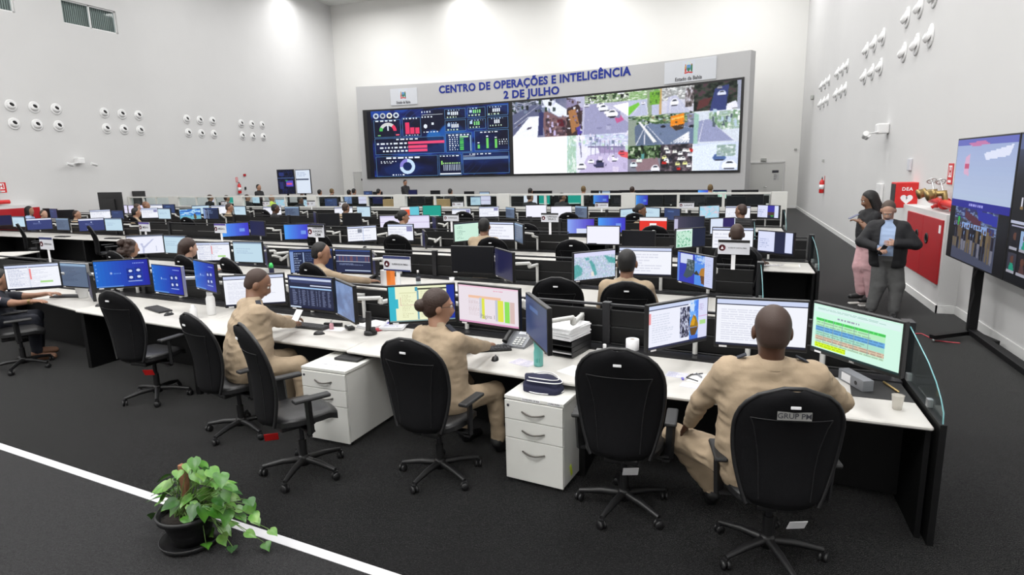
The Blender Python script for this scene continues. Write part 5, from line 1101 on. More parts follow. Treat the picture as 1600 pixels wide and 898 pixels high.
# ------------------------------------------------------------------ things on and under the front desks
DZ = .7502
mat('handle_dark', (.11, .10, .09), .4, metal=.6)
mat('teal_plastic', (.05, .42, .38), .35); mat('teal_clear', (.16, .50, .46), .3); mat('bottle_pink', (.85, .45, .52), .4); mat('key_grey', (.045, .045, .05), .5); mat('phone_grey', (.22, .23, .25), .4); mat('bag_navy', (.012, .014, .045), .8, bump=.3, scale=200); mat('purple_print', (.16, .14, .55), .6); mat('yellow_green', (.65, .8, .05), .6); mat('red_plastic', (.45, .03, .05), .4); mat('cup_clear', (.75, .72, .66), .25, alpha=.55); mat('card_violet', (.60, .60, .74), .7); mat('label_grey', (.55, .56, .55), .5)
def keyboard(x, y, rz, lab, z=DZ, s=1.):
    t = thing('keyboard', lab, 'keyboard', (x, y, z), rz)
    MB().box((0, 0, .010*s), (.44*s, .15*s, .018), 'black_plastic', bev=.005).build('case', t)
    k = MB()
    for r in range(5):
        n = 15 if r else 14
        for c in range(n): k.box((-.205*s+c*.0275*s+.013, .055*s-r*.0262*s, .0215), (.0225*s, .021*s, .006), 'key_grey')
    k.build('keys', t); return t
def mouse(x, y, rz, lab, z=DZ):
    t = thing('computer_mouse', lab, 'mouse', (x, y, z), rz); b = MB(); vs = []
    for i in range(7):
        for j in range(12):
            a = j/12*2*PI; f = math.cos(i/6*PI/2); vs.append((.031*f*math.cos(a)*(1-.1*math.sin(a)), .056*f*math.sin(a), .034*math.sin(i/6*PI/2)*(1-.12*math.sin(a))))
    b.add(vs, [(i*12+j, i*12+(j+1) % 12, (i+1)*12+(j+1) % 12, (i+1)*12+j) for i in range(6) for j in range(12)], 'black_plastic', True); b.build('shell', t)
    MB().lathe([(0, -.004), (.006, -.004), (.006, .004), (0, .004)], 'phone_grey', (0, .032, .030), 8, Matrix.Rotation(PI/2, 3, 'Y')).build('scroll_wheel', t)
keyboard(-8.33, 5.50, .25, 'black keyboard by the white mug in front of the far left man')
keyboard(-6.36, 5.19, -.35, 'black keyboard alone under the tilted blue screen'); mouse(-6.0, 5.02, -.3, 'black mouse beside the keyboard under the tilted blue screen')
keyboard(-4.02, 4.98, -.1, 'black keyboard behind the leaning officer with a phone'); mouse(-3.76, 4.77, -1.1, 'black mouse right of the leaning officer')
keyboard(-1.98, 4.72, .45, 'black keyboard under the hand of the woman with the bun'); mouse(-1.80, 4.48, .2, 'black mouse by the coiled cord of the desk phone')
keyboard(.25, 4.45, .0, 'black keyboard in front of the heavy officer')
mouse(-7.30, 5.17, -1.0, 'black mouse under the hand of the far left man')
for x, y, rz, lab in [(-9.0, 7.35, .1, 'black keyboard of the curly haired woman'), (-6.7, 7.35, .0, 'black keyboard in second row left of the reaching officer'), (-1.18, 6.72, 0, 'black keyboard beside the elbow of the officer seen from behind'),
                      (-8.15, 10.62, 0, 'black keyboard below the blue desktop screen, third row'), (-15.1, 11.3, 0, 'black keyboard on the far left third row desk'), (-17.2, 11.45, 0, 'black keyboard at the left end of the third row')]: keyboard(x, y, rz, lab)
q = at(676, 386, .76); mouse(q.x, q.y, 0, 'round black mouse on the third row desk'); q = at(570, 386, .76); mouse(q.x, q.y, 0, 'black mouse below the two white windows, third row')
# white mug with a handle, white bottle, small bottles
t = thing('mug', 'tall white plastic mug with an angular handle, front row', 'mug', (at(131, 465, .75).x, at(131, 465, .75).y, DZ))
MB().lathe([(0, 0), (.05, 0), (.055, .01), (.068, .22), (.065, .225), (.060, .21), (.048, .02), (0, .02)], 'white_plastic', n=24).build('cup', t)
MB().tube([(-.06, 0, .19), (-.125, 0, .18), (-.125, 0, .06), (-.055, 0, .055)], .011, 'white_plastic', 8).build('handle', t)
t = thing('bottle', 'tall white bottle with a narrow cap beside the leaning officer', 'bottle', (-5.52, 5.17, DZ))
MB().lathe([(0, 0), (.045, 0), (.048, .01), (.048, .19), (.036, .215), (.032, .22)], 'white_plastic', n=20).build('body', t); MB().lathe([(.033, .22), (.033, .265), (0, .27)], 'white_plastic', n=20).build('cap', t)
t = thing('bottle', 'short white bottle in front of the tall white one', 'bottle', (-5.58, 4.98, DZ))
MB().lathe([(0, 0), (.035, 0), (.038, .01), (.038, .11), (.02, .13), (.02, .15), (0, .155)], 'white_plastic', n=18).build('body', t)
t = thing('sports_bottle', 'teal sports bottle with coloured pictures beside the desk phone', 'bottle', (-1.41, 4.43, DZ))
MB().lathe([(0, 0), (.035, 0), (.038, .01), (.038, .11), (.032, .145), (.036, .175), (.032, .19)], 'teal_clear', n=24).build('body', t)
MB().lathe([(.033, .185), (.038, .195), (.038, .23), (.036, .245), (.026, .26), (0, .262)], 'teal_plastic', n=24).tube([(-.028, 0, .25), (0, 0, .275), (.03, 0, .25)], .008, 'teal_plastic').build('lid', t)
cv = Cv(24, 10, (.25, .62, .58)); cv.rect(0, 0, 1, .3, (.85, .55, .25)); cv.rect(.1, .45, .35, 1, (.75, .15, .2)); cv.rect(.4, .3, .62, .8, (.12, .14, .2)); cv.rect(.65, .5, .9, 1, (.7, .2, .25)); cv.rect(.62, .2, .72, .5, (.9, .8, .3))
canvas_mesh('picture_wrap', cv, lambda u, v: (.0387*math.sin(u*2*PI), -.0387*math.cos(u*2*PI), .035+.06*v), 'print', t)
# desk phone with coiled cord
t = thing('desk_phone', 'grey and black desk phone with coiled cord right of the woman', 'telephone', (-1.76, 4.93, DZ), -.12)
b = MB(); b.add([(-.11, -.10, 0), (.11, -.10, 0), (.11, .10, 0), (-.11, .10, 0), (-.11, -.10, .02), (.11, -.10, .02), (.11, .10, .10), (-.11, .10, .10)], [(0, 3, 2, 1), (4, 5, 6, 7), (0, 1, 5, 4), (1, 2, 6, 5), (2, 3, 7, 6), (3, 0, 4, 7)], 'phone_grey'); b.build('base', t)
sl = math.atan2(.08, .2); T_ = lambda x, y, z=0: (x, y, .02+(y+.1)*.4+z)
MB().tube([T_(-.075, -.105, .035), T_(-.075, -.07, .045), T_(-.075, .06, .045), T_(-.075, .10, .035)], [.026, .022, .022, .028], 'black_plastic', 12).build('handset', t)
b = MB()
for i in range(3):
    for j in range(4): b.box(T_(.0+i*.034, -.078+j*.027, .004), (.024, .018, .008), 'label_grey', rx=sl)
b.build('buttons', t); MB().box(T_(.035, .07, .003), (.10, .035, .006), 'sign_board', rx=sl).build('display', t)
cp = []; 
for i in range(90):
    u = i/89; cx = -.10+.0*u; a = u*PI*1.9; px_, py_ = -.10+.09*math.cos(a+PI/2)-.05*u, -.17+.055*math.sin(a+PI/2); cp.append((px_+.008*math.cos(i*1.4), py_+.008*math.sin(i*1.4), .012+.006*math.sin(i*1.4)))
MB().tube(cp, .004, 'black_plastic', 5).build('coiled_cord', t)
# cordless phone standing in its cradle
t = thing('cordless_phone', 'black cordless phone upright in a round cradle, front row', 'telephone', (-3.26, 4.90, DZ))
MB().lathe([(0, 0), (.062, 0), (.065, .012), (.058, .035), (0, .04)], 'black_plastic', n=20).build('cradle', t); MB().box((-.015, 0, .125), (.052, .035, .20), 'soft_black', rx=-.12, bev=.008).build('handset', t)
MB().lathe([(0, 0), (.022, 0), (.022, .05), (0, .05)], 'soft_black', (.045, -.02, .03), 12).build('charger_cup', t)
# papers and folders by the cordless phone
def papers(x, y, rz, w_, d, lab, z=DZ, n=1, m='paper', print_=None, name='paper_sheet', cat='paper', h=.0008):
    t = thing(name, lab, cat, (x, y, z), rz); b = MB()
    for i in range(n): b.box((random.uniform(-1, 1)*.006*(n > 1), random.uniform(-1, 1)*.006*(n > 1), h*(i+.5)), (w_, d, h*.9), m, rz=random.uniform(-.05, .05)*(n > 1))
    b.build('sheets', t)
    if print_: canvas_mesh('printing', print_, lambda u, v: ((u-.5)*w_*.96, (v-.5)*d*.96, h*n+.0006), 'print', t)
    return t
cv = Cv(16, 20, (.86, .86, .88)); cv.rect(.1, .25, .9, .5, (.35, .33, .72)); cv.lines(.1, .6, .9, .9, 4, (.6, .6, .7))
papers(-3.18, 5.22, .3, .24, .32, 'open white folder with violet print behind the cordless phone', n=4, h=.008, print_=cv, name='folder', cat='folder')
papers(-3.34, 5.08, -.5, .24, .12, 'red edged booklet left of the cordless phone', n=1, h=.012, m='red_plastic', name='booklet', cat='booklet')
papers(-3.40, 5.17, -.3, .22, .25, 'loose white sheets beside the red edged booklet', n=3, h=.010, z=DZ+.001)
papers(-3.72, 4.98, .1, .20, .14, 'white card under the small pink bottle')
o = tag(MB().box((0, 0, .018), (.20, .035, .034), 'black_plastic', bev=.006).build('stapler'), 'long black stapler behind the pink bottle', 'stapler'); o.location = (-3.82, 5.08, DZ); o.rotation_euler = (0, 0, .15)
t = thing('hand_gel_bottle', 'tiny clear bottle of pink liquid, front row', 'bottle', (-3.76, 4.97, DZ+.001)); MB().lathe([(0, 0), (.022, 0), (.022, .05), (.010, .065)], 'bottle_pink', n=14).build('liquid', t); MB().lathe([(.010, .065), (.011, .095), (0, .097)], 'white_plastic', n=14).build('cap', t)
o = thing('computer_mouse', 'silver and black handset lying at the foot of the grey screen', 'handset', (-3.58, 5.02, DZ), .9); MB().box((0, 0, .018), (.07, .15, .034), 'black_plastic', bev=.012).build('shell', o); MB().box((0, .01, .036), (.045, .06, .004), 'label_grey').build('display', o); o.name = 'cordless_handset'
# paper trays with a stack of paper
t = thing('paper_tray', 'stacked black letter trays beside the teal bottle', 'letter tray', (-1.28, 4.86, DZ), -.25)
for k in range(3):
    b = MB(); z = .008+k*.045; b.box((0, 0, z), (.26, .34, .006), 'black_plastic')
    for s in (-1, 1): b.box((s*.13, 0, z+.02), (.006, .34, .04), 'black_plastic')
    b.box((0, .17, z+.02), (.26, .006, .04), 'black_plastic'); b.build('tray', t)
MB().box((0, -.01, .035), (.24, .30, .012), 'paper').build('tray_papers', t)
s_ = papers(-1.28, 4.86, -.30, .25, .33, 'thick pile of loose white papers on top of the black trays', z=DZ+.145, n=9, h=.011, name='paper_stack', cat='paper')
cv = Cv(30, 20, (.78, .76, .80)); cv.lines(.03, .05, .45, .95, 9, (.6, .6, .68)); cv.lines(.5, .05, .97, .95, 9, (.6, .6, .68))
papers(-1.55, 4.47, -.35, .20, .14, 'printed lilac sheet left of the teal bottle', m='card_violet', print_=cv)
papers(-1.10, 4.38, -.45, .21, .20, 'blank white sheet right of the teal bottle')
t = thing('toilet_roll', 'white paper roll standing between chair and left tilted screen', 'paper roll', (-.76, 5.02, DZ)); MB().lathe([(.021, 0), (.054, 0), (.056, .004), (.056, .102), (.053, .105), (.022, .105), (.020, .1), (.021, 0)], 'paper', n=26).build('roll', t); MB().lathe([(.0205, .003), (.0205, .100)], 'cardboard', n=20).build('core', t)
papers(-.92, 4.93, .1, .26, .16, 'crumpled clear wrapper behind the empty chair', n=2, h=.006, m='label_grey', name='wrapper', cat='wrapper')
o = tag(MB().lathe([(0, 0), (.014, 0), (.016, .05), (.012, .056), (0, .058)], 'white_plastic', n=14).build('glue_stick'), 'small white stick bottle left of the paper roll', 'bottle'); o.location = (-.98, 4.93, DZ+.012)
cv = Cv(24, 20, (.80, .80, .85)); cv.lines(.05, .05, .95, .95, 8, (.55, .55, .68))
papers(-.35, 4.50, -.15, .15, .12, 'printed card left of the folded spectacles', m='card_violet', print_=cv); papers(-.17, 4.46, -.25, .16, .19, 'notepad sheet under the folded spectacles', n=2, h=.003); papers(-.24, 4.30, -.2, .13, .09, 'small lilac note nearer the desk edge', m='card_violet')
t = thing('spectacles', 'dark folded spectacles on the notepad', 'spectacles', (-.26, 4.47, DZ+.004), -.4); MB().tube([(0, -.04, .006), (.0, .06, .006)], .004, 'soft_black', 6).tube([(0, -.04, .006), (.10, -.06, .006)], .004, 'soft_black', 6).tube([(0, .02, .01), (.06, .10, .012)], .0045, 'soft_black', 6).tube([(.02, .08, .01), (.09, .02, .012)], .006, 'phone_grey', 6).build('frame', t)
o = tag(MB().box((0, 0, .006), (.016, .04, .01), 'purple_print', bev=.003).build('eraser'), 'tiny violet stick beside the spectacles', 'stick'); o.location = (-.30, 4.41, DZ); o.rotation_euler = (0, 0, .2)
# lever file, desk mat, cups at the right end
t = thing('lever_file', 'grey lever arch file on edge beside the black desk mat', 'folder', (.85, 4.62, DZ), .42); MB().box((0, 0, .040), (.075, .28, .078), 'phone_grey', bev=.003).build('spine', t); MB().box((-.0385, .05, .04), (.002, .10, .055), 'paper').lathe([(0, 0), (.014, 0), (.014, .002), (.007, .002)], 'black_plastic', (-.0385, -.06, .04), 14, Matrix.Rotation(-PI/2, 3, 'Y')).build('spine_label', t, 'white spine label and finger hole')
o = tag(MB().prism([(-.16, -.22), (.20, -.24), (.20, .28), (-.10, .28)], 0, .003, 'soft_black').build('desk_mat'), 'glossy black sheet under the green spreadsheet screen', 'desk mat'); o.location = (.95, 4.60, DZ)
t = thing('plastic_cup', 'clear plastic cup at the right end of the front desk', 'cup', (1.02, 4.22, DZ)); MB().lathe([(.026, 0), (.036, .09), (.038, .092), (.034, .088), (.025, .004), (0, .004)], 'cup_clear', n=22).build('cup', t)
o = tag(MB().tube([(0, 0, .012), (.0, .0, .013), (-.05, .18, .013)], .008, 'brass', 8).build('pencil'), 'brown pen lying by the end post', 'pen'); o.location = (1.09, 4.52, DZ)
# second row things
t = thing('water_bottle', 'small clear water bottle on the second row desk', 'bottle', (-4.05, 7.33, DZ)); MB().lathe([(0, 0), (.032, 0), (.033, .01), (.033, .13), (.012, .175)], 'bottle_clear', n=18).build('body', t); MB().lathe([(.014, .17), (.014, .20), (0, .20)], 'white_plastic', n=12).build('cap', t); MB().lathe([(.0335, .05), (.0335, .11)], 'dark_ink', n=18).build('paper_label', t)
t = thing('plastic_cup', 'white plastic cup left of the black screen, second row', 'cup', (-3.62, 7.5, DZ)); MB().lathe([(.026, 0), (.038, .085), (.036, .085), (.025, .003), (0, .003)], 'white_plastic', n=18).build('cup', t)
t = thing('box_file', 'white and orange box file beside the supervisor sign', 'folder', (-4.42, 7.16, DZ), -.3); MB().box((-.04, 0, .11), (.12, .10, .22), 'paper', bev=.002).build('white_folder', t); MB().box((.055, 0, .115), (.07, .09, .22), 'orange', bev=.002, rz=.1).build('orange_folder', t)
t = thing('desk_phone', 'black desk phone under the supervisor sign', 'telephone', (-4.72, 7.35, DZ), .1); MB().box((0, 0, .03), (.18, .18, .05), 'black_plastic', rx=.25, bev=.01).build('base', t); MB().tube([(-.06, -.08, .075), (-.06, .09, .09)], .02, 'soft_black', 10).build('handset', t)
papers(-3.05, 7.42, -.1, .5, .12, 'pale strip of paper under the black screen, second row')
cv = Cv(40, 12, (.84, .83, .80)); cv.lines(.2, .3, .8, .9, 4, (.55, .55, .62)); papers(.62, 9.98, -.05, .7, .30, 'printed sheet on the aisle end of the third row', print_=cv)
cv = Cv(40, 12, (.80, .79, .76)); cv.lines(.2, .2, .8, .9, 5, (.5, .5, .52)); papers(-3.35, 10.25, -.05, .45, .24, 'faded printed sheet on third row left of the empty chair', print_=cv)
t = thing('drink_bottle', 'blue bottle with bright green cap beside the pale blue screen', 'bottle', (-6.52, 7.30, DZ)); MB().lathe([(0, 0), (.035, 0), (.037, .01), (.037, .15), (.03, .165)], 'bag_navy', n=16).build('body', t); MB().lathe([(.032, .16), (.032, .2), (.018, .235), (0, .237)], 'green_cap', n=16).build('cap', t) if mat('green_cap', (.05, .55, .12), .4) else 0
# drawer pedestals
def pedestal(x, y, rz, lab, labels):
    t = thing('drawer_pedestal', lab, 'drawer pedestal', (x, y, 0), rz); W_, D_, H_ = .47, .66, .68
    MB().box((0, D_/2, (H_-.03)/2+.03), (W_-.01, D_-.02, H_-.06), 'laminate_white').build('carcass', t)
    MB().box((0, D_/2-.005, H_-.0125), (W_, D_, .025), 'laminate_white', bev=.003).build('top', t)
    z = H_-.03
    for i, hh in enumerate((.145, .145, .325)):
        d = MB().box((0, -.004, z-hh/2), (W_-.012, .018, hh-.005), 'laminate_white', bev=.002).build('drawer', t)
        zc = z-(.075 if i < 2 else .09)
        MB().tube([(-.09+.18*k/8, -.014-.022*math.sin(PI*k/8), zc-.014*math.sin(PI*k/8)+.0) for k in range(9)], .006, 'handle_dark', 8).build('handle', d)
        z -= hh
    MB().lathe([(0, 0), (.010, 0), (.010, .004), (0, .004)], 'dark_ink', (-W_/2+.035, -.013, H_-.07), 12, Matrix.Rotation(PI/2, 3, 'X')).build('lock', t)
    for k, (cx, cy) in enumerate(((-.19, .05), (.19, .05), (-.19, .58), (.19, .58))): MB().lathe([(0, -.015), (.02, -.015), (.02, .015), (0, .015)], 'black_plastic', (cx, cy, .02), 12, Matrix.Rotation(PI/2, 3, 'Y')).build('caster', t)
    for (cx, cw, hgt, txt, front) in labels:
        if front: l = MB().box((cx, -.0062, H_-.0125), (cw, .0015, .022), 'paper').build('label', t)
        else: l = MB().box((cx, .10, H_+.0008), (cw, .055, .001), 'paper').build('label', t)
        tm = text_mesh(txt, 1, 'dark_ink', .0002, .01); xs_ = [v[0] for v in tm.v]; k = cw*.92/(max(xs_)-min(xs_)); kz = k if not front else .019
        tm.v = [(cx+v[0]*k, -.0075-v[2], H_-.0125+v[1]*kz) if front else (cx+v[0]*k, .10+v[1]*k*1.4, H_+.0018+v[2]) for v in tm.v]; tm.build('lettering', l)
    return t
p1 = pedestal(-1.285, 3.905, -.14, 'white three-drawer pedestal between the woman and the empty chair', [(-.02, .15, .02, 'OUVIDORIA DE BSA', True), (.16, .10, .02, 'LUCIANA PEREIRA', True)])
MB().box((.236, .12, .13), (.002, .03, .09), 'yellow_green', rx=.3).build('sticker', p1, 'yellow green sticker strip')
p2 = pedestal(-3.20, 4.07, -.06, 'white three-drawer pedestal behind the tilted armrest chair', [(-.02, .20, .02, 'COORDENADOR DE PLANTÃO', False)])
o = tag(MB().box((0, 0, .01), (.25, .28, .02), 'soft_black', bev=.004).build('black_case'), 'flat black case on the left drawer pedestal', 'case'); o.location = (-3.12, 4.43, .682); o.rotation_euler = (0, 0, -.06)
# navy lunch bag on the right pedestal
t = thing('lunch_bag', 'navy blue bag with white piping on the right drawer pedestal', 'bag', (-1.27, 4.10, .682), -.1)
b = MB(); bm = bmesh.new(); bmesh.ops.create_cube(bm, size=1); bmesh.ops.subdivide_edges(bm, edges=bm.edges[:], cuts=6, use_grid_fill=True)
def bagpt(x, y, z):
    sx = .155*(x*math.sqrt(max(0, 1-y*y*.35))); sy = .10*(y*math.sqrt(max(0, 1-x*x*.4))); h_ = .118-.022*(x+.2)**2+.006*math.sin(x*5); return (sx*(1-.08*(z > 0)), sy*(1-.18*(z > 0)), h_*(z*.5+.5)*(1-.25*(y*y) if z > 0 else 1))
for v in bm.verts: v.co = Vector(bagpt(*(v.co*2)))
b.add([v.co.copy() for v in bm.verts], [[v.index for v in f.verts] for f in bm.faces], 'bag_navy', True); bm.free(); b.build('bag_body', t)
def loop(z, g): return [(.157*g*math.cos(a)*(1-.05*abs(math.sin(2*a))), .103*g*math.sin(a), z-.018*math.cos(a)**2*(1 if z > .06 else 0)) for a in [i*PI/16 for i in range(33)]]
MB().tube(loop(.008, 1.0), .004, 'paper', 6).build('piping', t, 'white piping'); MB().tube(loop(.092, .93), .004, 'paper', 6).build('piping', t, 'white piping'); MB().tube(loop(.112, .78), .004, 'paper', 6).build('piping', t, 'white piping')
# ------------------------------------------------------------------ people: one continuous surface each
def nets(F, org, h):
    """surface nets: F sampled on a grid (negative inside) -> verts, quads"""
    s = F < 0; nx, ny, nz_ = F.shape
    c = np.zeros((nx-1, ny-1, nz_-1), int)
    for dx in (0, 1):
        for dy in (0, 1):
            for dz in (0, 1): c += s[dx:nx-1+dx, dy:ny-1+dy, dz:nz_-1+dz]
    act = (c > 0) & (c < 8); idx = -np.ones(act.shape, int); I = np.argwhere(act); idx[act] = np.arange(len(I))
    P_ = np.zeros((len(I), 3)); cnt = np.zeros(len(I)); ix, iy, iz = I.T
    for ax in range(3):
        o1, o2 = [a for a in range(3) if a != ax]
        for a in (0, 1):
            for b in (0, 1):
                d0 = np.zeros(3, int); d0[o1] = a; d0[o2] = b; d1 = d0.copy(); d1[ax] = 1
                f0 = F[ix+d0[0], iy+d0[1], iz+d0[2]]; f1 = F[ix+d1[0], iy+d1[1], iz+d1[2]]
                k = (f0 < 0) != (f1 < 0); t = np.zeros(len(I)); t[k] = f0[k]/(f0[k]-f1[k])
                P_[k] += d0+np.outer(t[k], d1-d0); cnt[k] += 1
    V = (P_/cnt[:, None]+I)*h+org
    Q = []
    for ax in range(3):
        o1, o2 = [(1, 2), (2, 0), (0, 1)][ax]
        sl0 = [slice(None)]*3; sl1 = [slice(None)]*3; sl0[ax] = slice(0, -1); sl1[ax] = slice(1, None)
        a, b = s[tuple(sl0)], s[tuple(sl1)]; E_ = np.argwhere(a != b)
        ok = (E_[:, o1] > 0) & (E_[:, o2] > 0) & (E_[:, o1] < F.shape[o1]-1) & (E_[:, o2] < F.shape[o2]-1); E_ = E_[ok]
        u = np.zeros(3, int); v = np.zeros(3, int); u[o1] = 1; v[o2] = 1
        q = np.stack([idx[tuple((E_-u-v).T)], idx[tuple((E_-v).T)], idx[tuple(E_.T)], idx[tuple((E_-u).T)]], 1)
        ins = a[tuple(E_.T)]; q[~ins] = q[~ins][:, ::-1]; Q.append(q)
    return V, np.concatenate(Q)
def sdf(prims, h, pad=.03, wob=0.):
    """prims: (kind, a, b, ra, rb, k, mat) capsule, or ('e', centre, radii, R3, _, k, mat) ellipsoid"""
    lo = np.full(3, 1e9); hi = -lo
    for p in prims:
        if p[0] == 'c': r = max(p[3], p[4]); lo = np.minimum(lo, np.minimum(p[1], p[2])-r); hi = np.maximum(hi, np.maximum(p[1], p[2])+r)
        else: r = max(p[2]); lo = np.minimum(lo, p[1]-r); hi = np.maximum(hi, p[1]+r)
    lo -= pad; hi += pad; n = np.ceil((hi-lo)/h).astype(int)+1
    F = np.full(n, 1e3, np.float32)
    ax = [lo[i]+h*np.arange(n[i]) for i in range(3)]
    for p in prims:
        k = p[5]
        if p[0] == 'c': r = max(p[3], p[4])+k+2*h; l = np.minimum(p[1], p[2])-r; u = np.maximum(p[1], p[2])+r
        else: r = max(p[2])+k+2*h; l = p[1]-r; u = p[1]+r
        i0 = np.maximum(0, ((l-lo)/h).astype(int)); i1 = np.minimum(n, ((u-lo)/h).astype(int)+2)
        X, Y, Z = np.meshgrid(ax[0][i0[0]:i1[0]], ax[1][i0[1]:i1[1]], ax[2][i0[2]:i1[2]], indexing='ij')
        d = evalp(p, X, Y, Z)
        sub = F[i0[0]:i1[0], i0[1]:i1[1], i0[2]:i1[2]]
        hh = np.clip(.5+.5*(sub-d)/k, 0, 1); sm = sub*(1-hh)+d*hh-k*hh*(1-hh)
        sm = np.where(sub > 100, d, sm); F[i0[0]:i1[0], i0[1]:i1[1], i0[2]:i1[2]] = sm
    if wob:      # soft folds of cloth: ridged value noise on a stretched lattice
        r = np.random.RandomState(len(prims)*7+3)
        for cs, am in (((.11, .11, .055), 1.7), ((.05, .05, .035), .8)):
            m_ = [int(n[i]*h/cs[i])+3 for i in range(3)]; g = r.rand(*m_)
            t_ = [ax[i]/cs[i]-lo[i]/cs[i] for i in range(3)]; i_ = [np.floor(v).astype(int) for v in t_]; f_ = [v-np.floor(v) for v in t_]; f_ = [v*v*(3-2*v) for v in f_]
            acc = 0
            for a_ in (0, 1):
                for b_ in (0, 1):
                    for c_ in (0, 1):
                        wx = (f_[0] if a_ else 1-f_[0])[:, None, None]; wy_ = (f_[1] if b_ else 1-f_[1])[None, :, None]; wz = (f_[2] if c_ else 1-f_[2])[None, None, :]
                        acc = acc+g[np.ix_(i_[0]+a_, i_[1]+b_, i_[2]+c_)]*wx*wy_*wz
            F = F+wob*am*1.6*(np.abs(acc-.5)*4-.8)
    return F, lo
def evalp(p, X, Y, Z):
    if p[0] == 'c':
        a, b = p[1], p[2]; ba = b-a; L = float(ba@ba)+1e-9
        t = np.clip(((X-a[0])*ba[0]+(Y-a[1])*ba[1]+(Z-a[2])*ba[2])/L, 0, 1)
        return np.sqrt((X-a[0]-t*ba[0])**2+(Y-a[1]-t*ba[1])**2+(Z-a[2]-t*ba[2])**2)-(p[3]+(p[4]-p[3])*t)
    c, r, R = p[1], p[2], p[3]
    dx, dy, dz = X-c[0], Y-c[1], Z-c[2]
    x = R[0][0]*dx+R[1][0]*dy+R[2][0]*dz; y = R[0][1]*dx+R[1][1]*dy+R[2][1]*dz; z = R[0][2]*dx+R[1][2]*dy+R[2][2]*dz
    k0 = np.sqrt((x/r[0])**2+(y/r[1])**2+(z/r[2])**2)+1e-6; k1 = np.sqrt((x/r[0]**2)**2+(y/r[1]**2)**2+(z/r[2]**2)**2)+1e-6
    return k0*(k0-1)/k1
def skin_obj(name, parts, parent=None):
    """parts: list of (prims, h, wobble); all end in ONE mesh, faces coloured by the nearest shape"""
    mats = []; VV = []; FF_ = []; MI = []; off = 0
    for prims, h, wob in parts:
        F, lo = sdf(prims, h, wob=wob)
        V, Q = nets(F, lo, h)
        cen = V[Q].mean(1); D = np.stack([evalp(p, cen[:, 0], cen[:, 1], cen[:, 2]) for p in prims])
        near = D.argmin(0); mi = []
        for p in prims:
            if p[6] not in mats: mats.append(p[6])
            mi.append(mats.index(p[6]))
        MI.append(np.array(mi)[near]); VV.append(V); FF_.append(Q+off); off += len(V)
    V = np.concatenate(VV); Q = np.concatenate(FF_); MI = np.concatenate(MI)
    me = bpy.data.meshes.new(name); me.from_pydata(V.tolist(), [], Q.tolist())
    for m in mats: me.materials.append(M[m])
    me.polygons.foreach_set('material_index', MI.tolist()); me.polygons.foreach_set('use_smooth', [True]*len(Q)); me.update()
    o = bpy.data.objects.new(name, me); C.objects.link(o)
    if parent is not None: o.parent = parent
    return o
V_ = lambda *a: np.array(a, float)
def cap(a, b, ra, rb, m, k=.02): return ('c', np.array(a, float), np.array(b, float), ra, rb, k, m)
def ell(c, r, m, k=.02, R=None): return ('e', np.array(c, float), np.array(r, float), np.eye(3) if R is None else R, 0, k, m)
def basis(f, up=(0, 0, 1)):
    f = np.array(f, float); f /= np.linalg.norm(f); x = np.cross(f, up); x /= np.linalg.norm(x); z = np.cross(x, f); return np.stack([x, f, z], 1)
def ik(a, c, l1, l2, hint):
    a, c = np.array(a, float), np.array(c, float); d = c-a; L = min(np.linalg.norm(d), (l1+l2)*.995); u = d/np.linalg.norm(d)
    x = (l1*l1-l2*l2+L*L)/(2*L); hgt = math.sqrt(max(l1*l1-x*x, 0)); hn = np.array(hint, float); hn -= u*(hn@u); hn /= np.linalg.norm(hn)
    return a+u*x+hn*hgt, a+u*L
mat('cloth_beige', (.36, .275, .185), .85, noise=.08, scale=9, bump=.3, bscale=25); mat('cloth_beige_dark', (.26, .20, .13), .85)
mat('cloth_black', (.010, .010, .012), .8); mat('cloth_navy', (.012, .014, .024), .8); mat('cloth_pink', (.60, .36, .38), .85, noise=.04, scale=12)
mat('cloth_grey', (.105, .105, .105), .85, noise=.06, scale=20); mat('cloth_blue', (.36, .47, .68), .7); mat('cloth_light', (.65, .65, .66), .8); mat('denim', (.05, .08, .17), .85); mat('vest_yellow', (.6, .75, .10), .7)
mat('skin_dark', (.085, .038, .022), .45); mat('skin_brown', (.21, .105, .062), .5); mat('skin_tan', (.33, .175, .11), .5); mat('skin_light', (.48, .28, .20), .5)
mat('hair_black', (.008, .007, .007), .6, bump=.4, scale=90); mat('hair_brown', (.030, .013, .008), .55, bump=.5, scale=70); mat('hair_grey', (.075, .052, .040), .7, bump=.4, scale=90); mat('hair_shaved', (.045, .024, .017), .6, bump=.2, scale=200)
mat('hair_golden', (.14, .09, .035), .7); mat('lip', (.22, .07, .06), .5); mat('eye_white', (.7, .68, .65), .3); mat('sole', (.6, .58, .55), .6)
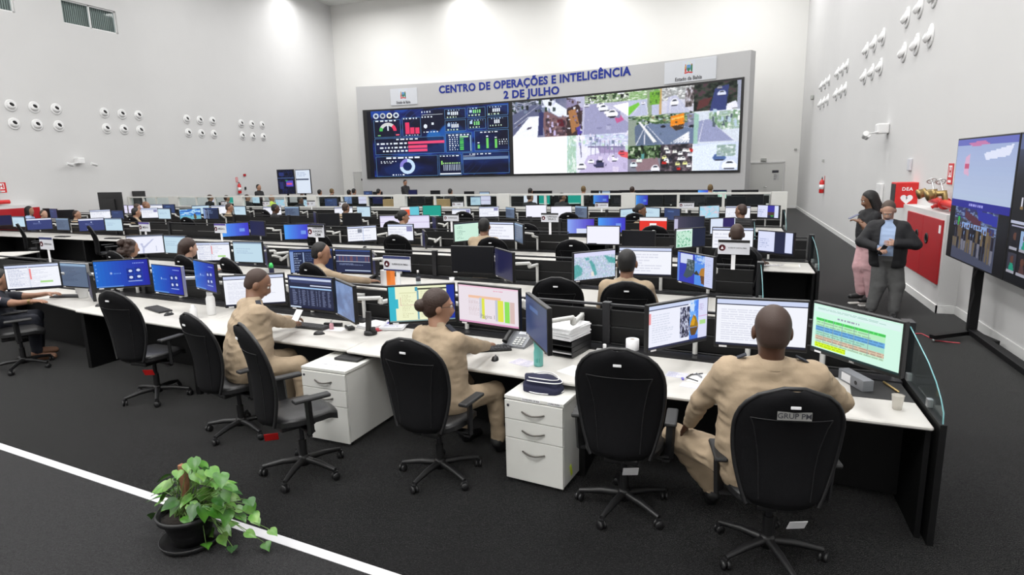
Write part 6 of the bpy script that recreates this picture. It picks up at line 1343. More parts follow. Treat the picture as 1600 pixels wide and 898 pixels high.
def head_prims(c, f, up, s, skin, neck_base, detail, beard=None):
    R = basis(f, up); T = lambda x, y, z: np.array(c)+R@np.array([x, y, z])*s
    E = lambda p, r, m, k=.02: ell(T(*p), np.array(r)*s, m, k, R)
    L = [E((0, -.012, .022), (.078, .098, .098), skin), E((0, .018, -.045), (.060, .068, .075), skin, .03), E((0, .045, -.085), (.034, .030, .026), skin, .02),
         cap(neck_base, T(0, -.025, -.06), .060*s, .054*s, skin, .03)]
    if detail:
        L += [cap(T(0, .086, .012), T(0, .099, -.024), .009*s, .014*s, skin, .014), E((0, .080, -.030), (.040, .025, .03), skin, .02),
              E((.080, -.010, -.008), (.012, .022, .033), skin, .008), E((-.080, -.010, -.008), (.012, .022, .033), skin, .008),
              E((0, .082, .032), (.052, .010, .008), skin, .016), E((0, .089, -.060), (.025, .008, .008), 'lip', .006),
              E((.030, .084, .012), (.012, .008, .007), 'eye_white', .004), E((-.030, .084, .012), (.012, .008, .007), 'eye_white', .004),
              E((.030, .091, .012), (.006, .004, .006), 'dark_ink', .002), E((-.030, .091, .012), (.006, .004, .006), 'dark_ink', .002)]
    else: L += [E((.080, -.010, -.008), (.014, .022, .033), skin, .008), E((-.080, -.010, -.008), (.014, .022, .033), skin, .008), cap(T(0, .082, .005), T(0, .096, -.026), .011*s, .014*s, skin, .014)]
    return L, R, T
def hair_obj(style, T, R, s, m, parent, h):
    E = lambda p, r, k=.015: ell(T(*p), np.array(r)*s, m, k, R)
    L = []
    if style in ('short', 'shaved', 'bun', 'pony', 'long', 'curly'):
        g = .002 if style == 'shaved' else (.003 if style == 'short' else .008)
        L += [E((0, -.026, .034), (.078+g, .092+g, .094+g)), E((0, -.050, -.012), (.070+g, .062+g, .075))]
    if style == 'balding': L += [E((0, -.055, .0), (.083, .062, .075)), E((0, -.02, .045), (.079, .088, .086))]
    if style == 'bun': L += [E((0, -.135, .005), (.046, .042, .046), .012), E((0, -.02, .035), (.085, .096, .096))]
    if style == 'long': L += [cap(T(0, -.06, .02), T(0, -.085, -.20), .085*s, .075*s, m, .03), cap(T(.055, -.02, .0), T(.06, -.03, -.24), .040*s, .035*s, m, .03), cap(T(-.055, -.02, .0), T(-.06, -.03, -.24), .040*s, .035*s, m, .03)]
    if style == 'pony': L += [E((0, -.02, .04), (.088, .098, .096)), cap(T(0, -.09, .02), T(0, -.12, -.22), .055*s, .045*s, m, .03), cap(T(0, -.12, -.2), T(0, -.12, -.33), .045*s, .03*s, m, .03)]
    if style == 'curly':
        r = np.random.RandomState(4)
        for k in range(46):
            a, b = r.uniform(0, 2*PI), r.uniform(-1, 1); q = (.10*math.cos(a)*math.sqrt(1-b*b*.6), -.055+.085*math.sin(a), -.035+.135*b)
            if q[1] < .035: L.append(E(q, (.036, .036, .036), .02))
    F, lo = sdf(L, h)
    n = F.shape; X, Y, Z = np.meshgrid(*[lo[i]+h*np.arange(n[i]) for i in range(3)], indexing='ij')
    o0 = T(0, 0, 0); dx, dy, dz = X-o0[0], Y-o0[1], Z-o0[2]; fx = (R[0, 1]*dx+R[1, 1]*dy+R[2, 1]*dz)/s; fz = (R[0, 2]*dx+R[1, 2]*dy+R[2, 2]*dz)/s; fs_ = (R[0, 0]*dx+R[1, 0]*dy+R[2, 0]*dz)/s
    # hairline: remove the face, and the nape below the line
    lim = {'long': .030, 'curly': .030, 'pony': .022, 'bun': .014, 'balding': -.02, 'shaved': .004}.get(style, .010)
    face = fx-(lim+np.clip(fz-.028, 0, 1)*1.35)
    F = np.maximum(F, face*s*.8)
    if style in ('short', 'shaved', 'balding', 'bun'): F = np.maximum(F, (-.062-fz)*s) if style != 'bun' else np.maximum(F, (-.075-fz)*s)
    V, Q = nets(F, lo, h)
    me = bpy.data.meshes.new('hair'); me.from_pydata(V.tolist(), [], Q.tolist()); me.materials.append(M[m]); me.polygons.foreach_set('use_smooth', [True]*len(Q))
    o = bpy.data.objects.new('hair', me); C.objects.link(o); o.parent = parent; return o
def hand_prims(w_, d, nrm, s, skin, side, curl=.5, spread=1.):
    """palm from the wrist w_ along d; nrm = back of the hand; side=+1 when the thumb is on the +x side"""
    d = np.array(d, float); d /= np.linalg.norm(d); n = np.array(nrm, float); n -= d*(n@d); n /= np.linalg.norm(n); x = np.cross(d, n)*side
    w_ = np.array(w_, float); L = [cap(w_-d*.03, w_+d*.02, .025*s, .026*s, skin, .012)]
    for q in (-.027, -.009, .009, .027): L.append(cap(w_+d*.018+x*q*.6*s, w_+d*.085*s+x*q*s, .017*s, .0135*s, skin, .010))
    for i, (q, l) in enumerate(((.031, .068), (.0105, .077), (-.0105, .071), (-.031, .056))):
        b = w_+d*.088*s+x*q*s; dd = d+x*q*1.5*spread; dd /= np.linalg.norm(dd); p = b
        for j, fr in enumerate((.46, .30, .24)):
            c1 = curl*(.35+.55*j); v = dd*math.cos(c1)-n*math.sin(c1); e = p+v*l*fr*s; L.append(cap(p, e, (.0092-.0008*j)*s, (.0086-.0008*j)*s, skin, .004)); p = e
    b = w_+d*.028*s+x*.026*s; e = b+(d*.60+x*.75-n*.25)*.042*s; L.append(cap(b, e, .014*s, .0115*s, skin, .010)); L.append(cap(e, e+(d*.9+x*.25-n*.35)*.034*s, .0108*s, .0088*s, skin, .005))
    return L
def person(label, pel, head, face, pose, shirt, trou, skin, hair, hairm, handL=None, handR=None, group=None, h=.014, s=1., up=None, chest=None, sleeve='long', shoes='black_leather', trunk=1., yaw=None, legs=None, elbL=None, elbR=None, handn=None, curl=(.5, .5), wob=0., hand=True, lw=1., hs=1.10, look=None):
    """pel/head: pelvis and head centres; face: azimuth of the body (degrees); look: azimuth/pitch of the head"""
    t = thing('person', label, 'person', (pel[0], pel[1], 0), group=group)
    base = V_(pel[0], pel[1], 0); pel = V_(*pel)-base; head = V_(*head)-base
    fa = math.radians(face); f = V_(math.cos(fa), math.sin(fa), 0); r = V_(math.sin(fa), -math.cos(fa), 0)
    up_ = head-pel; up_ = up_/np.linalg.norm(up_); seated = pose == 'sit'
    D = np.linalg.norm(head-pel); neck = pel+up_*(D-.168*s)-f*.02; tors = neck-pel; ch_ = pel+tors*.68-f*.012; bel = pel+tors*.34+f*.01
    k = trunk
    sw = .180*s*(.5+.5*k)
    shL, shR = neck-up_*.075-r*sw, neck-up_*.075+r*sw
    if sleeve == 'long': fs = shirt
    wst = pel+tors*.20+f*.005; ub = pel+tors*.52-f*.004; g_ = .5+.5*k
    T_ = [cap(pel-r*.07, pel+r*.07, .132*k*s, .132*k*s, trou, .05), cap(wst-r*.05*k, wst+r*.05*k, .138*k*s, .138*k*s, shirt, .07), cap(bel-r*.055*k, bel+r*.055*k, .134*k*s, .134*k*s, shirt, .08), cap(ub-r*.07*s, ub+r*.07*s, .134*s*g_, .134*s*g_, shirt, .08),
          cap(ch_-r*.10*s*g_, ch_+r*.10*s*g_, .124*s*g_, .124*s*g_, shirt, .07), cap(shL+r*.02, shR-r*.02, .072*s*g_, .072*s*g_, shirt, .06), cap(neck-up_*.045-r*.05, neck-up_*.045+r*.05, .070*s, .070*s, shirt, .05), cap(neck-up_*.03, neck+up_*.012, .078*s, .064*s, shirt, .03)]
    hips = (pel-r*.095*s, pel+r*.095*s)
    if legs is None:
        if seated: legs = [(hips[0]+f*.43*s-r*.07+V_(0, 0, -.02), hips[0]*V_(1, 1, 0)+f*.40-r*.07+V_(0, 0, .10)), (hips[1]+f*.43*s+r*.07+V_(0, 0, -.02), hips[1]*V_(1, 1, 0)+f*.42+r*.09+V_(0, 0, .10))]
        else: legs = [(pel-r*.10+V_(0, 0, -pel[2]*.48)+f*.02, V_(pel[0], pel[1], .09)-r*.11), (pel+r*.10+V_(0, 0, -pel[2]*.48)+f*.02, V_(pel[0], pel[1], .09)+r*.11)]
    else: legs = [(np.array(a, float)-base, np.array(b, float)-base) for a, b in legs]
    for i, (kn, an) in enumerate(legs):
        T_ += [cap(hips[i], kn, .102*s*(.6+.4*k), .078*s*lw, trou, .05), cap(kn, an+V_(0, 0, .05)+f*.01, .074*s*lw, .058*s*lw, trou, .03)]
        T_ += [cap(an+V_(0, 0, .01)-f*.01, an+f*.03+V_(0, 0, -.04), .050, .046, shoes, .015), cap(an+f*.03+V_(0, 0, -.042), an+f*.17+V_(0, 0, -.050), .047, .038, shoes, .02)]
    hands = []
    for i, (sh, tg, el_) in enumerate(((shL, handL, elbL), (shR, handR, elbR))):
        sd = -1 if i == 0 else 1
        if tg is None: tg = base+(hips[i]+f*.28+V_(0, 0, .10)) if seated else base+(hips[i]+r*sd*.12+V_(0, 0, -.10))
        tg = np.array(tg, float)-base
        el, wr = ik(sh, tg, .29*s, .26*s, (r*sd*.6-V_(0, 0, 1)*.8-f*.3) if el_ is None else np.array(el_, float))
        T_ += [cap(sh, el, .068*s*(.6+.4*k), .056*s, shirt, .04)]
        if sleeve == 'long': T_ += [cap(el, wr, .056*s, .041*s, shirt, .02)]
        else: T_ += [cap(sh, sh+(el-sh)*.75, .066*s*(.6+.4*k), .062*s, shirt, .02), cap(el, wr, .042*s, .027*s, skin, .02)]; T_[-3] = cap(sh, el, .056*s, .042*s, skin, .035)
        hands.append((el, wr))
    hc = head; la, lp = (face, 0) if look is None else look
    a = math.radians(la); p_ = math.radians(lp); hf = V_(math.cos(a)*math.cos(p_), math.sin(a)*math.cos(p_), math.sin(p_))
    H_, R, T = head_prims(hc, hf, (0, 0, 1), s*hs, skin, neck-up_*.01, h < .012)
    parts = []
    if h < .02: parts = [(T_, h, wob), (H_, h*.55, 0)]
    else: parts = [(T_+H_, h, 0)]
    for i, (el, wr) in enumerate(hands):
        d = wr-el; d = d/np.linalg.norm(d)
        if hand and h < .02: 
            nn = V_(0, 0, 1) if handn is None else np.array(handn[i], float)
            dd = d.copy(); 
            if handn is None: dd[2] *= .3
            parts.append((hand_prims(wr, dd, nn, s, skin, 1 if i == 0 else -1, curl[i]), .0045 if h < .012 else .007, 0))
        elif h >= .02: parts[0][0].append(cap(wr, wr+d*.13, .034, .024, skin, .02))
    b = skin_obj('body', parts, t)
    if hair: hair_obj(hair, T, R, s*hs, hairm, t, h*.6 if h < .02 else h*.8)
    return t, T, R, dict(neck=neck, r=r, f=f, up=up_, shL=shL, shR=shR, pel=pel, base=base, hands=hands, bel=bel, ch=ch_, prims=T_)
def collar(t, J, m, s=1.):
    mb = MB(); u, r, f, n = J['up'], J['r'], J['f'], J['neck']
    pts = []; ring = 18
    for z, rad in ((-.012, .078), (.030, .068), (.030, .074), (-.02, .088)):
        for i in range(ring): a = 2*PI*i/ring; pts.append(Vector(n+u*z*s+r*rad*s*math.cos(a)+f*(rad*s*math.sin(a)*1.02)-u*(.02*max(0, math.sin(a)))))
    mb.add(pts, [(j*ring+i, j*ring+(i+1) % ring, (j+1)*ring+(i+1) % ring, (j+1)*ring+i) for j in range(3) for i in range(ring)], m, True); mb.build('collar', t)
def epaulette(t, J, m='cloth_navy'):
    for k in ('shL', 'shR'):
        a = J[k]; b = J['neck']; d = b-a; d = d/np.linalg.norm(d); up = J['up']; c = a+d*.04+up*.072
        mb = MB(); mb.bar(tuple(c-d*.03), tuple(c+d*.055+up*.012), .042, .007, m); mb.build('epaulette', t)
# --- the near figures
BE = 'cloth_beige'
# officer at the right end of the front row, seen from behind
hd = atY(1206, 517, 3.52)
t, T, R, J = person('heavy officer in beige uniform seen from behind, seated in the taped chair', (.23, 3.56, .56), tuple(hd), 96, 'sit', BE, BE, 'skin_dark', 'shaved', 'hair_shaved', handL=(-.24, 3.80, .64), handR=(.58, 3.90, .79), h=.0105, trunk=1.36, s=1.03, elbL=(-1, -.2, -.25), elbR=(1, .05, -.30), legs=[((-.30, 3.92, .52), (-.06, 4.0, .10)), ((.42, 4.05, .54), (.45, 4.10, .10))], wob=.0026, curl=(.7, .6), look=(96, -3), handn=((-.3, -.3, 1), (0, 0, 1)), hs=1.14)
collar(t, J, BE, 1.1); epaulette(t, J)
# woman with the bun
hd = atY(686, 479, 4.10)
t, T, R, J = person('woman officer in beige uniform with dark hair bun and glasses', (-2.04, 3.98, .56), tuple(hd), 72, 'sit', BE, BE, 'skin_tan', 'bun', 'hair_brown', handL=(-2.14, 4.50, .83), handR=(-1.88, 4.58, .83), h=.0105, trunk=1.06, s=.98, wob=.002, look=(32, -6), elbR=(1, -.6, -.5))
collar(t, J, BE); epaulette(t, J)
g = MB()
for s in (-1, 1): g.tube([T(s*.032+.022*math.cos(a), .102, .010+.018*math.sin(a)) for a in [i*PI/6 for i in range(13)]], .0018, 'black_plastic', 5); g.tube([T(s*.054, .100, .014), T(s*.084, .02, .012), T(s*.085, -.02, .0)], .0016, 'black_plastic', 5)
g.tube([T(-.01, .104, .012), T(.01, .104, .012)], .0016, 'black_plastic', 5); g.build('glasses', t)
# officer looking down at a phone
hd = atY(404, 444, 4.42)
t, T, R, J = person('officer in beige uniform leaning forward over a phone in the front row', (-4.10, 4.14, .58), tuple(hd), 56, 'sit', BE, BE, 'skin_brown', 'shaved', 'hair_shaved', handL=(-4.18, 4.84, .86), handR=(-4.02, 4.72, .85), h=.0105, trunk=1.32, wob=.0024, look=(34, -28), curl=(.9, .9), elbR=(.9, -.2, -.6), elbL=(-.6, .1, -.8))
collar(t, J, BE); epaulette(t, J)
ph = MB().box((0, 0, 0), (.078, .010, .155), 'black_plastic', bev=.004).box((0, -.0055, 0), (.070, .001, .146), 'paper').build('smartphone'); ph.location = (-4.07, 4.85, .90); ph.rotation_euler = (-.9, .1, .2)
tag(ph, 'smartphone with a white screen held by the leaning officer', 'phone')
# man in navy at the left edge
hd = atY(4, 437, 4.98)
t, T, R, J = person('man in navy short sleeved shirt with armband flag, hand on mouse, far left', (hd.x-.05, 4.80, .56), tuple(hd), 50, 'sit', 'cloth_navy', 'cloth_navy', 'skin_tan', 'short', 'hair_black', handL=(-8.25, 5.45, .82), handR=(-7.42, 5.08, .825), h=.011, trunk=1.12, look=(45, -6), sleeve='short', wob=.0012, shoes='skin_tan')
el, wr = J['hands'][1]; sh = J['shR']; q = sh+(el-sh)*.5; r_ = J['r']; f_ = J['f']
cv = Cv(12, 9, (.85, .85, .87)); cv.rect(0, .33, 1, .5, (.75, .12, .15)); cv.rect(0, .72, 1, .88, (.75, .12, .15)); cv.rect(0, 0, .38, .55, (.12, .25, .6))
ad = (el-sh)/np.linalg.norm(el-sh); sid = np.cross(ad, V_(0, 0, 1)); sid /= np.linalg.norm(sid); nrm = np.cross(sid, ad); nrm = nrm if nrm[2] > 0 else -nrm; out = (r_*.75-V_(0, .5, 0)+V_(0, 0, .55)); out -= ad*(out@ad); out /= np.linalg.norm(out); tg_ = np.cross(out, ad)
o_ = q+out*.080
canvas_mesh('flag_patch', cv, lambda u, v: tuple(o_+ad*(.5-v)*.065-tg_*(u-.5)*.095-out*(2.2*(u-.5)**2*.02)), 'print', t)
wv = el+(wr-el)*.86; MB().tube([tuple(wv-(wr-el)*.05), tuple(wv+(wr-el)*.06)], .036, 'brass', 14, caps=False).build('wristwatch', t, 'gold wristwatch')
# --- second row
NEXT = 'officer'
def seat(label, px, py, row, off, look, face, shirt, skin, hair, hairm, hL=None, hR=None, h=.018, s=1., sleeve='long', trunk=1., lean=.12, trou=None, zmax=1.36, zmin=1.16, wob=0., **kw):
    p = atrow(px, py, ROW[row], off); z = max(zmin, min(zmax, p.z)); fa = math.radians(face)
    pel = (p.x-math.cos(fa)*lean, p.y-math.sin(fa)*lean, .56)
    f = V_(math.cos(fa), math.sin(fa)); r = V_(math.sin(fa), -math.cos(fa))
    if hL is None: q = V_(p.x, p.y)+f*.38-r*.17; hL = (*q, .80)
    if hR is None: q = V_(p.x, p.y)+f*.38+r*.17; hR = (*q, .80)
    g = 'officers in beige at the far desks' if False else None
    return person(label, pel, (p.x, p.y, z), face, 'sit', shirt, trou or shirt, skin, hair, hairm, handL=hL, handR=hR, h=h, s=s, sleeve=sleeve, trunk=trunk, look=look, wob=wob, **kw)
t, T, R, J = seat('officer in beige with short black hair seen from behind, second row', 980, 411, 'B', -.28, (92, 0), 92, BE, 'skin_brown', 'short', 'hair_black', h=.012, trunk=1.12, s=1.08, wob=.001, zmax=1.42); collar(t, J, BE)
hp = atrow(590, 437, ROW['B'], .15)
t, T, R, J = seat('officer in beige uniform in profile reaching across his desk, second row', 503, 396, 'B', -.30, (28, -12), 60, BE, 'skin_tan', 'short', 'hair_black', hR=(hp.x, hp.y, .80), h=.012, trunk=1.05, s=1.08, wob=.001, zmax=1.42, elbR=(.2, -.4, -1)); collar(t, J, BE)
seat('woman with long curly brown hair in white, second row', 205, 389, 'B', -.25, (60, -8), 70, 'cloth_light', 'skin_tan', 'curly', 'hair_brown', s=1.05, trou='denim', h=.015)
seat('woman with straight dark ponytail in black, second row', 296, 387, 'B', -.25, (68, -6), 72, 'cloth_black', 'skin_light', 'pony', 'hair_brown', s=1.05, h=.015)
# third row
t, T, R, J = seat('officer in beige seen from behind in front of the pale green screen', 757, 354, 'C', -.25, (94, -2), 94, BE, 'skin_brown', 'short', 'hair_black', trunk=1.1, s=1.08, h=.015); collar(t, J, BE)
hp = at(1196, 414, .79)
seat('man in black short sleeves behind the large sign, leaning on desk', 1151, 366, 'C', -.25, (96, -6), 92, 'cloth_black', 'skin_dark', 'shaved', 'hair_shaved', hR=(hp.x, hp.y+.1, .79), sleeve='short', trou='denim', trunk=1.15, s=1.08, h=.015)
# fourth row
seat('woman in beige with dark bun facing right, fourth row', 631, 339, 'P', -.28, (30, -4), 75, BE, 'skin_tan', 'bun', 'hair_black', s=1.12, h=.018)
seat('officer in beige with black hair at the left, fourth row', 213.5, 332, 'P', -.3, (60, -2), 65, BE, 'skin_tan', 'short', 'hair_black', s=1.05, h=.02)
seat('person in light blue with black hair by the red hose doors', 47, 329, 'P', -.2, (20, 0), 40, 'cloth_blue', 'skin_tan', 'long', 'hair_black', s=1.1, h=.02)
seat('grey haired person in profile at far left, fourth row', 69, 335, 'P', -.25, (5, 0), 40, 'cloth_grey', 'skin_light', 'short', 'hair_grey', s=1.05, h=.02)
seat('brown haired person in khaki between far left screens, fourth row', 121, 336, 'P', -.25, (20, 0), 50, BE, 'skin_tan', 'short', 'hair_brown', s=1.05, h=.02)
# fifth row
seat('man in black short sleeves reaching right, fifth row', 431, 326, 'D', -.35, (40, -5), 55, 'cloth_black', 'skin_dark', 'short', 'hair_black', sleeve='short', s=1.12, h=.018, zmax=1.42)
seat('bald officer head between two switched-off screens, fifth row', 541, 325, 'D', -.25, (80, 0), 80, BE, 'skin_brown', 'shaved', 'hair_shaved', s=1.1, h=.02)
seat('woman in khaki with gathered black hair in profile, fifth row', 1002, 329, 'D', -.3, (-10, -4), 30, BE, 'skin_brown', 'bun', 'hair_black', s=1.15, h=.018)
seat('bald man in black turned left, fifth row near the aisle', 1157, 330, 'D', -.35, (150, -2), 100, 'cloth_black', 'skin_brown', 'shaved', 'hair_shaved', s=1.15, trunk=1.12, h=.018)
seat('officer in beige leaning right at the left pillar, fifth row', 359, 325, 'D', -.3, (30, -10), 50, BE, 'skin_tan', 'shaved', 'hair_shaved', s=1.08, h=.02)
seat('bald headed person in profile, fifth row at left', 229, 321, 'D', -.25, (40, 0), 60, 'cloth_grey', 'skin_tan', 'shaved', 'skin_brown', s=1.08, h=.02, zmax=1.42)
seat('grey haired person beside the bald one, fifth row at left', 215, 323.5, 'D', -.1, (70, 0), 70, 'cloth_grey', 'skin_light', 'short', 'hair_grey', s=1.0, h=.02)
# behind the glass
for px, py, row, lab, shirt, skin, hair, hm in [(329, 309, 'E', 'grey haired person bending forward behind the left glass', 'cloth_black', 'skin_tan', 'short', 'hair_grey'), (355, 310, 'E', 'brown haired person behind the glass beside the left pillar', 'cloth_grey', 'skin_tan', 'short', 'hair_brown'), (387, 309, 'E', 'dark haired person behind the glass right of the left pillar', 'cloth_black', 'skin_tan', 'short', 'hair_brown'),
        (425, 310, 'E', 'bald person in a yellow vest behind the glass', 'vest_yellow', 'skin_tan', 'shaved', 'skin_tan'), (470, 314, 'E', 'black haired person behind the glass left of the white pillar', 'cloth_black', 'skin_dark', 'short', 'hair_black'), (829, 308, 'E', 'short haired person in front of a white screen behind glass', 'cloth_black', 'skin_tan', 'shaved', 'hair_shaved'), (879, 308, 'E', 'dark haired person between green screens behind glass', 'cloth_black', 'skin_brown', 'short', 'hair_black')]:
    seat(lab, px, py, row, -.2, (random.uniform(0, 60), 0), 80, shirt, skin, hair, hm, s=1.1, h=.024, zmax=1.4)
for px, py, lab, hm in [(472, 300, 'dark head above the partition in front of the white wall screen', 'hair_black'), (500, 300.5, 'dark haired head right of the wall screens above the partition', 'hair_black'), (519, 299, 'golden brown haired head above the partition', 'hair_golden'), (546, 301, 'black haired head above partition beside the left back door', 'hair_black'), (553.5, 299, 'taller black haired head by the left back door', 'hair_black'), (592, 299.5, 'black head under the dashboard left end', 'hair_black'), (704, 299.5, 'small dark head low over the partition, under the dashboard middle', 'hair_black'),
                       (829, 299, 'round black head above the partition, under the giant screen middle', 'hair_black'), (912, 296, 'golden brown haired head above partition near the middle', 'hair_golden'), (988, 297, 'brown haired head just over the partition', 'hair_brown'), (1110, 294, 'golden brown haired head above the partition at right', 'hair_golden')]:
    seat(lab, px, py, 'F', -.15, (80, 0), 85, 'cloth_black', 'skin_tan', 'short', hm, s=1.1, h=.026, zmax=1.5)
# two people standing far away
def standing(label, px, ptop, Y, face, look, shirt, trou, skin, hairm, s=1.):
    p = atY(px, ptop, Y); hz = p.z-.13
    return person(label, (p.x, Y, hz*.555), (p.x, Y, hz), face, 'stand', shirt, trou, skin, 'short', hairm, h=.022, look=look, handL=(p.x+.25*math.cos(math.radians(face)), Y+.25*math.sin(math.radians(face)), hz*.62), handR=(p.x+.28*math.cos(math.radians(face)), Y+.28*math.sin(math.radians(face)), hz*.62))
standing('man in black standing in profile below the giant dashboard', 633, 281, 26.6, -20, (-30, -25), 'cloth_black', 'cloth_black', 'skin_tan', 'hair_black')
standing('man in black standing in profile by the left wall extinguisher', 404, 288, 22.4, 0, (0, 0), 'cloth_black', 'cloth_black', 'skin_tan', 'hair_black')
# --- the two visitors standing in the aisle
MY = 10.13
g = lambda px, py, dy=0.: np.array(atY(px, py, MY+dy))
t, T, R, J = person('man in black blazer, blue shirt and grey trousers, looking down in aisle', tuple(g(1387, 400)), tuple(g(1388, 329, -.05)), -108, 'stand', 'cloth_blue', 'cloth_grey', 'skin_light', 'short', 'hair_grey',
    handL=tuple(g(1401, 380.5, -.22)), handR=tuple(g(1370, 387, -.26)), h=.011, look=(-104, -38), s=1.0, trunk=1.06, wob=.0012, lw=1.32, legs=[(g(1401, 446), g(1396, 488)), (g(1372, 446), g(1361, 484))], elbL=(1, .1, -.3), elbR=(-1, .1, -.5), hand=True, handn=((0, -1, .4), (0, -.6, .8)), curl=(.6, .9))
# blazer: open jacket body, sleeves and lapels as clothing
n_, r_, f_, u_ = J['neck'], J['r'], J['f'], J['up']
pb = J['pel']; jk = []
for q in J['prims']:
    if q[6] == 'cloth_blue' and not np.allclose(q[2], n_+u_*.012): jk.append((q[0], q[1], q[2], q[3]+.017, q[4]+.017, q[5], 'cloth_black'))
for s in (-1, 1):
    jk += [cap(J['bel']+r_*s*.07, pb+r_*s*.085-V_(0, 0, .07), .155, .152, 'cloth_black', .06)]
F, lo = sdf(jk, .011, wob=.0012)
nn_ = F.shape; X, Y, Z = np.meshgrid(*[lo[i]+.011*np.arange(nn_[i]) for i in range(3)], indexing='ij')
dx, dy = X-J['bel'][0], Y-J['bel'][1]; side_ = dx*r_[0]+dy*r_[1]; fwd_ = dx*f_[0]+dy*f_[1]
hz_ = Z-pb[2]; top_ = n_[2]-Z; gap = np.where(fwd_ > .02, np.minimum(np.where(hz_ > .0, .092, .092-np.clip(-hz_, 0, .2)*.15), .045+np.clip(top_, 0, .3)*.8)-np.abs(side_), -1.)   # the open front
inner = []
F = np.maximum(F, gap); F = np.maximum(F, (pb[2]-.15)-Z)
Vv, Qq = nets(F, lo, .011); me = bpy.data.meshes.new('blazer'); me.from_pydata(Vv.tolist(), [], Qq.tolist()); me.materials.append(M['cloth_black']); me.polygons.foreach_set('use_smooth', [True]*len(Qq))
o = bpy.data.objects.new('blazer', me); C.objects.link(o); o.parent = t
collar(t, J, 'cloth_blue', 1.05)
b = MB()
for s in (-1, 1): b.bar(tuple(n_+r_*s*.055+f_*.06-u_*.0), tuple(J['bel']+f_*.140+r_*s*.01), .016, .004, 'lanyard')  if mat('lanyard', (.05, .10, .38), .6) else 0
b.build('lanyard', t)
MB().box(tuple(J['bel']+f_*.150-u_*.05), (.075, .006, .105), 'paper', rz=math.radians(-112+90)).build('id_badge', t)
MB().box(tuple(J['bel']+f_*.1545-u_*.035), (.045, .002, .05), 'skin_tan', rz=math.radians(-112+90)).build('badge_photo', t)
MB().tube([tuple(pb+V_(0, 0, .085)+(r_*math.cos(a)*.152+f_*math.sin(a)*.137)) for a in [i*PI/10 for i in range(21)]], .018, 'black_leather', 6).build('belt', t)
MB().lathe([(0, 0), (.010, 0), (.008, .003)], 'chrome', tuple(J['shL']+f_*.085-u_*.05-r_*-.05), 10, Matrix.Rotation(PI/2, 3, 'X')).build('lapel_pin', t)
hd = J['hands'][1]; p = hd[1]+(hd[1]-hd[0])/np.linalg.norm(hd[1]-hd[0])*.09+J['base']
o = MB().box((0, 0, 0), (.075, .010, .15), 'black_plastic', bev=.004).build('smartphone'); o.location = tuple(p); o.rotation_euler = (.3, .4, .5); tag(o, 'black phone in the right hand of the man in the blazer', 'phone')
WY = 10.95
g = lambda px, py, dy=0.: np.array(atY(px, py, WY+dy))
t, T, R, J = person('woman in black shirt and pink trousers looking at a phone in the aisle', tuple(g(1356, 378)), tuple(g(1357, 312, 0)), 200, 'stand', 'cloth_black', 'cloth_pink', 'skin_brown', 'long', 'hair_black',
    handL=tuple(g(1343, 346, -.10)), handR=tuple(g(1344, 344, .10)), h=.011, look=(195, -22), s=.97, trunk=.98, sleeve='short', wob=.0012, lw=1.45, legs=[(g(1358, 416, -.08), g(1362, 464, -.12)), (g(1344, 416, .05), g(1346, 458, .02))], shoes='black_leather', curl=(.8, .8))
r_, f_, u_ = J['r'], J['f'], J['up']
MB().tube([tuple(J['pel']+V_(0, 0, .07)+(r_*math.cos(a)*.150+f_*math.sin(a)*.140)) for a in [i*PI/10 for i in range(21)]], .014, 'cloth_pink', 6).build('waistband', t)
bb = MB()
for a, z, q in ((.05, -.10, .03), (-.02, -.16, .035), (.10, -.15, .03)): bb.lathe([(0, 0), (q, 0), (q, .004)], 'paper', tuple(J['shL']+f_*.11+u_*z+r_*a), 14, (Vector(f_-r_*.6)).to_track_quat('Z', 'Y').to_matrix())
bb.build('badge', t, 'round white badges')
for s in (0, 1):
    a = (g(1362, 464, -.12), g(1346, 458, .02))[s]-J['base']; MB().box(tuple(a+f_*.06+V_(0, 0, -a[2]+.014)), (.085, .27, .028), 'sole', rz=math.radians(200-90), bev=.012).build('shoe_sole', t, 'white sneaker sole')
o = MB().box((0, 0, 0), (.078, .010, .155), 'navy_case', bev=.004).build('smartphone') if mat('navy_case', (.03, .04, .12), .4) else 0
o.location = tuple(g(1334, 338, 0)); o.rotation_euler = (1.1, 0, math.radians(105)); tag(o, 'dark blue phone held up by the woman in pink trousers', 'phone')
# ------------------------------------------------------------------ potted plant on the carpet
def leafmat(name, c1, c2):
    m = bpy.data.materials.new(name); m.use_nodes = True; nt = m.node_tree; b = nt.nodes['Principled BSDF']
    tc = nt.nodes.new('ShaderNodeTexCoord'); n = nt.nodes.new('ShaderNodeTexNoise'); n.inputs['Scale'].default_value = 14; r = nt.nodes.new('ShaderNodeValToRGB')
    r.color_ramp.elements[0].color = (*c1, 1); r.color_ramp.elements[1].color = (*c2, 1); r.color_ramp.elements[0].position = .35; r.color_ramp.elements[1].position = .75
    nt.links.new(tc.outputs['Object'], n.inputs[0]); nt.links.new(n.outputs[0], r.inputs[0]); nt.links.new(r.outputs[0], b.inputs['Base Color']); b.inputs['Roughness'].default_value = .35
    b.inputs['Subsurface Weight'].default_value = 0; MATS[name] = m
leafmat('leaf_bright', (.030, .13, .010), (.075, .22, .025)); leafmat('leaf_deep', (.012, .065, .007), (.032, .125, .013)); leafmat('leaf_pale', (.06, .20, .02), (.18, .32, .07))
mat('stem_green', (.12, .22, .05), .5); mat('soil', (.018, .013, .010), .95, bump=.6, scale=60); mat('stake', (.22, .10, .05), .8, noise=.2, scale=30)
pc = at(291, 852, 0); PX, PY = pc.x, pc.y+.05
t = thing('potted_plant', 'green trailing pothos in a black pot and saucer on the carpet', 'plant', (PX, PY, 0))
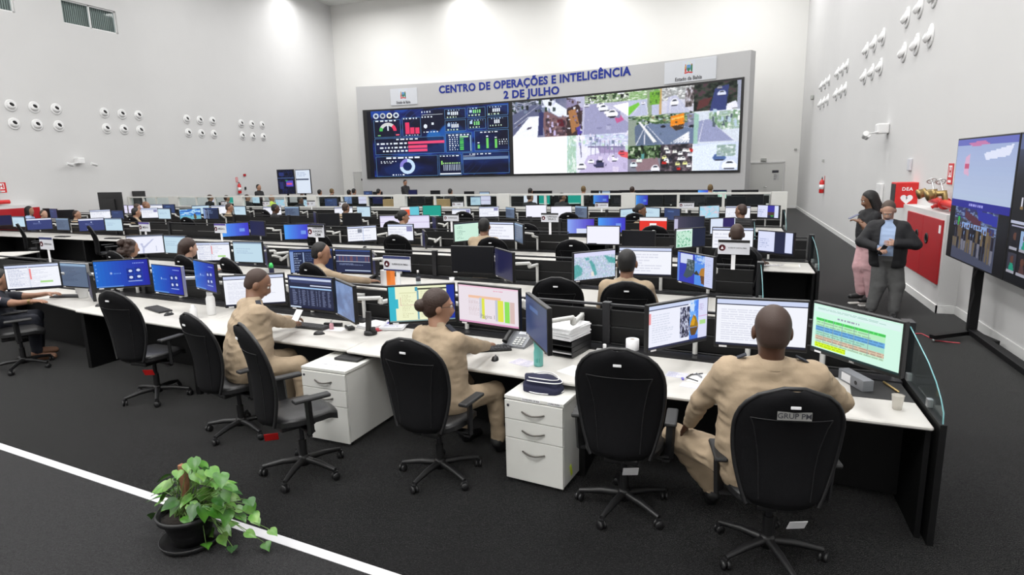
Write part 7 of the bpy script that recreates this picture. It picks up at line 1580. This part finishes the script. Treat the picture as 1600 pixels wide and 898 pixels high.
MB().lathe([(0, .0), (.16, .0), (.178, .012), (.19, .045), (.184, .046), (.17, .018), (0, .012)], 'black_plastic', n=36).build('saucer', t)
MB().lathe([(0, .014), (.105, .014), (.125, .08), (.16, .19), (.185, .195), (.19, .225), (.178, .228), (.165, .20), (.155, .19), (0, .19)], 'black_plastic', n=36).build('pot', t)
MB().lathe([(0, .195), (.162, .192)], 'soil', n=30).build('soil', t)
MB().box((0, 0, .36), (.045, .035, .34), 'stake', bev=.004).build('stake', t)
Z6 = lambda x, y: (180+x/3.48, 640+y/3.48)
LV = [(395, 318), (240, 430), (210, 485), (205, 575), (290, 520), (335, 570), (395, 600), (375, 465), (320, 375), (440, 335), (500, 360), (480, 310), (575, 385), (640, 435), (610, 510), (570, 460), (500, 540), (420, 505), (455, 480), (600, 590), (605, 660), (520, 675), (500, 740), (635, 760), (590, 710), (740, 680), (825, 745), (862, 668), (765, 590), (770, 612), (740, 545), (735, 505), (690, 590), (560, 570), (300, 440), (350, 420), (265, 372), (410, 430), (540, 350), (425, 560), (460, 400), (520, 430), (365, 345), (430, 300), (345, 500), (270, 470), (590, 430), (655, 480), (480, 450), (540, 500), (380, 390), (300, 400), (450, 545), (570, 540), (625, 550), (400, 470), (330, 440), (500, 400), (260, 540), (560, 620), (640, 620), (560, 420), (420, 360), (340, 355), (500, 470), (240, 500), (610, 470), (470, 370), (690, 540), (520, 590), (450, 370), (520, 345), (350, 385), (390, 360), (300, 480), (230, 455), (320, 540), (370, 560), (440, 590), (480, 570), (530, 470), (570, 500), (620, 400), (660, 450), (600, 450), (380, 500), (480, 510), (430, 530), (500, 330), (555, 400), (280, 420), (640, 520)]
rl = np.random.RandomState(11); protos = []
def leaf_mesh(m, k):
    mb = MB(); vs = []; n = 9; W_ = 5
    for i in range(n):
        u = i/(n-1)                      # heart shaped outline, tip at u=1
        hw = .5*math.sin(PI*min(1, u*.98+.02)**.62)*(1-.25*u) if u < 1 else 0
        for j in range(W_):
            v = -1+2*j/(W_-1); back = -.10*(abs(v))*(1-u)**3
            x = hw*v*.95; y = u-.0+back*1.2; z = .10*abs(v)*hw*2-.20*u*u+.03*math.sin(u*7+k)*abs(v); vs.append((x, y, z))
    mb.add(vs, [(i*W_+j, i*W_+j+1, (i+1)*W_+j+1, (i+1)*W_+j) for i in range(n-1) for j in range(W_-1)], m, True); return mb
for m in ('leaf_bright', 'leaf_deep', 'leaf_pale', 'leaf_bright'): protos.append(leaf_mesh(m, len(protos)))
stems = MB()
for i, (zx, zy) in enumerate(LV):
    px, py = Z6(zx, zy); trail = zx > 640 or (zy > 620 and zx > 480)
    Y = PY+rl.uniform(-.12, .16) if not trail else PY+rl.uniform(-.05, .06)
    p = atY(px, py, Y)
    if p.z < .04 or (trail and p.z < .12): p = at(px, py, rl.uniform(.03, .06))
    p = p-Vector((PX, PY, 0)); s = rl.uniform(.078, .112)*(.85 if trail else 1)
    out = Vector((p.x, p.y-.05, 0)); out = out.normalized() if out.length > .03 else Vector((rl.uniform(-1, 1), -1, 0)).normalized()
    a = math.atan2(out.y, out.x)-PI/2+rl.uniform(-.7, .7)
    M4 = Matrix.Translation(p)@Matrix.Rotation(a, 4, 'Z')@Matrix.Rotation(rl.uniform(-.45, .25)-(.25 if not trail else 0), 4, 'X')@Matrix.Rotation(rl.uniform(-.5, .5), 4, 'Y')@Matrix.Scale(s, 4)@Matrix.Translation((0, -.5, .05))
    src = protos[2 if (trail and i % 3 == 0) else rl.randint(0, 4) if i % 5 else 2]; b = MB(); b.v = [tuple(M4@Vector(v)) for v in src.v]; b.f = src.f; b.m = src.m; b.smooth = src.smooth; b.mats = src.mats
    b.build('leaf', t)
    base = M4@Vector((0, .02, 0)); r0 = Vector((rl.uniform(-.07, .07), rl.uniform(-.07, .07), .19)); 
    if trail: r0 = Vector((.10, .0, .22))
    mid = (base+r0)/2+Vector((0, 0, .05 if not trail else .06)); stems.tube([r0, r0*.6+mid*.4+Vector((0, 0, .04)), mid*.5+base*.5, base], [.0035, .003, .0025, .002], 'stem_green', 5, caps=False)
stems.build('stem', t)
# ------------------------------------------------------------------ big displays on a stand at the right
TX = 2.75
t = thing('video_display', 'large wall display on a black stand showing a group photograph, right', 'display', (TX, 8.84, 0))
y0, y1, z0, z1 = 7.88, 9.80, .98, 2.53
MB().box((.035, (y0+y1)/2-8.84, (z0+z1)/2), (.06, y1-y0, z1-z0), 'black_plastic', bev=.006).build('housing', t)
cv = Cv(110, 100, (.66, .72, .84)); cv.grad(0, 0, 1, .55, (.60, .66, .82), (.70, .76, .86), False); cv.rect(0, 0, 1, .05, (.38, .40, .72)); cv.poly([(.2, .03), (.5, .02), (.6, .05), (.3, .06)], (.75, .45, .65)); cv.poly([(.5, .12), (.95, .06), (.9, .14), (.55, .17)], (.86, .88, .96)); cv.poly([(.18, .15), (.26, .12), (.27, .30), (.17, .28)], (.82, .66, .78)); cv.rect(.18, .2, .26, .24, (.75, .3, .45))
cv.rect(0, .505, 1, .56, (.13, .14, .55)); cv.lines(.35, .515, .6, .54, 1, (.6, .6, .9), 1.2, .7)
cv.rect(0, .56, 1, 1, (.26, .28, .36)); cv.rect(0, .56, .1, 1, (.02, .02, .03)); cv.rect(.85, .56, 1, 1, (.05, .05, .06)); cv.noise(.1, .56, .85, .74, [(.20, .22, .26), (.30, .34, .46), (.42, .50, .66), (.16, .18, .40)], 7); cv.poly([(.3, .58), (.6, .64), (.58, .70), (.3, .64)], (.32, .16, .22)); cv.rect(.17, .64, .21, .71, (.10, .65, .25)); cv.rect(.25, .68, .7, .78, (.5, .62, .82)); cv.poly([(.5, .56), (.85, .58), (.85, .66), (.55, .64)], (.15, .18, .60))
rr = np.random.RandomState(2)
for k in range(17):
    x = .12+k*.043; c = [(.06, .06, .09), (.42, .36, .26), (.36, .30, .22), (.10, .09, .14), (.08, .08, .10)][rr.randint(5)]; y = .70+rr.uniform(-.01, .02); e = .90+.003*k
    cv.ell(x, y, .012, .016, (.30, .2, .16)); cv.poly([(x-.022, y+.02), (x+.022, y+.02), (x+.018, y+.12), (x-.018, y+.12)], c); cv.poly([(x-.018, y+.12), (x+.018, y+.12), (x+.014, e), (x-.012, e)], [(.40, .35, .26), (.10, .10, .13), (.45, .45, .5)][rr.randint(3)])
s_ = canvas_mesh('screen', cv, lambda u, v: (.0035, (y1-.02)-(y1-y0-.04)*u-8.84, z0+.02+(z1-z0-.04)*v), 'display', t)
t2 = thing('video_display', 'large black display with small portrait tiles at the right edge', 'display', (TX, 6.9, 0))
ya, yb = 5.92, 7.86
MB().box((.035, (ya+yb)/2-6.9, (z0+z1)/2), (.06, yb-ya, z1-z0), 'black_plastic', bev=.006).build('housing', t2)
cv = Cv(110, 100, (.03, .035, .05)); cv.rect(0, 0, 1, .1, (.33, .38, .55)); cv.grad(0, .1, 1, .3, (.20, .24, .34), (.05, .055, .08), False); cv.rect(.10, .42, .115, .48, (.8, .8, .85)); cv.rect(.095, .48, .125, .5, (.5, .4, .25)); cv.rect(.0, .58, .4, .595, (.7, .72, .8)); cv.rect(.02, .61, .36, .62, (.6, .6, .7))
for r_ in range(2):
    for c_ in range(4):
        x, y = .02+c_*.13, .64+r_*.16
        cv.rect(x, y, x+.11, y+.12, [(.10, .09, .11), (.55, .66, .80), (.45, .5, .45), (.2, .2, .25)][(r_*3+c_) % 4]); cv.ell(x+.055, y+.045, .02, .03, (.35, .22, .17)); cv.poly([(x+.02, y+.12), (x+.035, y+.075), (x+.075, y+.075), (x+.095, y+.12)], [(.05, .05, .07), (.12, .55, .45), (.3, .2, .2)][(c_+r_) % 3]); cv.rect(x, y+.125, x+.1, y+.135, (.6, .6, .65))
canvas_mesh('screen', cv, lambda u, v: (.0035, (yb-.02)-(yb-ya-.04)*u-6.9, z0+.02+(z1-z0-.04)*v), 'display', t2)
t = thing('display_stand', 'black rolling display stand with long floor beams by the right wall', 'display stand', (2.93, 9.1, 0))
MB().box((0, 0, 1.15), (.10, .09, 2.2), 'black_metal', bev=.006).box((0, -3.6, 1.15), (.10, .09, 2.2), 'black_metal', bev=.006).build('post', t)
MB().box((0, -1.8, .10), (.09, 3.7, .07), 'black_metal', bev=.006).build('floor_beam', t)
for y in (.0, -3.6):
    f = MB(); f.bar((0, y, .09), (-.50, y-.30, .07), .08, .05, 'black_metal'); f.bar((0, y, .09), (.14, y-.42, .07), .07, .05, 'black_metal'); ft = f.build('foot', t)
    for p in ((-.48, y-.29), (.13, y-.40)): MB().lathe([(0, -.012), (.028, -.012), (.028, .012), (0, .012)], 'aluminium', (p[0], p[1], .03), 12, Matrix.Rotation(PI/2, 3, 'Y')).build('caster', ft)
MB().box((-.07, -.15, 1.75), (.08, 1.6, .06), 'black_metal').box((-.07, -2.3, 1.75), (.08, 2.8, .06), 'black_metal').box((-.07, -.15, 1.3), (.08, 1.6, .06), 'black_metal').box((-.07, -2.3, 1.3), (.08, 2.8, .06), 'black_metal').build('mount_rail', t)
MB().tube([(-.07, -.1, 1.1), (-.05, -.14, .95), (-.09, -.12, .8), (-.05, -.09, .6), (-.10, -.16, .4), (-.06, -.06, .12)], .010, 'black_plastic', 6).build('hanging_cable', t)
o = tag(MB().tube([tuple(at(1418, 521, .008)), tuple(at(1440, 521, .008)), tuple(at(1462, 532, .008)), tuple(at(1500, 536, .008))], .007, 'red_plastic', 6).build('floor_cable'), 'thin red cable on the carpet by the display stand', 'cable')
# wall screens far at the left
def farscreen(px0, px1, pt, pb, Y, kind, lab):
    a, b_ = atY(px0, pt, Y), atY(px1, pb, Y); w_, h_ = b_.x-a.x, a.z-b_.z
    t = thing('video_display', lab, 'display', ((a.x+b_.x)/2, Y, 0), .1); MB().box((0, 0, (a.z+b_.z)/2), (w_, .06, h_), 'black_plastic').build('housing', t)
    cv = Cv(30, 40, (.05, .07, .18)) if kind == 'dark' else Cv(20, 30, (.86, .90, .96))
    if kind == 'dark':
        cv.noise(0, 0, 1, 1, [(.04, .06, .16), (.08, .12, .28), (.03, .04, .10)], 6); cv.rect(.5, .45, .95, .7, (.35, .30, .75)); cv.rect(.55, .55, .85, .62, (.85, .35, .5)); cv.rect(.45, .42, .6, .48, (.2, .6, .3)); cv.rect(0, .33, 1, .35, (.3, .4, .6)); cv.rect(.1, .1, .4, .25, (.15, .2, .45)); cv.rect(.1, .5, .35, .8, (.15, .18, .4))
    else: cv.rect(0, .38, .9, .42, (.3, .33, .42)); cv.lines(.1, .1, .9, .3, 3, (.7, .75, .85))
    canvas_mesh('screen', cv, lambda u, v: ((u-.5)*(w_-.05), -.033, b_.z+.03+(h_-.06)*v), 'display', t)
    MB().box((0, .05, b_.z/2+.2), (.09, .06, b_.z+.3), 'black_metal').box((0, .05, .03), (.6, .5, .05), 'black_metal').build('stand_post', t)
farscreen(433.5, 461.5, 265, 303, 26, 'dark', 'far dark dashboard display beside a white one, at the left back'); farscreen(462, 487, 265, 302.5, 26, 'white', 'far white display beside the dark dashboard, at the left back')
# backs of two big displays near the left wall
for i, (x0, x1, yt, yb, Y) in enumerate(((152, 193, 300.5, 320, 16.45), (205, 229, 298.5, 320, 18.62))):
    a, b_ = atY(x0, yt, Y), atY(x1, yb, Y); w_ = b_.x-a.x
    t = thing('rear_facing_display', 'black back of a big display near the left wall, %s of two' % ('left' if i == 0 else 'right'), 'display', ((a.x+b_.x)/2, Y, 0), -.05)
    MB().box((0, 0, a.z-.42), (w_, .08, .84), 'soft_black', bev=.01).build('housing', t); MB().box((0, -.06, a.z-.45), (w_*.5, .05, .4), 'black_plastic', bev=.01).build('rear_cover', t); MB().box((0, .05, .6), (.08, .05, 1.2), 'black_metal').box((0, .05, .02), (.7, .5, .04), 'black_metal').build('stand', t)
# cardboard boxes behind the glass
for i, (px, w_) in enumerate(((607, .32), (690, .55))):
    p = atrow(px, 312, ROW['E'], .2); tag(MB().box((0, 0, .22), (w_, .35, .44), 'cardboard', bev=.004).build('cardboard_box'), 'brown cardboard box behind the glass, %s of two' % ('left' if i == 0 else 'right'), 'box').location = (p.x, p.y, .752)
bpy.context.view_layer.update()
